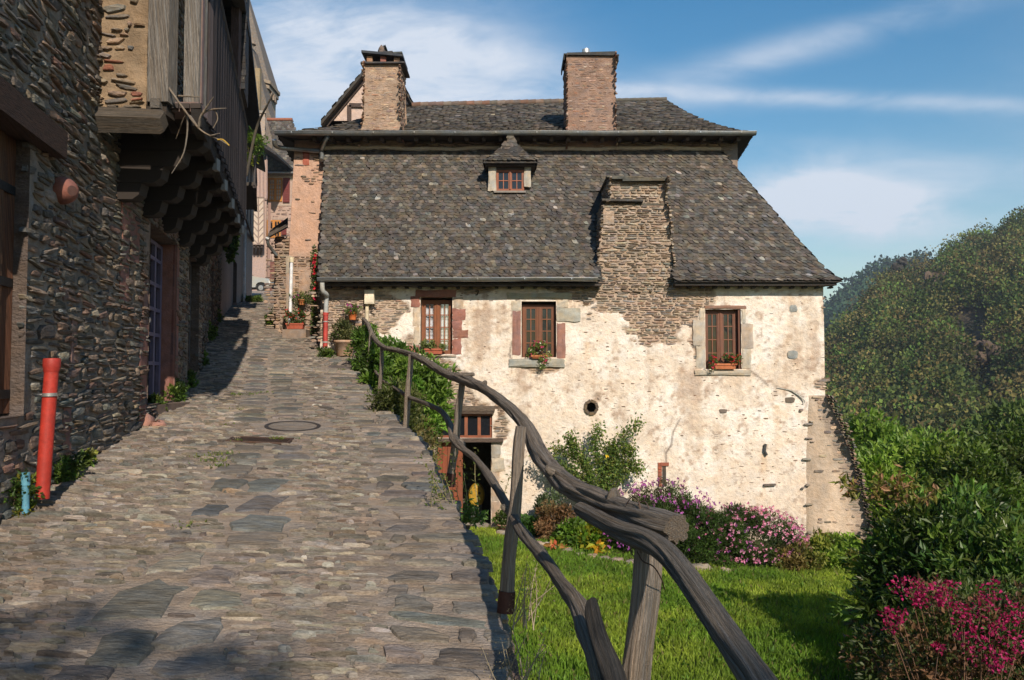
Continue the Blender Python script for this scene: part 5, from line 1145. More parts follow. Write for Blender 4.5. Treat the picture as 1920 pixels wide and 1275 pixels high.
# small rubble house between
h4=thing('low_rubble_house','low rough stone house with dark timber overhang between balcony house and pink house','house',(wallX(21),21,3))
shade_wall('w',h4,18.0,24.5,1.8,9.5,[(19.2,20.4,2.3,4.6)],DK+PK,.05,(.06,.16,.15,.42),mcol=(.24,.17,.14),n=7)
mb=MB(); mb.prism([onw(19.2,2.3,-.2),onw(20.4,2.5,-.2),onw(20.4,4.6,-.2),onw(19.2,4.6,-.2)],(-.03,0,0),(.17,.085,.06)); mb.build('door',M['wood'],h4)
mb=MB()
for Y,z in((18.3,5.7),(19.3,5.8),(20.3,5.95),(21.3,6.1)): mb.bar(onw(Y,z,-.1),onw(Y,z,.75),.16,.2,(.05,.04,.035)); mb.bar(onw(Y,z-.7,0),onw(Y,z-.1,.6),.1,.12,(.05,.04,.035))
mb.bar(onw(18.1,6.05,.6),onw(21.9,6.3,.6),.16,.3,(.06,.05,.045)); mb.bar(onw(18.0,5.0,.25),onw(18.9,5.0,.25),.4,.16,(.045,.04,.035)); mb.build('timber_overhang',M['wood'],h4)
mb=MB(); mb.prism([onw(17.9,9.4,-5)+[0,0,3],onw(17.9,9.4,.5),onw(24.6,9.4,.5),onw(24.6,9.4,-5)+[0,0,3]],(0,0,.2),(.05,.045,.04)); mb.build('roof',M['slate'],h4)
# wooden balcony with bush far
fb_=thing('far_balcony','small weathered grey wooden balcony on the pink house, under a green plant','balcony',P(465,310,30)); mb=MB()
Yb0,Yb1=27.,31.; xo=lambda Y:wallX(Y)+1.0
zf3=P(465,372,29)[2]; zr3=P(465,322,29)[2]
for k in range(24): Y=Yb0+(Yb1-Yb0)*k/23; mb.bar((xo(Y),Y,zf3),(xo(Y),Y,zr3),.07,.05,(.12,.105,.1),up=(1,0,0))
mb.bar((xo(Yb0),Yb0,zr3),(xo(Yb1),Yb1,zr3),.1,.1,(.12,.1,.09)); mb.bar((xo(Yb0),Yb0,zf3),(xo(Yb1),Yb1,zf3),.12,.16,(.08,.065,.06)); mb.build('railing',M['wood'],fb_)
mb=MB(); mb.prism([onw(Yb0,zf3),(xo(Yb0),Yb0,zf3),(xo(Yb1),Yb1,zf3),onw(Yb1,zf3)],(0,0,.12),(.07,.06,.05)); mb.build('floor',M['wood'],fb_)
t_,_=plant('balcony_plant','bushy yellow green potted plant on the far wooden balcony','plant',P(470,300,28.3),(.42,.42,.75),30,60,.22,.10,[(.10,.16,.02),(.18,.20,.02),(.05,.10,.015)],lift=-.15,stem=(.015,6))
mb=MB(); mb.tube(pp([(462,330,26),(474,268,26),(484,232,26),(497,205,25.6),(507,186,25.4),(513,176,25.3)]),[.05,.05,.045,.035,.025,.012],7,(.07,.06,.045),sub=4,noise=.15); mb.tube(pp([(499,204,25.6),(510,176,25.4)]),[.02,.01],5,(.07,.06,.045)); tag(mb.build('bare_trunk',M['bark'],None,True),'bare leaning dark trunk rising beside the far balcony plant','trunk')
# half timbered house
YH=64.
h5=thing('half_timbered_house','half timbered house with a herringbone patterned bay at the end of the lane','house',P(495,560,YH)); 
def fr(mb,a,b_,t_,u,Y,col,d=.3): p0=P(a,u,Y);p1=P(b_,t_,Y); mb.prism([(p0[0],Y,p0[2]),(p1[0],Y,p0[2]),(p1[0],Y,p1[2]),(p0[0],Y,p1[2])],(-.36*d,d,0),col)
mb=MB(); fr(mb,462,501,300,600,YH,(.40,.29,.25),5); fr(mb,500,508,380,600,YH+1,(.3,.2,.17),.3); wl=mb.build('wall',M['plaster'],h5)
mb=MB(); fr(mb,474,495,370,458,YH-1.0,(.52,.42,.34),.9); bay=mb.build('bay',M['plaster'],h5)
mb=MB(); Yq=YH-1.03
for (a,b_) in(((474,370),(474,458)),((495,370),(495,458)),((484.5,370),(484.5,458)),((474,370),(495,370)),((474,458),(495,458))): mb.bar(P(*a,Yq),P(*b_,Yq),.09,.05,(.26,.19,.16),up=(0,1,0))
for y_ in range(378,458,12):
    mb.bar(P(484.5,y_+8,Yq),P(474.5,y_-3,Yq),.05,.04,(.30,.22,.19),up=(0,1,0)); mb.bar(P(484.5,y_+8,Yq),P(494.5,y_-3,Yq),.05,.04,(.30,.22,.19),up=(0,1,0))
mb.build('herringbone_timber',M['paint'],bay)
mb=MB(); Yq=YH-.04
for x in(466,474,480,487,494,500.5): mb.bar(P(x,372,Yq),P(x,292,Yq),.10,.06,(.27,.19,.17),up=(0,1,0))
mb.bar(P(462,370,Yq),P(501,374,Yq),.14,.1,(.2,.14,.12),up=(0,1,0)); 
for k in range(3): mb.bar(P(477+k*7,462,YH-.9),P(477+k*6,476,YH-.1),.16,.2,(.06,.045,.04))
mb.build('timber_frame',M['paint'],h5)
mb=MB(); a=P(455,252,YH-.7);b_=P(520,290,YH-.7); 
mb.prism([P(440,222,YH),P(518,286,YH-1.2),P(518,291,YH-1.2),P(440,240,YH)],(0,6,0),(.055,.05,.05)); mb.build('roof',M['slate'],h5)
# orange-window house
YO=68.
h6=thing('rubble_house','pale rubble house with orange framed windows and maroon shutters at the end of the lane','house',P(520,590,YO)); 
mb=MB(); fr(mb,480,575,326,620,YO,(.42,.31,.26),6); fr(mb,503,560,326,338,YO-.03,(.5,.41,.32),.1); fr(mb,497,560,382,386,YO-.05,(.42,.33,.27),.1); fr(mb,497,545,408,412,YO-.05,(.38,.29,.24),.1); wl=mb.build('wall',M['plaster'],h6)
mb=MB(); p0=P(480,590,YO);p1=P(570,326,YO); r=courses(p0[0],p1[0],p0[2],p1[2],.12,.24,.3,.8,.04); q=px_of(r[:,0],np.full(len(r),YO),r[:,1]); r=r[(q[1]>388)&(R.uniform(0,1,len(r))<.75)]; stones(mb,r,lambda U,V,H:(U,YO-H,V),.05,pal([(.36,.25,.21),(.30,.22,.19),(.42,.32,.27),(.27,.2,.18)],len(r)),n=6); mb.build('stonework',M['rubble'],wl)
def fwin(par,a,b_,t_,u,Y,rows,col,cur):
    p0=P(a,u,Y);p1=P(b_,t_,Y); return casement(par,p0[0],p1[0],p0[2],p1[2],Y-.08,rows,2,col,curtain=cur,fw=.09,bar=.05,meet=.12)
fwin(h6,503,530,334,378,YO,4,(.46,.20,.05),(.6,.62,.62)); fwin(h6,500,527,413,446,YO,2,(.46,.20,.05),None)
for a,b_,t_,u in((530,543,333,379),(527,537,413,440)):
    mb=MB(); p0=P(a,u,YO-.2);p1=P(b_,t_,YO-.2); 
    mb.box(p0[0],p1[0],YO-.16,YO-.1,p0[2],p1[2],(.14,.03,.03)); 
    for k in range(10): z=p0[2]+(p1[2]-p0[2])*(k+.5)/10; mb.box(p0[0]+.05,p1[0]-.05,YO-.18,YO-.16,z-.03,z+.02,(.17,.04,.035))
    mb.build('shutter',M['paint'],h6)
mb=MB(); fr(mb,502,520,491,570,YO-.3,(.17,.075,.065),.1); mb.build('garage_door',M['wood'],h6); 
mb=MB(); fr(mb,503,523,460,490,YO-.35,(.45,.35,.3),.1)
for x in(505,510,515,520): mb.bar(P(x,489,YO-.37),P(x-3,462,YO-.37),.06,.03,(.3,.22,.19),up=(0,1,0))
mb.build('timber_panel',M['plaster'],h6)
mb=MB(); eL=P(470,323,YO-.5);eR=P(585,323,YO-.5); rL=P(470,226,YO+6);rR=P(548,226,YO+6)
tiles(mb,lambda v:eL*(1-v)+rL*v,lambda v:eR*(1-v)+rR*v,26,.32,SLATE,SW); mb.prism([eL-[0,0,.1],eR-[0,0,.1],rR-[0,0,.1],rL-[0,0,.1]],(0,0,.05),(.04,.035,.03))
rf6=mb.build('roof',M['slate'],h6); mb=MB(); mb.tube([rL+[0,0,.1],rR+[0,0,.1]],.16,8,(.28,.11,.07),noise=.1); mb.build('ridge_tiles',M['clay'],rf6,True)
mb=MB(); mb.tube([eL+[0,-.05,-.05],eR+[0,-.05,-.05]],.11,8,(.3,.3,.3)); mb.build('gutter',M['zinc'],h6,True)
mb=MB(); fr(mb,486,497,212,260,YO+2,(.36,.29,.24),1.0); fr(mb,484,499,207,212,YO+1.9,(.3,.26,.22),1.2); mb.build('chimney',M['block'],h6)
# lean-to at tower corner
lt=thing('stone_lean_to','narrow rubble lean-to with a tipped slate roof against the pink tower wall','building',(-6.9,22.5,2.6))
mb=MB(); YL=22.2; a=P(513,630,YL);b_=P(538,446,YL); XX_,ZZ_=np.meshgrid(np.linspace(a[0],b_[0]+.6,8),np.linspace(2.4,b_[2],30)); mb.grid(np.stack([XX_,np.full_like(XX_,YL),ZZ_],-1),(.33,.25,.2)); mb.box(a[0],a[0]+.05,YL,YL+4,2.4,b_[2],(.28,.21,.17)); wl=mb.build('wall',M['mortar'],lt)
mb=MB(); r=courses(a[0],b_[0]+.5,2.6,b_[2],.05,.12,.12,.32); stones(mb,r,lambda U,V,H:(U,YL-H,V),.04,pal([(.36,.26,.19),(.30,.22,.17),(.24,.19,.16),(.40,.30,.22)],len(r)),n=7); mb.build('stonework',M['rubble'],wl)
mb=MB(); 
for k in range(5): mb.prism([P(500+k*1.5,446-k*3,YL-.4+k*.1),P(540,424-k*3.5,YL-.4+k*.1),P(540,427-k*3.5,YL+3),P(500+k*1.5,449-k*3,YL+3)],(0,0,.04),(.085,.07,.06))
mb.build('roof',M['slate'],lt)
mb=MB(); mb.tube(pp([(499,447,YL-.4),(505,449,YL-.4)]),.06,8,(.5,.5,.49)); mb.tube(pp([(502,448,YL-.4),(503,458,YL-.35),(510,468,YL-.2),(519,479,YL-.1)]),.045,8,(.3,.32,.31),sub=3); mb.build('downpipe',M['zinc'],lt,True)
# abbey tower
YA=85.
ab=thing('church_tower','distant grey church tower with an arched ochre window and steep stone roof','church tower',P(470,500,YA))
mb=MB(); c0=P(440,200,YA+4); zt=P(470,144,YA)[2]; rr=P(488,144,YA)[0]-c0[0]
def octr(z,r): return [(c0[0]+r*math.cos(k*math.pi/4+math.pi/8)/math.cos(math.pi/8),c0[1]+r*math.sin(k*math.pi/4+math.pi/8)/math.cos(math.pi/8),z) for k in range(8)]
mb.prism(octr(10,rr),(0,0,zt-10),(.34,.27,.20)); tw_=mb.build('wall',M['block'],ab)
mb=MB(); 
for k in range(3): z=zt-k*.5; mb.prism(octr(z,rr+.45-.15*k),(0,0,.35),(.30,.24,.18))
for k in range(40):
    a=k/40*2*math.pi; mb.box(c0[0]+math.cos(a)*(rr+.25)-.12,c0[0]+math.cos(a)*(rr+.25)+.12,c0[1]+math.sin(a)*(rr+.25)-.12,c0[1]+math.sin(a)*(rr+.25)+.12,zt-1.2,zt-.5,(.28,.22,.17))
mb.build('cornice',M['block'],tw_)
mb=MB(); ring=octr(zt+.35,rr+.3); apx=(c0[0],c0[1],P(440,-80,YA+4)[2]); mb.add(ring+[apx],[(k,(k+1)%8,8) for k in range(8)],(.17,.145,.125)); mb.build('roof',M['slate'],ab)
# arched window on the face toward the lane
fa=np.array(octr(0,rr)); 
mb=MB(); pa=P(469,178,YA-.4); 
def arch(cx,cz,w,h,Y,col,d):
    pts=[(cx-w,Y,cz-h),(cx+w,Y,cz-h)]+[(cx+w*math.cos(a),Y,cz+w*math.sin(a)) for a in np.linspace(0,math.pi,10)]; mb.prism(pts,(0,d,0),col)
wx_=P(468,150,YA-2.8); arch(wx_[0],P(0,155,YA-2.8)[2],.95,2.9,YA-2.9,(.30,.23,.14),.3); arch(wx_[0],P(0,157,YA-2.8)[2],.55,2.3,YA-2.95,(.10,.08,.06),.04)
p0=P(481,204,YA-2.6); mb.box(p0[0]-.35,p0[0]+.35,YA-2.8,YA-2.2,p0[2]-1,P(0,146,YA)[2],(.30,.23,.14)); mb.build('arched_window',M['block'],tw_)
mb=MB(); # stair turret and buttress slope on right
q=lambda a,b_:P(a,b_,YA); mb.prism([q(470,240),q(470,90),q(472,88),q(488,146),q(500,195),q(512,232)],(0,2.5,0),(.16,.135,.115)); mb.build('side_roof',M['slate'],ab)
mb=MB(); mb.tube(pp([(472.5,92,YA),(472.5,84,YA)]),[.12,.22],8,(.25,.2,.16)); mb.tube(pp([(472.5,84,YA),(472.5,80,YA),(472.5,77,YA),(472.5,68,YA)]),[.45,.4,.1,.05],8,(.25,.2,.16)); mb.build('finial',M['block'],ab)
mb=MB(); pa,pb,pc,pd_=P(400,260,70),P(510,262,70),P(498,215,74),P(400,150,76); mb.add([pa,pb,pc,pd_,pa-[0,0,8],pb-[0,0,8]],[(0,1,2,3),(4,5,1,0)],(.15,.125,.105)); tag(mb.build('nave_roof',M['slate'],None),'grey slate roof of the church below its tower','roof')
# car
car=thing('parked_car','small white off road car parked nose out at the top of the lane','car',(0,0,0))
Yc=60.; ax0=P(489,548,Yc); car.location=tuple(ax0); WORLD['parked_car']=tuple(ax0)
def cbody(mb,prof,y0,y1,col): mb.prism([(ax0[0]+x,y0,ax0[2]+z) for x,z in prof],(0,y1-y0,0),col)
WHT=(.33,.34,.33)
mb=MB(); cbody(mb,[(-3.4,.38),(-3.4,1.25),(-1.0,1.32),(-.1,1.12),(.55,1.04),(.68,.9),(.72,.5),(.62,.42),(.42,.42),(.36,.62),(.22,.74),(-.0,.78),(-.22,.74),(-.36,.62),(-.42,.38),(-2.0,.38)],Yc-.0,Yc+1.75,WHT); bd=mb.build('body',M['carpaint'],car)
mb=MB(); cbody(mb,[(-3.2,1.26),(-2.9,1.85),(-1.7,1.88),(-.95,1.32)],Yc+.12,Yc+1.62,WHT); mb.build('cabin',M['carpaint'],car)
mb=MB(); cbody(mb,[(-2.9,1.33),(-2.75,1.75),(-1.8,1.78),(-1.2,1.34)],Yc+.10,Yc+.13,(.02,.02,.02)); mb.add([(ax0[0]-.93,Yc+.2,ax0[2]+1.36),(ax0[0]-.93,Yc+1.55,ax0[2]+1.36),(ax0[0]-1.62,Yc+1.5,ax0[2]+1.84),(ax0[0]-1.62,Yc+.25,ax0[2]+1.84)],[(0,1,2,3)],(.02,.02,.02)); mb.build('window_glass',M['glass'],car)
for x in(0.,-2.4):
    mb=MB(); mb.tube([(ax0[0]+x,Yc-.02,ax0[2]+.34),(ax0[0]+x,Yc+.22,ax0[2]+.34)],.34,24,(.025,.025,.025)); w_=mb.build('wheel',M['iron'],car,False)
    mb=MB(); mb.tube([(ax0[0]+x,Yc-.035,ax0[2]+.34),(ax0[0]+x,Yc,ax0[2]+.34)],.19,16,(.4,.4,.4),capcol=(.35,.35,.35)); mb.build('rim',M['zinc'],w_)
for y_ in(Yc+.15,Yc+1.35):
    mb=MB(); mb.box(ax0[0]+.60,ax0[0]+.72,y_-.17,y_+.2,ax0[2]+.72,ax0[2]+.92,(.7,.68,.62)); mb.build('headlight',M['glass'] if 0 else M['plastic'],car)
mb=MB(); mb.box(ax0[0]+.6,ax0[0]+.86,Yc+.0,Yc+1.75,ax0[2]+.38,ax0[2]+.58,(.03,.03,.03)); 
for y_ in(Yc+.4,Yc+1.3): mb.tube([(ax0[0]+.8,y_,ax0[2]+.5),(ax0[0]+.88,y_,ax0[2]+.8),(ax0[0]+.72,y_,ax0[2]+1.02)],.03,6,(.04,.04,.04))
mb.build('bumper',M['iron'],car)
# ================================================================ forest hill
def ridge(a):
    return np.interp(a,[-.9,.2,.34,.393,.43,.467,.48,.49,.52,.553,.587,.613,.64,.8,1.2,2],[-40,-18,-6,5,17,28.5,32,30,34,41,46,49,53,74,100,110])
def hill_z(a,Y):
    t=np.clip((Y-95)/(330-95),0,1); r=ridge(a)
    rav=11*(fbm(a*9+3,t*2.2+Y*.002,51,4)-.5)*np.sin(np.pi*np.clip(t,0,1))*2
    z=-26+(r*330/300+26)*(t**1.15)+rav
    return CZ+z-np.clip(Y-335,0,400)*.35
aa=np.linspace(-.2,1.9,110); yy_=np.concatenate([np.linspace(40,95,6),np.linspace(105,520,70)]); A,B_=np.meshgrid(aa,yy_)
mb=MB(); Z=hill_z(A,B_)-1.5; rock=np.clip((fbm(A*30,B_*.05,55)-.55)*8,0,1)
mb.grid(np.stack([A*B_,B_,Z],-1),mixc(np.broadcast_to(np.array([.022,.028,.010]),A.shape+(3,)),np.array([.085,.062,.048]),rock)); struct(mb.build('hillside',M['soil'],smooth=True))
def forest(name,label,n,af,Yf,zf_,size,per,cr,palette,lsz,mat='far'):
    mb=MB()
    a=R.uniform(*af,n); Y=Yf[0]+(Yf[1]-Yf[0])*R.uniform(0,1,n)**.9
    z=zf_(a,Y); bc=pal(palette,n,.34); var=fbm(a*14,Y*.03,88,3)
    C=[];Cc=[];O=[]
    for i in range(n):
        if name!='far_woods' and abs(a[i]-.579)<.028 and 150<Y[i]<235: continue
        s=size*R.uniform(.55,1.35); q,dq=ball(per,.5); q=q[q[:,2]>-.5]
        # lumpy crown
        k=R.uniform(-1,1,(5,3)); lump=1+.35*np.max([np.exp(-np.sum((q-kk)**2,1)*2.5) for kk in k],0)
        pos=np.array([a[i]*Y[i],Y[i],z[i]+s*.7])+q*np.array([s*.62,s*.62,s*.85])*lump[:,None]
        C.append(pos);O.append(q*.9+[0,-.15,.35]); Cc.append(bc[i]*(.5+.95*var[i])*(1+R.uniform(-.12,.12,(len(q),1))))
    C=np.concatenate(C);O=np.concatenate(O);Cc=np.clip(np.concatenate(Cc),0,1)
    leaves(mb,C,lsz,Cc,.3,O,.85,szj=.5,fold=.1)
    o=mb.build(name,M[mat]); return tag(o,label,'forest',kind='stuff')
FP=[(.085,.115,.022),(.115,.13,.028),(.15,.125,.036),(.06,.095,.022),(.165,.13,.045),(.09,.15,.026)]
forest('wooded_slope','mass of dark green and brownish trees covering the steep hillside',2000,(.33,.86),(118,342),hill_z,6.2,240,1,FP,.72)
# rock outcrops in the wood
for k,(px,py,Y,s,l) in enumerate(((1832,690,192,4.6,'large brown rock face among the trees low on the hillside'),(1758,545,258,4.2,'small brown rock face high on the hillside'),(1690,498,318,4.2,'dark crag standing on the crest of the hill'))):
    c_=P(px,py,Y); mb=MB(); r=R.uniform(-1,1,(26 if k<2 else 9,3)); 
    for q in r:
        w=s*R.uniform(.12,.34); cc_=c_+q*np.array([s*(.9 if k<2 else .5),s*.35,s*(1.25 if k<2 else .45)]); e=R.normal(0,.25,(3,3))
        w*=1.3; a_=np.linspace(0,2*np.pi,15)[:-1]; ph=np.linspace(-1.5,1.5,8); V_=np.array([[[math.cos(p_)*math.cos(t_),math.cos(p_)*math.sin(t_),math.sin(p_)] for t_ in np.append(a_,a_[0])] for p_ in ph]); V_=V_@(np.eye(3)+e*.8); nz_=fbm(V_[...,0]*2.2+q[0]*9+V_[...,2]*3,V_[...,1]*2.2+q[1]*9-V_[...,2]*2,3,4)[...,None]; V_=V_*(.55+.95*nz_); V_[:,-1]=V_[:,0]; mb.grid(cc_+V_*w,np.array([.125,.088,.062])*R.uniform(.6,1.2)*(.5+nz_) if k<2 else np.array([.05,.045,.038])*(.5+nz_))
    tag(mb.build('rock_face',M['rubble'],None),l,'rock')
def far_z(a,Y): return CZ+np.interp(a,[.2,.39,.41,.43,.45,.47,.6],[20,48,63,77,88,96,104])*(Y/780)*np.clip(1-abs(Y-790)/420,0,1)*1.-0
aa=np.linspace(.1,.7,50); yy_=np.linspace(560,1000,24); A,B_=np.meshgrid(aa,yy_); mb=MB(); mb.grid(np.stack([A*B_,B_,far_z(A,B_)],-1),(.02,.035,.015)); struct(mb.build('far_hill',M['soil'],smooth=True))
forest('far_woods','bluish green trees on the distant ridge seen beyond the house corner',500,(.37,.52),(600,800),far_z,11,60,1,[(.03,.07,.03),(.024,.058,.026),(.04,.08,.034)],3.0)
hz_=MB(); hz_.box(-700,1500,-20,1300,-32,170); ho=hz_.build('haze',None); ho['kind']='stuff'
m,nt,b=newmat('haze_air'); nt.nodes.remove(b); v_=nd(nt,'ShaderNodeVolumePrincipled',i={'Density':.00024,'Color':(.72,.82,1,1),'Anisotropy':.1}); nt.links.new(v_.outputs[0],nt.nodes['Material Output'].inputs['Volume']); ho.data.materials.append(m)
# ================================================================ vegetation
GRN=[(.06,.105,.016),(.085,.13,.02),(.045,.08,.014),(.11,.15,.03)]
BRT=[(.16,.25,.03),(.20,.29,.04),(.12,.20,.025)]
# lawn
def lawn():
    n=170000; X=R.uniform(-2.6,9.5,n); Y=4.5+R.uniform(0,1,n)**.8*12.7
    k=(X>edgeX(Y)+.15)&(X<Y*.72)&~((Y>16.2)&(X>.2)); X,Y=X[k],Y[k]; n=len(X); Z=garden_z(X,Y)+.05*(fbm(X*.8,Y*.8,9)-.5)
    h=.045+.05*fbm(X*1.5,Y*1.5,3)+R.uniform(0,.03,n); h*=np.where(R.uniform(0,1,n)<.03,1.9,1)
    a=R.uniform(0,2*np.pi,n); w=.0035+.0007*Y; dx_=np.cos(a)*w; dy_=np.sin(a)*w; lx=R.normal(0,.03,n); ly=R.normal(0,.03,n)
    B0=np.stack([X-dx_,Y-dy_,Z-.01],1);B1=np.stack([X+dx_,Y+dy_,Z-.01],1);T=np.stack([X+lx,Y+ly,Z+h],1)
    Mi=np.stack([X+lx*.3,Y+ly*.3,Z+h*.55],1); s=np.stack([dx_,dy_,0*dx_],1)*.8
    V=np.stack([B0,B1,Mi+s,T,Mi-s],1).reshape(-1,3); b_=(np.arange(n)*5)[:,None]
    t=fbm(X*.7,Y*.7,14,3)[:,None]; t2=fbm(X*3,Y*3,15,3)[:,None]
    c=np.array([.12,.215,.022])*(.6+.8*t2)+np.array([.13,.10,.016])*np.clip((t-.36)*4,0,1)*t2*1.7; c=c*(1+R.uniform(-.3,.35,(n,1)))
    dry=R.uniform(0,1,n)<.04; c[dry]=(.20,.17,.07)
    mb=MB(); mb.add(V,[b_+np.array([[0,1,2,3,4]])],np.repeat(c,5,0)); tag(mb.build('lawn_grass',M['grass']),'bright green mown grass of the lawn below the lane','grass',kind='stuff')
lawn()
# broad weeds in lawn
mb=MB(); n=260; X=R.uniform(0,6,n);Y=R.uniform(6,14.5,n); k=X>edgeX(Y)+.3; X,Y=X[k],Y[k]
for x,y_ in zip(X,Y):
    m_=R.randint(5,12); c_=np.tile([x,y_,float(garden_z(x,y_))+.03],(m_,1)); leaves(mb,c_,.09,pal([(.08,.17,.02),(.10,.2,.03)],m_),.2,np.tile([0,0,.8],(m_,1)),.3)
tag(mb.build('lawn_weeds',M['grass']),'broad leaved weeds scattered through the lawn','weeds',kind='stuff')
# border stones along bed
bed=[(-.2,16.7),(.6,15.7),(1.3,15.1),(2.0,14.7),(2.9,14.5),(3.8,14.4)]
mb=MB()
for k in range(34):
    t=k/33*5; i=min(int(t),4); f=t-i; x=bed[i][0]*(1-f)+bed[i+1][0]*f; y_=bed[i][1]*(1-f)+bed[i+1][1]*f
    s=R.uniform(.05,.13); mb.lathe((x,y_,float(garden_z(x,y_))-.02),[(s,0),(s*1.1,s*.5),(s*.7,s),(0,s*1.1)],7,pal([(.36,.28,.22),(.27,.23,.19),(.2,.17,.15)],1)[0],1.4,.9); v=mb.v[-1]; v+=R.uniform(-.02,.02,v.shape)
tag(mb.build('border_stones',M['rubble'],smooth=True),'row of rough edging stones between lawn and flower bed','edging',kind='stuff')
mb=MB(); pts=bed+[(6.5,15.2),(8.5,16),(8.5,17.5),(-1.1,17.5)]; mb.prism([(x,y_,float(garden_z(x,y_))-.15) for x,y_ in pts],(0,0,.19),(.10,.07,.05)); struct(mb.build('flower_bed_soil',M['soil']))
def gp(px,py,Y): # ground point below pixel column at depth
    x=P(px,py,Y)[0]; return (x,Y,float(garden_z(x,Y)))
PUR=[(.42,.10,.42),(.50,.16,.48),(.36,.09,.40)]; PNK=[(.72,.28,.48),(.62,.2,.42),(.78,.38,.55)]
AST=[(.035,.07,.014),(.05,.09,.018),(.065,.10,.025),(.08,.07,.03)]
plant('aster_bush','wide purple flowering aster bush against the plaster wall, left half of the hedge','flowering bush',gp(1238,1000,15.6),(.95,.55,.72),150,150,.20,.075,AST,lift=-.05,flower=(520,.065,PUR),stem=(.008,24),asp=.22,jit=.25)
plant('aster_bush','pink flowering aster bush by the buttress, right half of the hedge','flowering bush',gp(1400,1010,15.2),(.95,.55,.55),150,150,.19,.07,AST,lift=-.05,flower=(680,.065,PNK),stem=(.008,24),asp=.22,jit=.25)
plant('aster_bush','green middle of the aster hedge with few flowers, between purple and pink bushes','bush',gp(1325,1010,15.0),(.75,.45,.60),110,150,.18,.075,[(.045,.085,.016),(.06,.11,.02)],lift=-.05,flower=(90,.06,PUR),stem=(.008,20),asp=.22)
plant('low_shrub','low yellow green shrub at the foot of the buttress','shrub',gp(1560,1050,15.2),(.75,.5,.28),70,110,.18,.10,BRT+[(.2,.2,.04)],lift=-.02,stem=(.01,10))
plant('low_shrub','low dry yellowish shrub right of the pink asters','shrub',gp(1490,1060,14.8),(.4,.3,.22),40,90,.15,.08,[(.14,.13,.03),(.09,.11,.02),(.2,.15,.05)],lift=-.02,stem=(.01,10))
# climbing rose
t_=thing('climbing_rose','loose climbing rose with long arching shoots and one yellow bloom against the wall','climbing plant',gp(1130,960,17.1)); mb=MB(); sb=MB(); base=np.array(gp(1120,960,17.0))
shoots=[[(1120,960),(1110,900),(1085,860),(1040,840)],[(1122,960),(1128,890),(1115,840),(1122,800)],[(1125,960),(1145,880),(1160,830),(1200,792)],[(1125,960),(1160,900),(1180,870),(1200,885)],[(1118,960),(1090,900),(1060,880),(1010,850)],[(1120,950),(1140,900),(1170,850),(1185,845)],[(1118,950),(1100,880),(1075,840),(1070,820)],[(1120,960),(1095,930),(1060,905),(1035,880)],[(1122,955),(1135,915),(1150,860),(1140,835)]]
C=[]
for s_ in shoots:
    w=[P(x,y_,16.95+R.uniform(-.15,.2)) for x,y_ in s_]; cm,_=catmull(np.array(w),np.ones(len(w)),10); sb.tube(cm,np.linspace(.012,.003,len(cm)),5,(.13,.09,.05),caps=False)
    for q in cm[5:]: C.append(q+R.normal(0,.08,(34,3))*[1,.8,1])
C=np.concatenate(C); leaves(mb,C,.065,pal([(.10,.17,.03),(.15,.21,.05),(.07,.12,.03),(.20,.22,.05)],len(C),.25),.3,None,.6); mb.build('foliage',M['leaf'],t_); sb.build('stem',M['bark'],t_,True)
mb=MB(); blossoms(mb,np.array([P(1139,855,16.7)]),.07,[(.8,.55,.03)]); mb.build('flower',M['petal'],t_)
plant('grey_shrub','small grey green shrub standing against the plaster wall left of the rose','shrub',gp(1032,960,16.9),(.28,.22,.40),40,90,.14,.06,[(.09,.13,.06),(.13,.17,.09),(.07,.1,.05)],lift=.15,stem=(.01,10))
plant('brown_shrub','reddish brown twiggy shrub in the bed below the grey green shrub','shrub',gp(1045,1000,16.3),(.38,.3,.36),45,90,.15,.065,[(.20,.11,.05),(.14,.09,.04),(.25,.16,.08)],lift=.05,stem=(.008,16))
plant('leafy_perennial','dark green leafy perennial beside the cellar door','plant',gp(985,985,16.8),(.3,.25,.18),30,80,.13,.10,[(.035,.085,.015),(.05,.11,.02)],stem=(.006,8))
plant('leafy_perennial','bright green leafy perennial with yellow leaves in the middle of the bed','plant',gp(1095,1010,15.9),(.6,.35,.22),60,70,.16,.12,[(.10,.19,.02),(.08,.16,.02),(.14,.22,.02),(.25,.25,.02)],lift=0,stem=(.008,12),asp=.6)
t_=thing('yellow_leaved_plant','plant with big orange and yellow autumn leaves at the lawn edge','plant',gp(1125,1020,15.2)); mb=MB(); leaves(mb,np.array(gp(1125,1020,15.2))+R.normal(0,.08,(22,3))*[1.2,.6,.8]+[0,0,.15],.18,pal([(.62,.40,.02),(.55,.25,.03),(.35,.38,.04)],22),.3,None,.7); leaves(mb,np.array(gp(1040,1020,15.4))+R.normal(0,.08,(16,3))*[1.6,.6,.3]+[0,0,.12],.16,pal([(.60,.15,.07),(.5,.25,.08)],16),.3,None,.6); mb.build('foliage',M['petal'],t_)
t_,_=plant('doorstep_pot_plant','small leafy plant in a clay pot right of the cellar door','potted plant',gp(942,975,16.9),(.15,.13,.17),20,45,.09,.06,GRN,lift=.14,stem=(.005,6)); mb=MB(); mb.lathe(gp(942,975,16.9),[(0,0),(.09,0),(.11,.18),(.12,.18),(.12,.2),(.1,.2),(.09,.15),(0,.15)],14,(.36,.2,.14)); mb.build('pot',M['clay'],t_,True)
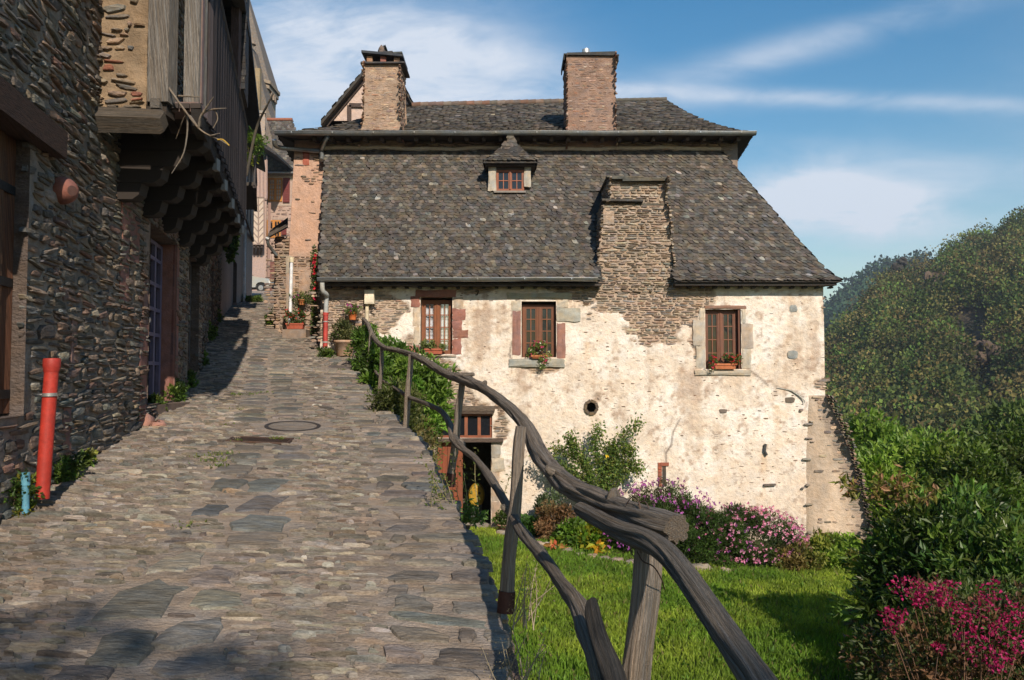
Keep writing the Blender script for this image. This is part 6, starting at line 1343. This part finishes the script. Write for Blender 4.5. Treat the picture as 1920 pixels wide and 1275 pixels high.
# shrubs tumbling over the retaining wall by the top of the rail
def gp2(px,py,Y): p=P(px,py,Y); return p
for (px,py,Y,rad,K,per,sz,l,pl_) in[(785,752,12.9,(.52,.5,.70),100,100,.10,'tall bright green leafy shrub behind the middle posts of the log rail',[(.13,.23,.03),(.18,.29,.045),(.08,.16,.02)]),
   (722,705,14.6,(.42,.6,.62),90,110,.10,'leafy green shrub with narrow leaves behind the upper posts of the log rail',[(.07,.14,.02),(.11,.19,.03),(.05,.09,.015)]),
   (690,665,15.9,(.30,.4,.45),60,90,.09,'small green shrub at the very top of the log rail',[(.07,.13,.02),(.10,.17,.03)]),
   (745,790,11.6,(.34,.5,.5),80,100,.07,'feathery olive green shrub below the lane edge',[(.085,.10,.03),(.12,.13,.04),(.07,.09,.02)]),
   (780,850,10.4,(.24,.35,.40),36,70,.06,'yellowing wispy shrub at the foot of the wall near the cellar door',[(.14,.14,.04),(.10,.13,.03),(.19,.16,.06)])]:
    c_=P(px,py,Y); z0=float(garden_z(c_[0],Y)); 
    t_=thing('wall_shrub',l,'shrub',(c_[0]+.1,Y,z0)); mb=MB(); ctr=crown(mb,c_,rad,K,per,.17,sz,pl_,.2,.3,.38); mb.build('foliage',M['leaf'],t_); sb=MB(); stems(sb,(c_[0]+.15,Y,z0),ctr,.014,.004,(.12,.09,.06),16); sb.build('stem',M['bark'],t_,True)
def wisps(name,label,px,py,Y,n,h,col,lf,lc,spread=.15):
    c_=P(px,py,Y); t_=thing(name,label,'weed',c_); sb=MB();mb=MB()
    for k in range(n):
        a=c_+R.normal(0,spread,3)*[1,1,0]; e=a+np.array([R.normal(0,.35*h),R.normal(0,.2*h),h*R.uniform(.6,1.1)]); m_=(a+e)/2+R.normal(0,.04*h,3); cm,_=catmull(np.array([a,m_,e]),np.ones(3),5); sb.tube(cm,np.linspace(.004,.0015,len(cm)),4,col,caps=False)
        for q in cm[3:]: leaves(mb,q+R.normal(0,.02,(5,3)),lf,pal(lc,5,.2),.2,None,.4)
    sb.build('stem',M['bark'],t_,True); mb.build('foliage',M['leaf'],t_)
wisps('wispy_weed','pale wispy seed stalks below the third rail post',868,965,6.9,9,.5,(.30,.26,.14),.035,[(.16,.17,.05),(.10,.15,.03)])
wisps('wispy_weed','short green sprig on the wall edge in front of the cellar door',880,985,6.3,5,.16,(.10,.14,.04),.05,[(.09,.16,.03)],.06)
wisps('dry_root_tangle','tangle of thin dry pale stems hanging off the wall edge below the second post',985,1175,4.4,12,.30,(.32,.27,.19),.012,[(.25,.2,.12)],.05)
wisps('dry_root_tangle','thin dry stems on the nearest corner of the lane edge at the bottom',975,1290,3.75,10,.24,(.32,.27,.19),.012,[(.25,.2,.12)],.04)
# big evergreen, crape myrtle, right hand side
GL=[(.042,.09,.018),(.065,.125,.024),(.10,.165,.03),(.17,.22,.05),(.052,.105,.02)]
t_,_=plant('evergreen_shrub','large glossy dark green broad leaved shrub right of the buttress','shrub',gp(1795,1100,9.6),(1.05,.95,1.18),330,60,.25,.125,GL,lift=-.1,mat='gloss_leaf',stem=(.03,18),asp=.36,jit=.3,fill=.5)
t_,_=plant('evergreen_shrub','glossy green shrub with pale young shoots nearest the house, left shoulder of the big one','shrub',gp(1690,1120,9.9),(.44,.5,.74),110,50,.19,.12,GL+[(.14,.14,.04)],lift=0.1,mat='gloss_leaf',stem=(.02,14),asp=.34,jit=.3)
wisps('young_shoots','upright pinkish young shoots standing out of the left evergreen shrub',1680,950,9.6,9,.4,(.14,.10,.05),.11,[(.30,.17,.09),(.22,.20,.05),(.15,.17,.03)],.18)
t_,_=plant('evergreen_shrub','glossy green shrub at the right edge of the picture beyond the pink blooms','shrub',gp(1900,1080,8.6),(.95,.8,1.0),230,60,.24,.11,GL,lift=0.05,mat='gloss_leaf',stem=(.02,14),asp=.36,jit=.3)
t_,_=plant('leafy_bush','small leaved yellowish green bush behind the crimson flowers','bush',gp(1850,1100,7.9),(.85,.6,.85),190,90,.20,.06,[(.09,.13,.03),(.06,.10,.02),(.12,.15,.04),(.045,.08,.015)],lift=0,stem=(.012,14),asp=.45)
base=gp(1800,1200,6.3); t_=thing('crape_myrtle','crape myrtle with dense crimson pink flower heads at the bottom right','flowering shrub',base)
mb=MB(); ctr=crown(mb,np.array(base)+[0,0,1.12],(.74,.55,.76),230,60,.16,.055,[(.05,.085,.018),(.075,.10,.025),(.13,.075,.035),(.17,.09,.05),(.04,.06,.015)],.2,.3,.45); crown(mb,np.array(base)+[.9,.1,1.0],(.6,.5,.8),110,60,.16,.055,[(.05,.085,.018),(.13,.075,.035),(.17,.09,.05),(.04,.06,.015)],.2,.3,.45); mb.build('foliage',M['leaf'],t_)
sb=MB(); stems(sb,base,ctr,.02,.004,(.16,.09,.06),30)
fb=MB()
heads=[(1705,1100,6.0,.16,.10),(1745,1115,6.0,.15,.09),(1690,1155,5.9,.07,.06),(1660,1150,5.8,.07,.05),(1770,1098,5.9,.12,.06),(1775,1122,5.9,.09,.07),(1855,1105,5.9,.10,.10),(1840,1150,5.8,.15,.15),(1895,1145,5.8,.10,.12),(1808,1180,5.7,.12,.10),(1870,1180,5.7,.10,.08),(1840,1215,5.6,.13,.14),(1910,1210,5.6,.10,.10),(1800,1145,5.8,.07,.05),(1725,1130,6,.08,.06),(1880,1235,5.5,.09,.07),(1760,1215,5.7,.05,.04),(1670,1175,5.7,.06,.04),(1915,1155,5.7,.09,.1),(1870,1250,5.4,.07,.06)]
for (x,y_,Y,rx,rz_) in heads:
    c_=P(x,y_,Y); q,_d=ball(int(75*(rx/.12)),.3); pos=c_+q*[rx*.85,rx*.7,rz_*.85]*R.uniform(.85,1.15,(len(q),1)); leaves(fb,pos,.026,pal([(.30,.006,.07),(.40,.012,.11),(.22,.004,.05),(.46,.03,.15)],len(pos),.15),.2,q*.6,.8)
    sb.tube([base+R.normal(0,.05,3)*[1,1,0],(np.array(base)+c_)/2+R.normal(0,.08,3),c_],[.012,.007,.003],5,(.16,.09,.06),caps=False,sub=4)
fb.build('flower',M['petal'],t_); sb.build('stem',M['bark'],t_,True)
# trees beyond the garden
def tree(name,label,px,pyt,Y,w,h,palette,K=160,per=70,lsz=.3,cr=.8,mat='leaf',group=None,zb=None):
    c_=P(px,pyt,Y); z0=c_[2]-h if zb is None else zb; t_=thing(name,label,'tree',(c_[0],Y,z0),group); cc_=np.array([c_[0],Y,c_[2]-w*.62*.9]); mb=MB()
    ctr=crown(mb,cc_,(w/2,w/2*.9,w*.60),K,per,cr,lsz,palette,.22,.3,.55,fill=.4); mb.build('crown',M[mat],t_)
    sb=MB(); sb.tube([(c_[0],Y,z0-.5),(c_[0]+.1,Y,(z0+cc_[2])/2),cc_],[w*.035,w*.028,w*.015],8,(.10,.075,.055),sub=4,noise=.15); stems(sb,(c_[0],Y,(z0+cc_[2])/2),ctr,w*.012,.01,(.10,.075,.055),18); sb.build('trunk',M['bark'],t_,True)
SUN=[(.15,.24,.03),(.12,.20,.028),(.19,.27,.04),(.09,.16,.024)]
DKT=[(.075,.12,.022),(.095,.14,.028),(.115,.15,.034),(.06,.10,.02)]
tree('bright_tree','bright green rounded tree just beyond the buttress',1660,800,27,4.6,9,SUN,200,80,.22,.6)
tree('bright_tree','sunlit yellow green tree lower down, close against the buttress edge',1640,862,21,2.6,6,BRT,130,70,.16,.42)
tree('bright_tree','light green tree between the bright one and the dark edge tree',1735,835,24,3.0,7,SUN,150,70,.18,.5)
tree('dark_tree','dark green tree standing at the right edge above the evergreen shrub',1925,815,19,3.0,7,DKT+[(.08,.10,.03)],220,80,.15,.5)
tree('dark_tree','mid green tree with loose crown behind the big evergreen shrub',1830,860,16,2.0,5,GRN,140,70,.12,.35)
tree('dark_tree','shaded dark tree filling the gap at the foot of the hill',1800,825,48,8,14,DKT,200,70,.5,1.2,'far')
tree('dark_tree','dark tree low on the slope at the right edge beyond the garden',1935,775,60,8,16,DKT,200,70,.6,1.3,'far')
tree('dark_tree','dark tree showing just right of the buttress top, far down the slope',1590,820,62,7,16,DKT,180,70,.6,1.3,'far')
# tree outside the frame that shades the right of the lawn
tree('garden_tree','leafy garden tree beside the lawn, right of the picture',5100,-520,3.6,2.6,6,GRN,110,60,.18,.5,zb=-1.7)
# weeds by left wall
def weed(px,py,w,h,l,pl_=GRN,n=26,sz=.045,off=0):
    c_=G(px,py); plant('wall_weed',l,'weed',c_,(w,w*.8,h),n,45,max(.05,w*.35),sz,pl_,lift=-.02,stem=(.004,10),asp=.5,jit=.25,fill=.2)
WG=[(.06,.11,.018),(.085,.14,.022),(.12,.16,.03),(.045,.08,.015)]
weed(20,965,.20,.17,'yellow flowered weed clump at the left edge at the wall foot',WG+[(.25,.22,.02)],44,.04)
weed(110,905,.20,.13,'weed clump behind the blue pipe stub and red drainpipe',WG,40,.04)
weed(148,880,.12,.11,'low weeds just right of the red drainpipe',WG+[(.2,.2,.03)],28,.04)
weed(118,870,.07,.20,'tall thin weed behind the red drainpipe',[(.08,.13,.04),(.12,.16,.07)],22,.035)
weed(234,810,.10,.17,'dark green weed growing up the wall left of the leaning stick',WG,34,.035)
weed(284,775,.15,.12,'leafy weed tuft between the pink stone and the glazed door',WG,36,.05)
weed(326,752,.16,.16,'weed tuft under the far jamb of the glazed door',WG,36,.06)
weed(345,728,.17,.16,'weed tuft between the two left hand doors',WG,36,.06)
weed(372,688,.16,.20,'upright weeds by the grey plank door',WG,36,.06)
weed(388,640,.20,.24,'weeds at the wall foot in the shade further up the lane',WG,30,.07)
weed(395,610,.25,.25,'weeds beside the low rubble house',WG,30,.08)
weed(472,566,.5,.12,'strip of grass at the corner of the pink house',WG,36,.12)
weed(520,612,.30,.25,'grass clump at the corner by the lean-to',BRT,36,.09)
weed(612,670,.16,.12,'small weeds at the foot of the grey and red downpipe',WG,26,.05)
mb=MB()
for (x,y_,n,s) in((410,855,30,.10),(400,868,20,.1),(455,742,16,.1),(375,860,14,.08),(440,770,10,.07),(520,826,26,.07),(350,990,8,.06),(470,740,12,.1),(497,738,8,.08),(448,830,14,.06),(407,878,12,.05),(430,800,9,.08),(640,695,9,.08)):
    c_=G(x,y_); pos=c_+R.normal(0,s,(n*3,3))*[1,.7,0]+[0,0,.015]; leaves(mb,pos,.035,pal([(.10,.15,.03),(.15,.17,.04)],n*3),.3,np.tile([0,0,.7],(n*3,1)),.4)
tag(mb.build('joint_moss',M['grass']),'small green tufts growing in the joints of the paving','moss',kind='stuff')
# hanging ivy
t_=thing('hanging_ivy','ivy trailing down the pinkish wall past the balcony','ivy',P(428,420,26.5)); mb=MB(); C=[]
for k in range(26):
    x=R.uniform(412,444); l=R.uniform(20,78)*(1-abs(x-430)/30*.6); n=int(l*3.2); C.append(np.array([P(x+R.normal(0,2.5),414+l*R.uniform(0,1)**.8,26.2+R.normal(0,.12)) for _ in range(n)]))
C=np.concatenate(C); leaves(mb,C,.14,pal([(.07,.12,.02),(.10,.16,.025),(.05,.085,.015)],len(C),.2),.2,np.tile([.2,-.4,-.5],(len(C),1)),.6); mb.build('foliage',M['leaf'],t_)
# ================================================================ pots and window boxes
def boxplant(label,x0,x1,zb,h,Y,potcol,leafc,flow,nleaf,lsz,spread,fl=60,fs=.04,pot=True,trail=None,cat='flower box',name='flower_box',grow=.18):
    t_=thing(name,label,cat,((x0+x1)/2,Y,zb))
    if pot:
        mb=MB(); w=.09; m_=.025
        mb.prism([(x0+m_,Y-w+.02,zb),(x1-m_,Y-w+.02,zb),(x1-m_,Y+w-.02,zb),(x0+m_,Y+w-.02,zb)],(0,0,.001),potcol)
        lo=[(x0+m_,Y-w+.02,zb),(x1-m_,Y-w+.02,zb),(x1-m_,Y+w-.02,zb),(x0+m_,Y+w-.02,zb)]; hi=[(x0,Y-w,zb+h),(x1,Y-w,zb+h),(x1,Y+w,zb+h),(x0,Y+w,zb+h)]
        mb.add(lo+hi,[(0,1,5,4),(1,2,6,5),(2,3,7,6),(3,0,4,7)],potcol); mb.box(x0-.01,x1+.01,Y-w-.01,Y-w+.005,zb+h-.035,zb+h,np.array(potcol)*1.1); mb.box(x0,x1,Y-w+.006,Y+w,zb+h-.03,zb+h-.02,(.05,.035,.025)); mb.build('trough',M['clay'],t_)
    mb=MB(); K=int(14*(x1-x0)/.3); C=[]
    for k in range(K):
        c_=np.array([R.uniform(x0-spread*.4,x1+spread*.4),Y-.03+R.normal(0,.04),zb+h+R.uniform(0,grow)]); q,_=ball(nleaf); C.append(c_+q*.07)
    if trail:
        for (dx_,dz,n) in trail: C.append(np.array([(x0+x1)/2+dx_,Y-.12,zb+h])+np.c_[R.normal(0,.04,n),R.normal(0,.03,n),-dz*R.uniform(0,1,n)])
    C=np.concatenate(C); leaves(mb,C,lsz,pal(leafc,len(C),.22),.3,None,.7); mb.build('foliage',M['leaf'],t_)
    if flow:
        mb=MB(); i=R.choice(len(C),fl); pos=C[i]+[0,-.05,.02]; blossoms(mb,pos,fs,flow); mb.build('flower',M['petal'],t_)
    return t_
boxplant('terracotta trough of pale green leaves on the sill of the left window',fx(797),fx(831),fz_(664),.12,YF-.03,(.34,.10,.06),[(.16,.20,.06),(.22,.25,.09),(.11,.15,.04)],None,40,.045,.15,grow=.14)
boxplant('overflowing pink and white flowers trailing from the sill of the middle window',fx(996),fx(1026),fz_(672),.07,YF-.05,(.40,.15,.07),[(.14,.20,.04),(.10,.16,.03),(.2,.24,.06)],[(.7,.06,.25),(.8,.75,.7),(.6,.05,.18)],44,.04,.12,46,.045,trail=[(.08,.30,160),(.13,.20,80)],grow=.26)
boxplant('orange trough with red flowers on the sill of the right window',fx(1337),fx(1378),fz_(692),.12,YF-.04,(.42,.15,.07),[(.10,.16,.03),(.07,.12,.02)],[(.62,.03,.04),(.7,.06,.14)],34,.035,.2,60,.04,trail=[(-.3,.14,60)],grow=.18)
boxplant('brick red planter with red flowers at the foot of the pink tower wall',P(545,0,19.7)[0],P(577,0,19.7)[0],P(545,617,19.7)[2],.14,19.7,(.34,.09,.055),[(.08,.13,.03),(.06,.1,.02)],[(.6,.03,.04)],34,.05,.1,30,.04,grow=.28)
mb=MB(); mb.box(P(540,0,19.6)[0],P(583,0,19.6)[0],19.45,20.0,2.2,P(545,618,19.6)[2]+.0,(.25,.19,.15)); tag(mb.build('stone_step',M['block']),'rough stone step under the brick red planter','step')
def roundpot(name,label,c_,r,h,col,leafc,flow,K,per,lsz,rad,lift,fl=20,cat='potted plant'):
    t_,_=plant(name,label,cat,c_,rad,K,per,rad[0]*.4,lsz,leafc,lift=lift+h-.04,stem=(.004,8),flower=(fl,.045,flow) if flow else None,asp=.4)
    mb=MB(); mb.lathe(c_,[(0,0),(r*.68,0),(r*.72,.01),(r*.95,h*.84),(r*1.04,h*.85),(r*1.06,h),(r*.95,h),(r*.9,h*.9),(0,h*.88)],24,col); mb.build('pot',M['clay'],t_,True)
roundpot('big_clay_pot','large pale clay pot with wispy grass at the house corner below the hanging pot',G(646,668)+[0,0,.0],.22,.34,(.44,.29,.20),[(.13,.14,.05),(.18,.17,.08),(.09,.11,.04)],[(.4,.12,.3)],34,60,.07,(.24,.22,.24),0,6)
c_=P(661,600,17.3); roundpot('hanging_pot','small orange pot of trailing flowers hung on the bare stone beside the electricity box',c_,.10,.17,(.55,.16,.05),[(.09,.14,.03),(.12,.17,.04)],[(.5,.06,.35),(.4,.05,.3)],18,40,.045,(.16,.12,.11),0,16,'hanging pot')
c_=P(566,572,19.8); roundpot('hanging_pot','small orange pot on the pink tower wall above the planter',c_,.09,.14,(.50,.20,.08),[(.08,.13,.03),(.10,.15,.03)],[(.5,.06,.35)],20,40,.05,(.26,.12,.16),-.05,8,'hanging pot')
t_=thing('red_climber','red flowered climber in the corner between tower wall and the sunlit house','climbing plant',P(588,560,19.75)); mb=MB(); fb=MB(); C=np.array([P(589+R.normal(0,3.0),y_,19.75) for y_ in R.uniform(462,625,420)]); leaves(mb,C,.07,pal(GRN,len(C),.2),.2,None,.6); mb.build('foliage',M['leaf'],t_); blossoms(fb,np.array([P(589+R.normal(0,2.5),y_,19.6) for y_ in (478,484,492,495,503,512,530,540,553,560)]),.10,[(.75,.03,.06),(.7,.04,.12)]); fb.build('flower',M['petal'],t_)
wp=thing('white_pipe','tall thin white pipe with a cream cap standing against the tower wall','pipe',P(544,620,19.75)); mb=MB(); mb.tube(pp([(543.5,612,19.75),(546.5,492,19.85)]),.042,12,(.66,.68,.72)); mb.build('pipe',M['plastic'],wp,True); mb=MB(); mb.tube(pp([(546.5,492,19.85),(546.7,483,19.85)]),.055,12,(.7,.62,.42)); mb.build('cap',M['plastic'],wp,True)
# wall hook, yellow object in the cellar doorway
mb=MB(); mb.tube([P(892,546,17.48),P(897,545,17.4),P(895,552,17.36),P(892,553,17.4)],.012,6,(.06,.055,.05),sub=3); tag(mb.build('wall_hook',M['iron'],None,True),'small dark iron hook on the plaster between left and middle window','hook')
t_=thing('yellow_drum','rounded yellow tank standing in the dark cellar doorway','tank',P(893,960,18.6)); mb=MB(); c_=P(893,930,18.6); mb.tube([c_+[0,-.02,0],c_+[0,0,0],c_+[0,.05,0],c_+[0,.25,0]],[.13,.17,.19,.19],20,(.40,.24,.02)); mb.v[0][:,2]=c_[2]+(mb.v[0][:,2]-c_[2])*1.45
for i in(1,2): mb.v[i][:,2]=c_[2]+(mb.v[i][:,2]-c_[2])*1.45
mb.box(c_[0]-.12,c_[0]+.12,18.6,18.8,-1.42,c_[2]-.2,(.05,.05,.05)); mb.build('tank_body',M['plastic'],t_); mb=MB(); mb.tube([c_+[.07,-.03,.07],c_+[.07,-.01,.07]],.035,10,(.03,.03,.03)); mb.tube([c_+[.07,-.03,-.07],c_+[.07,-.01,-.07]],.02,10,(.03,.03,.03)); mb.build('filler_cap',M['plastic'],t_)

# ================================================================ groups for repeats
cnt={}
for o in bpy.data.objects:
    if o.parent is None and 'category' in o and o.get('kind') is None: cnt.setdefault(o.name.split('.')[0],[]).append(o)
for k,v in cnt.items():
    if len(v)>1:
        for o in v: o['group']=k.replace('_',' ')+' group'

# unseen tree added behind the viewer to cast soft shade on the nearest paving
tb=thing('added_shade_tree','leafy tree added behind the viewpoint to shade the near paving, outside the picture','tree',(1.9,-13.,-1.8))
mb=MB(); ctr=crown(mb,(1.9,-12.2,9.5),(2.9,2.0,1.4),200,70,.55,.2,GRN,.2,.3,.6,fill=.25); mb.build('crown',M['leaf'],tb)
sb=MB(); sb.tube([(1.9,-13,-2.2),(2.0,-12.9,4),(1.9,-13.,9)],[.2,.16,.08],10,(.12,.09,.07),sub=5,noise=.15); stems(sb,(1.95,-12.95,6),ctr,.05,.01,(.12,.09,.07),18); sb.build('trunk',M['bark'],tb,True)
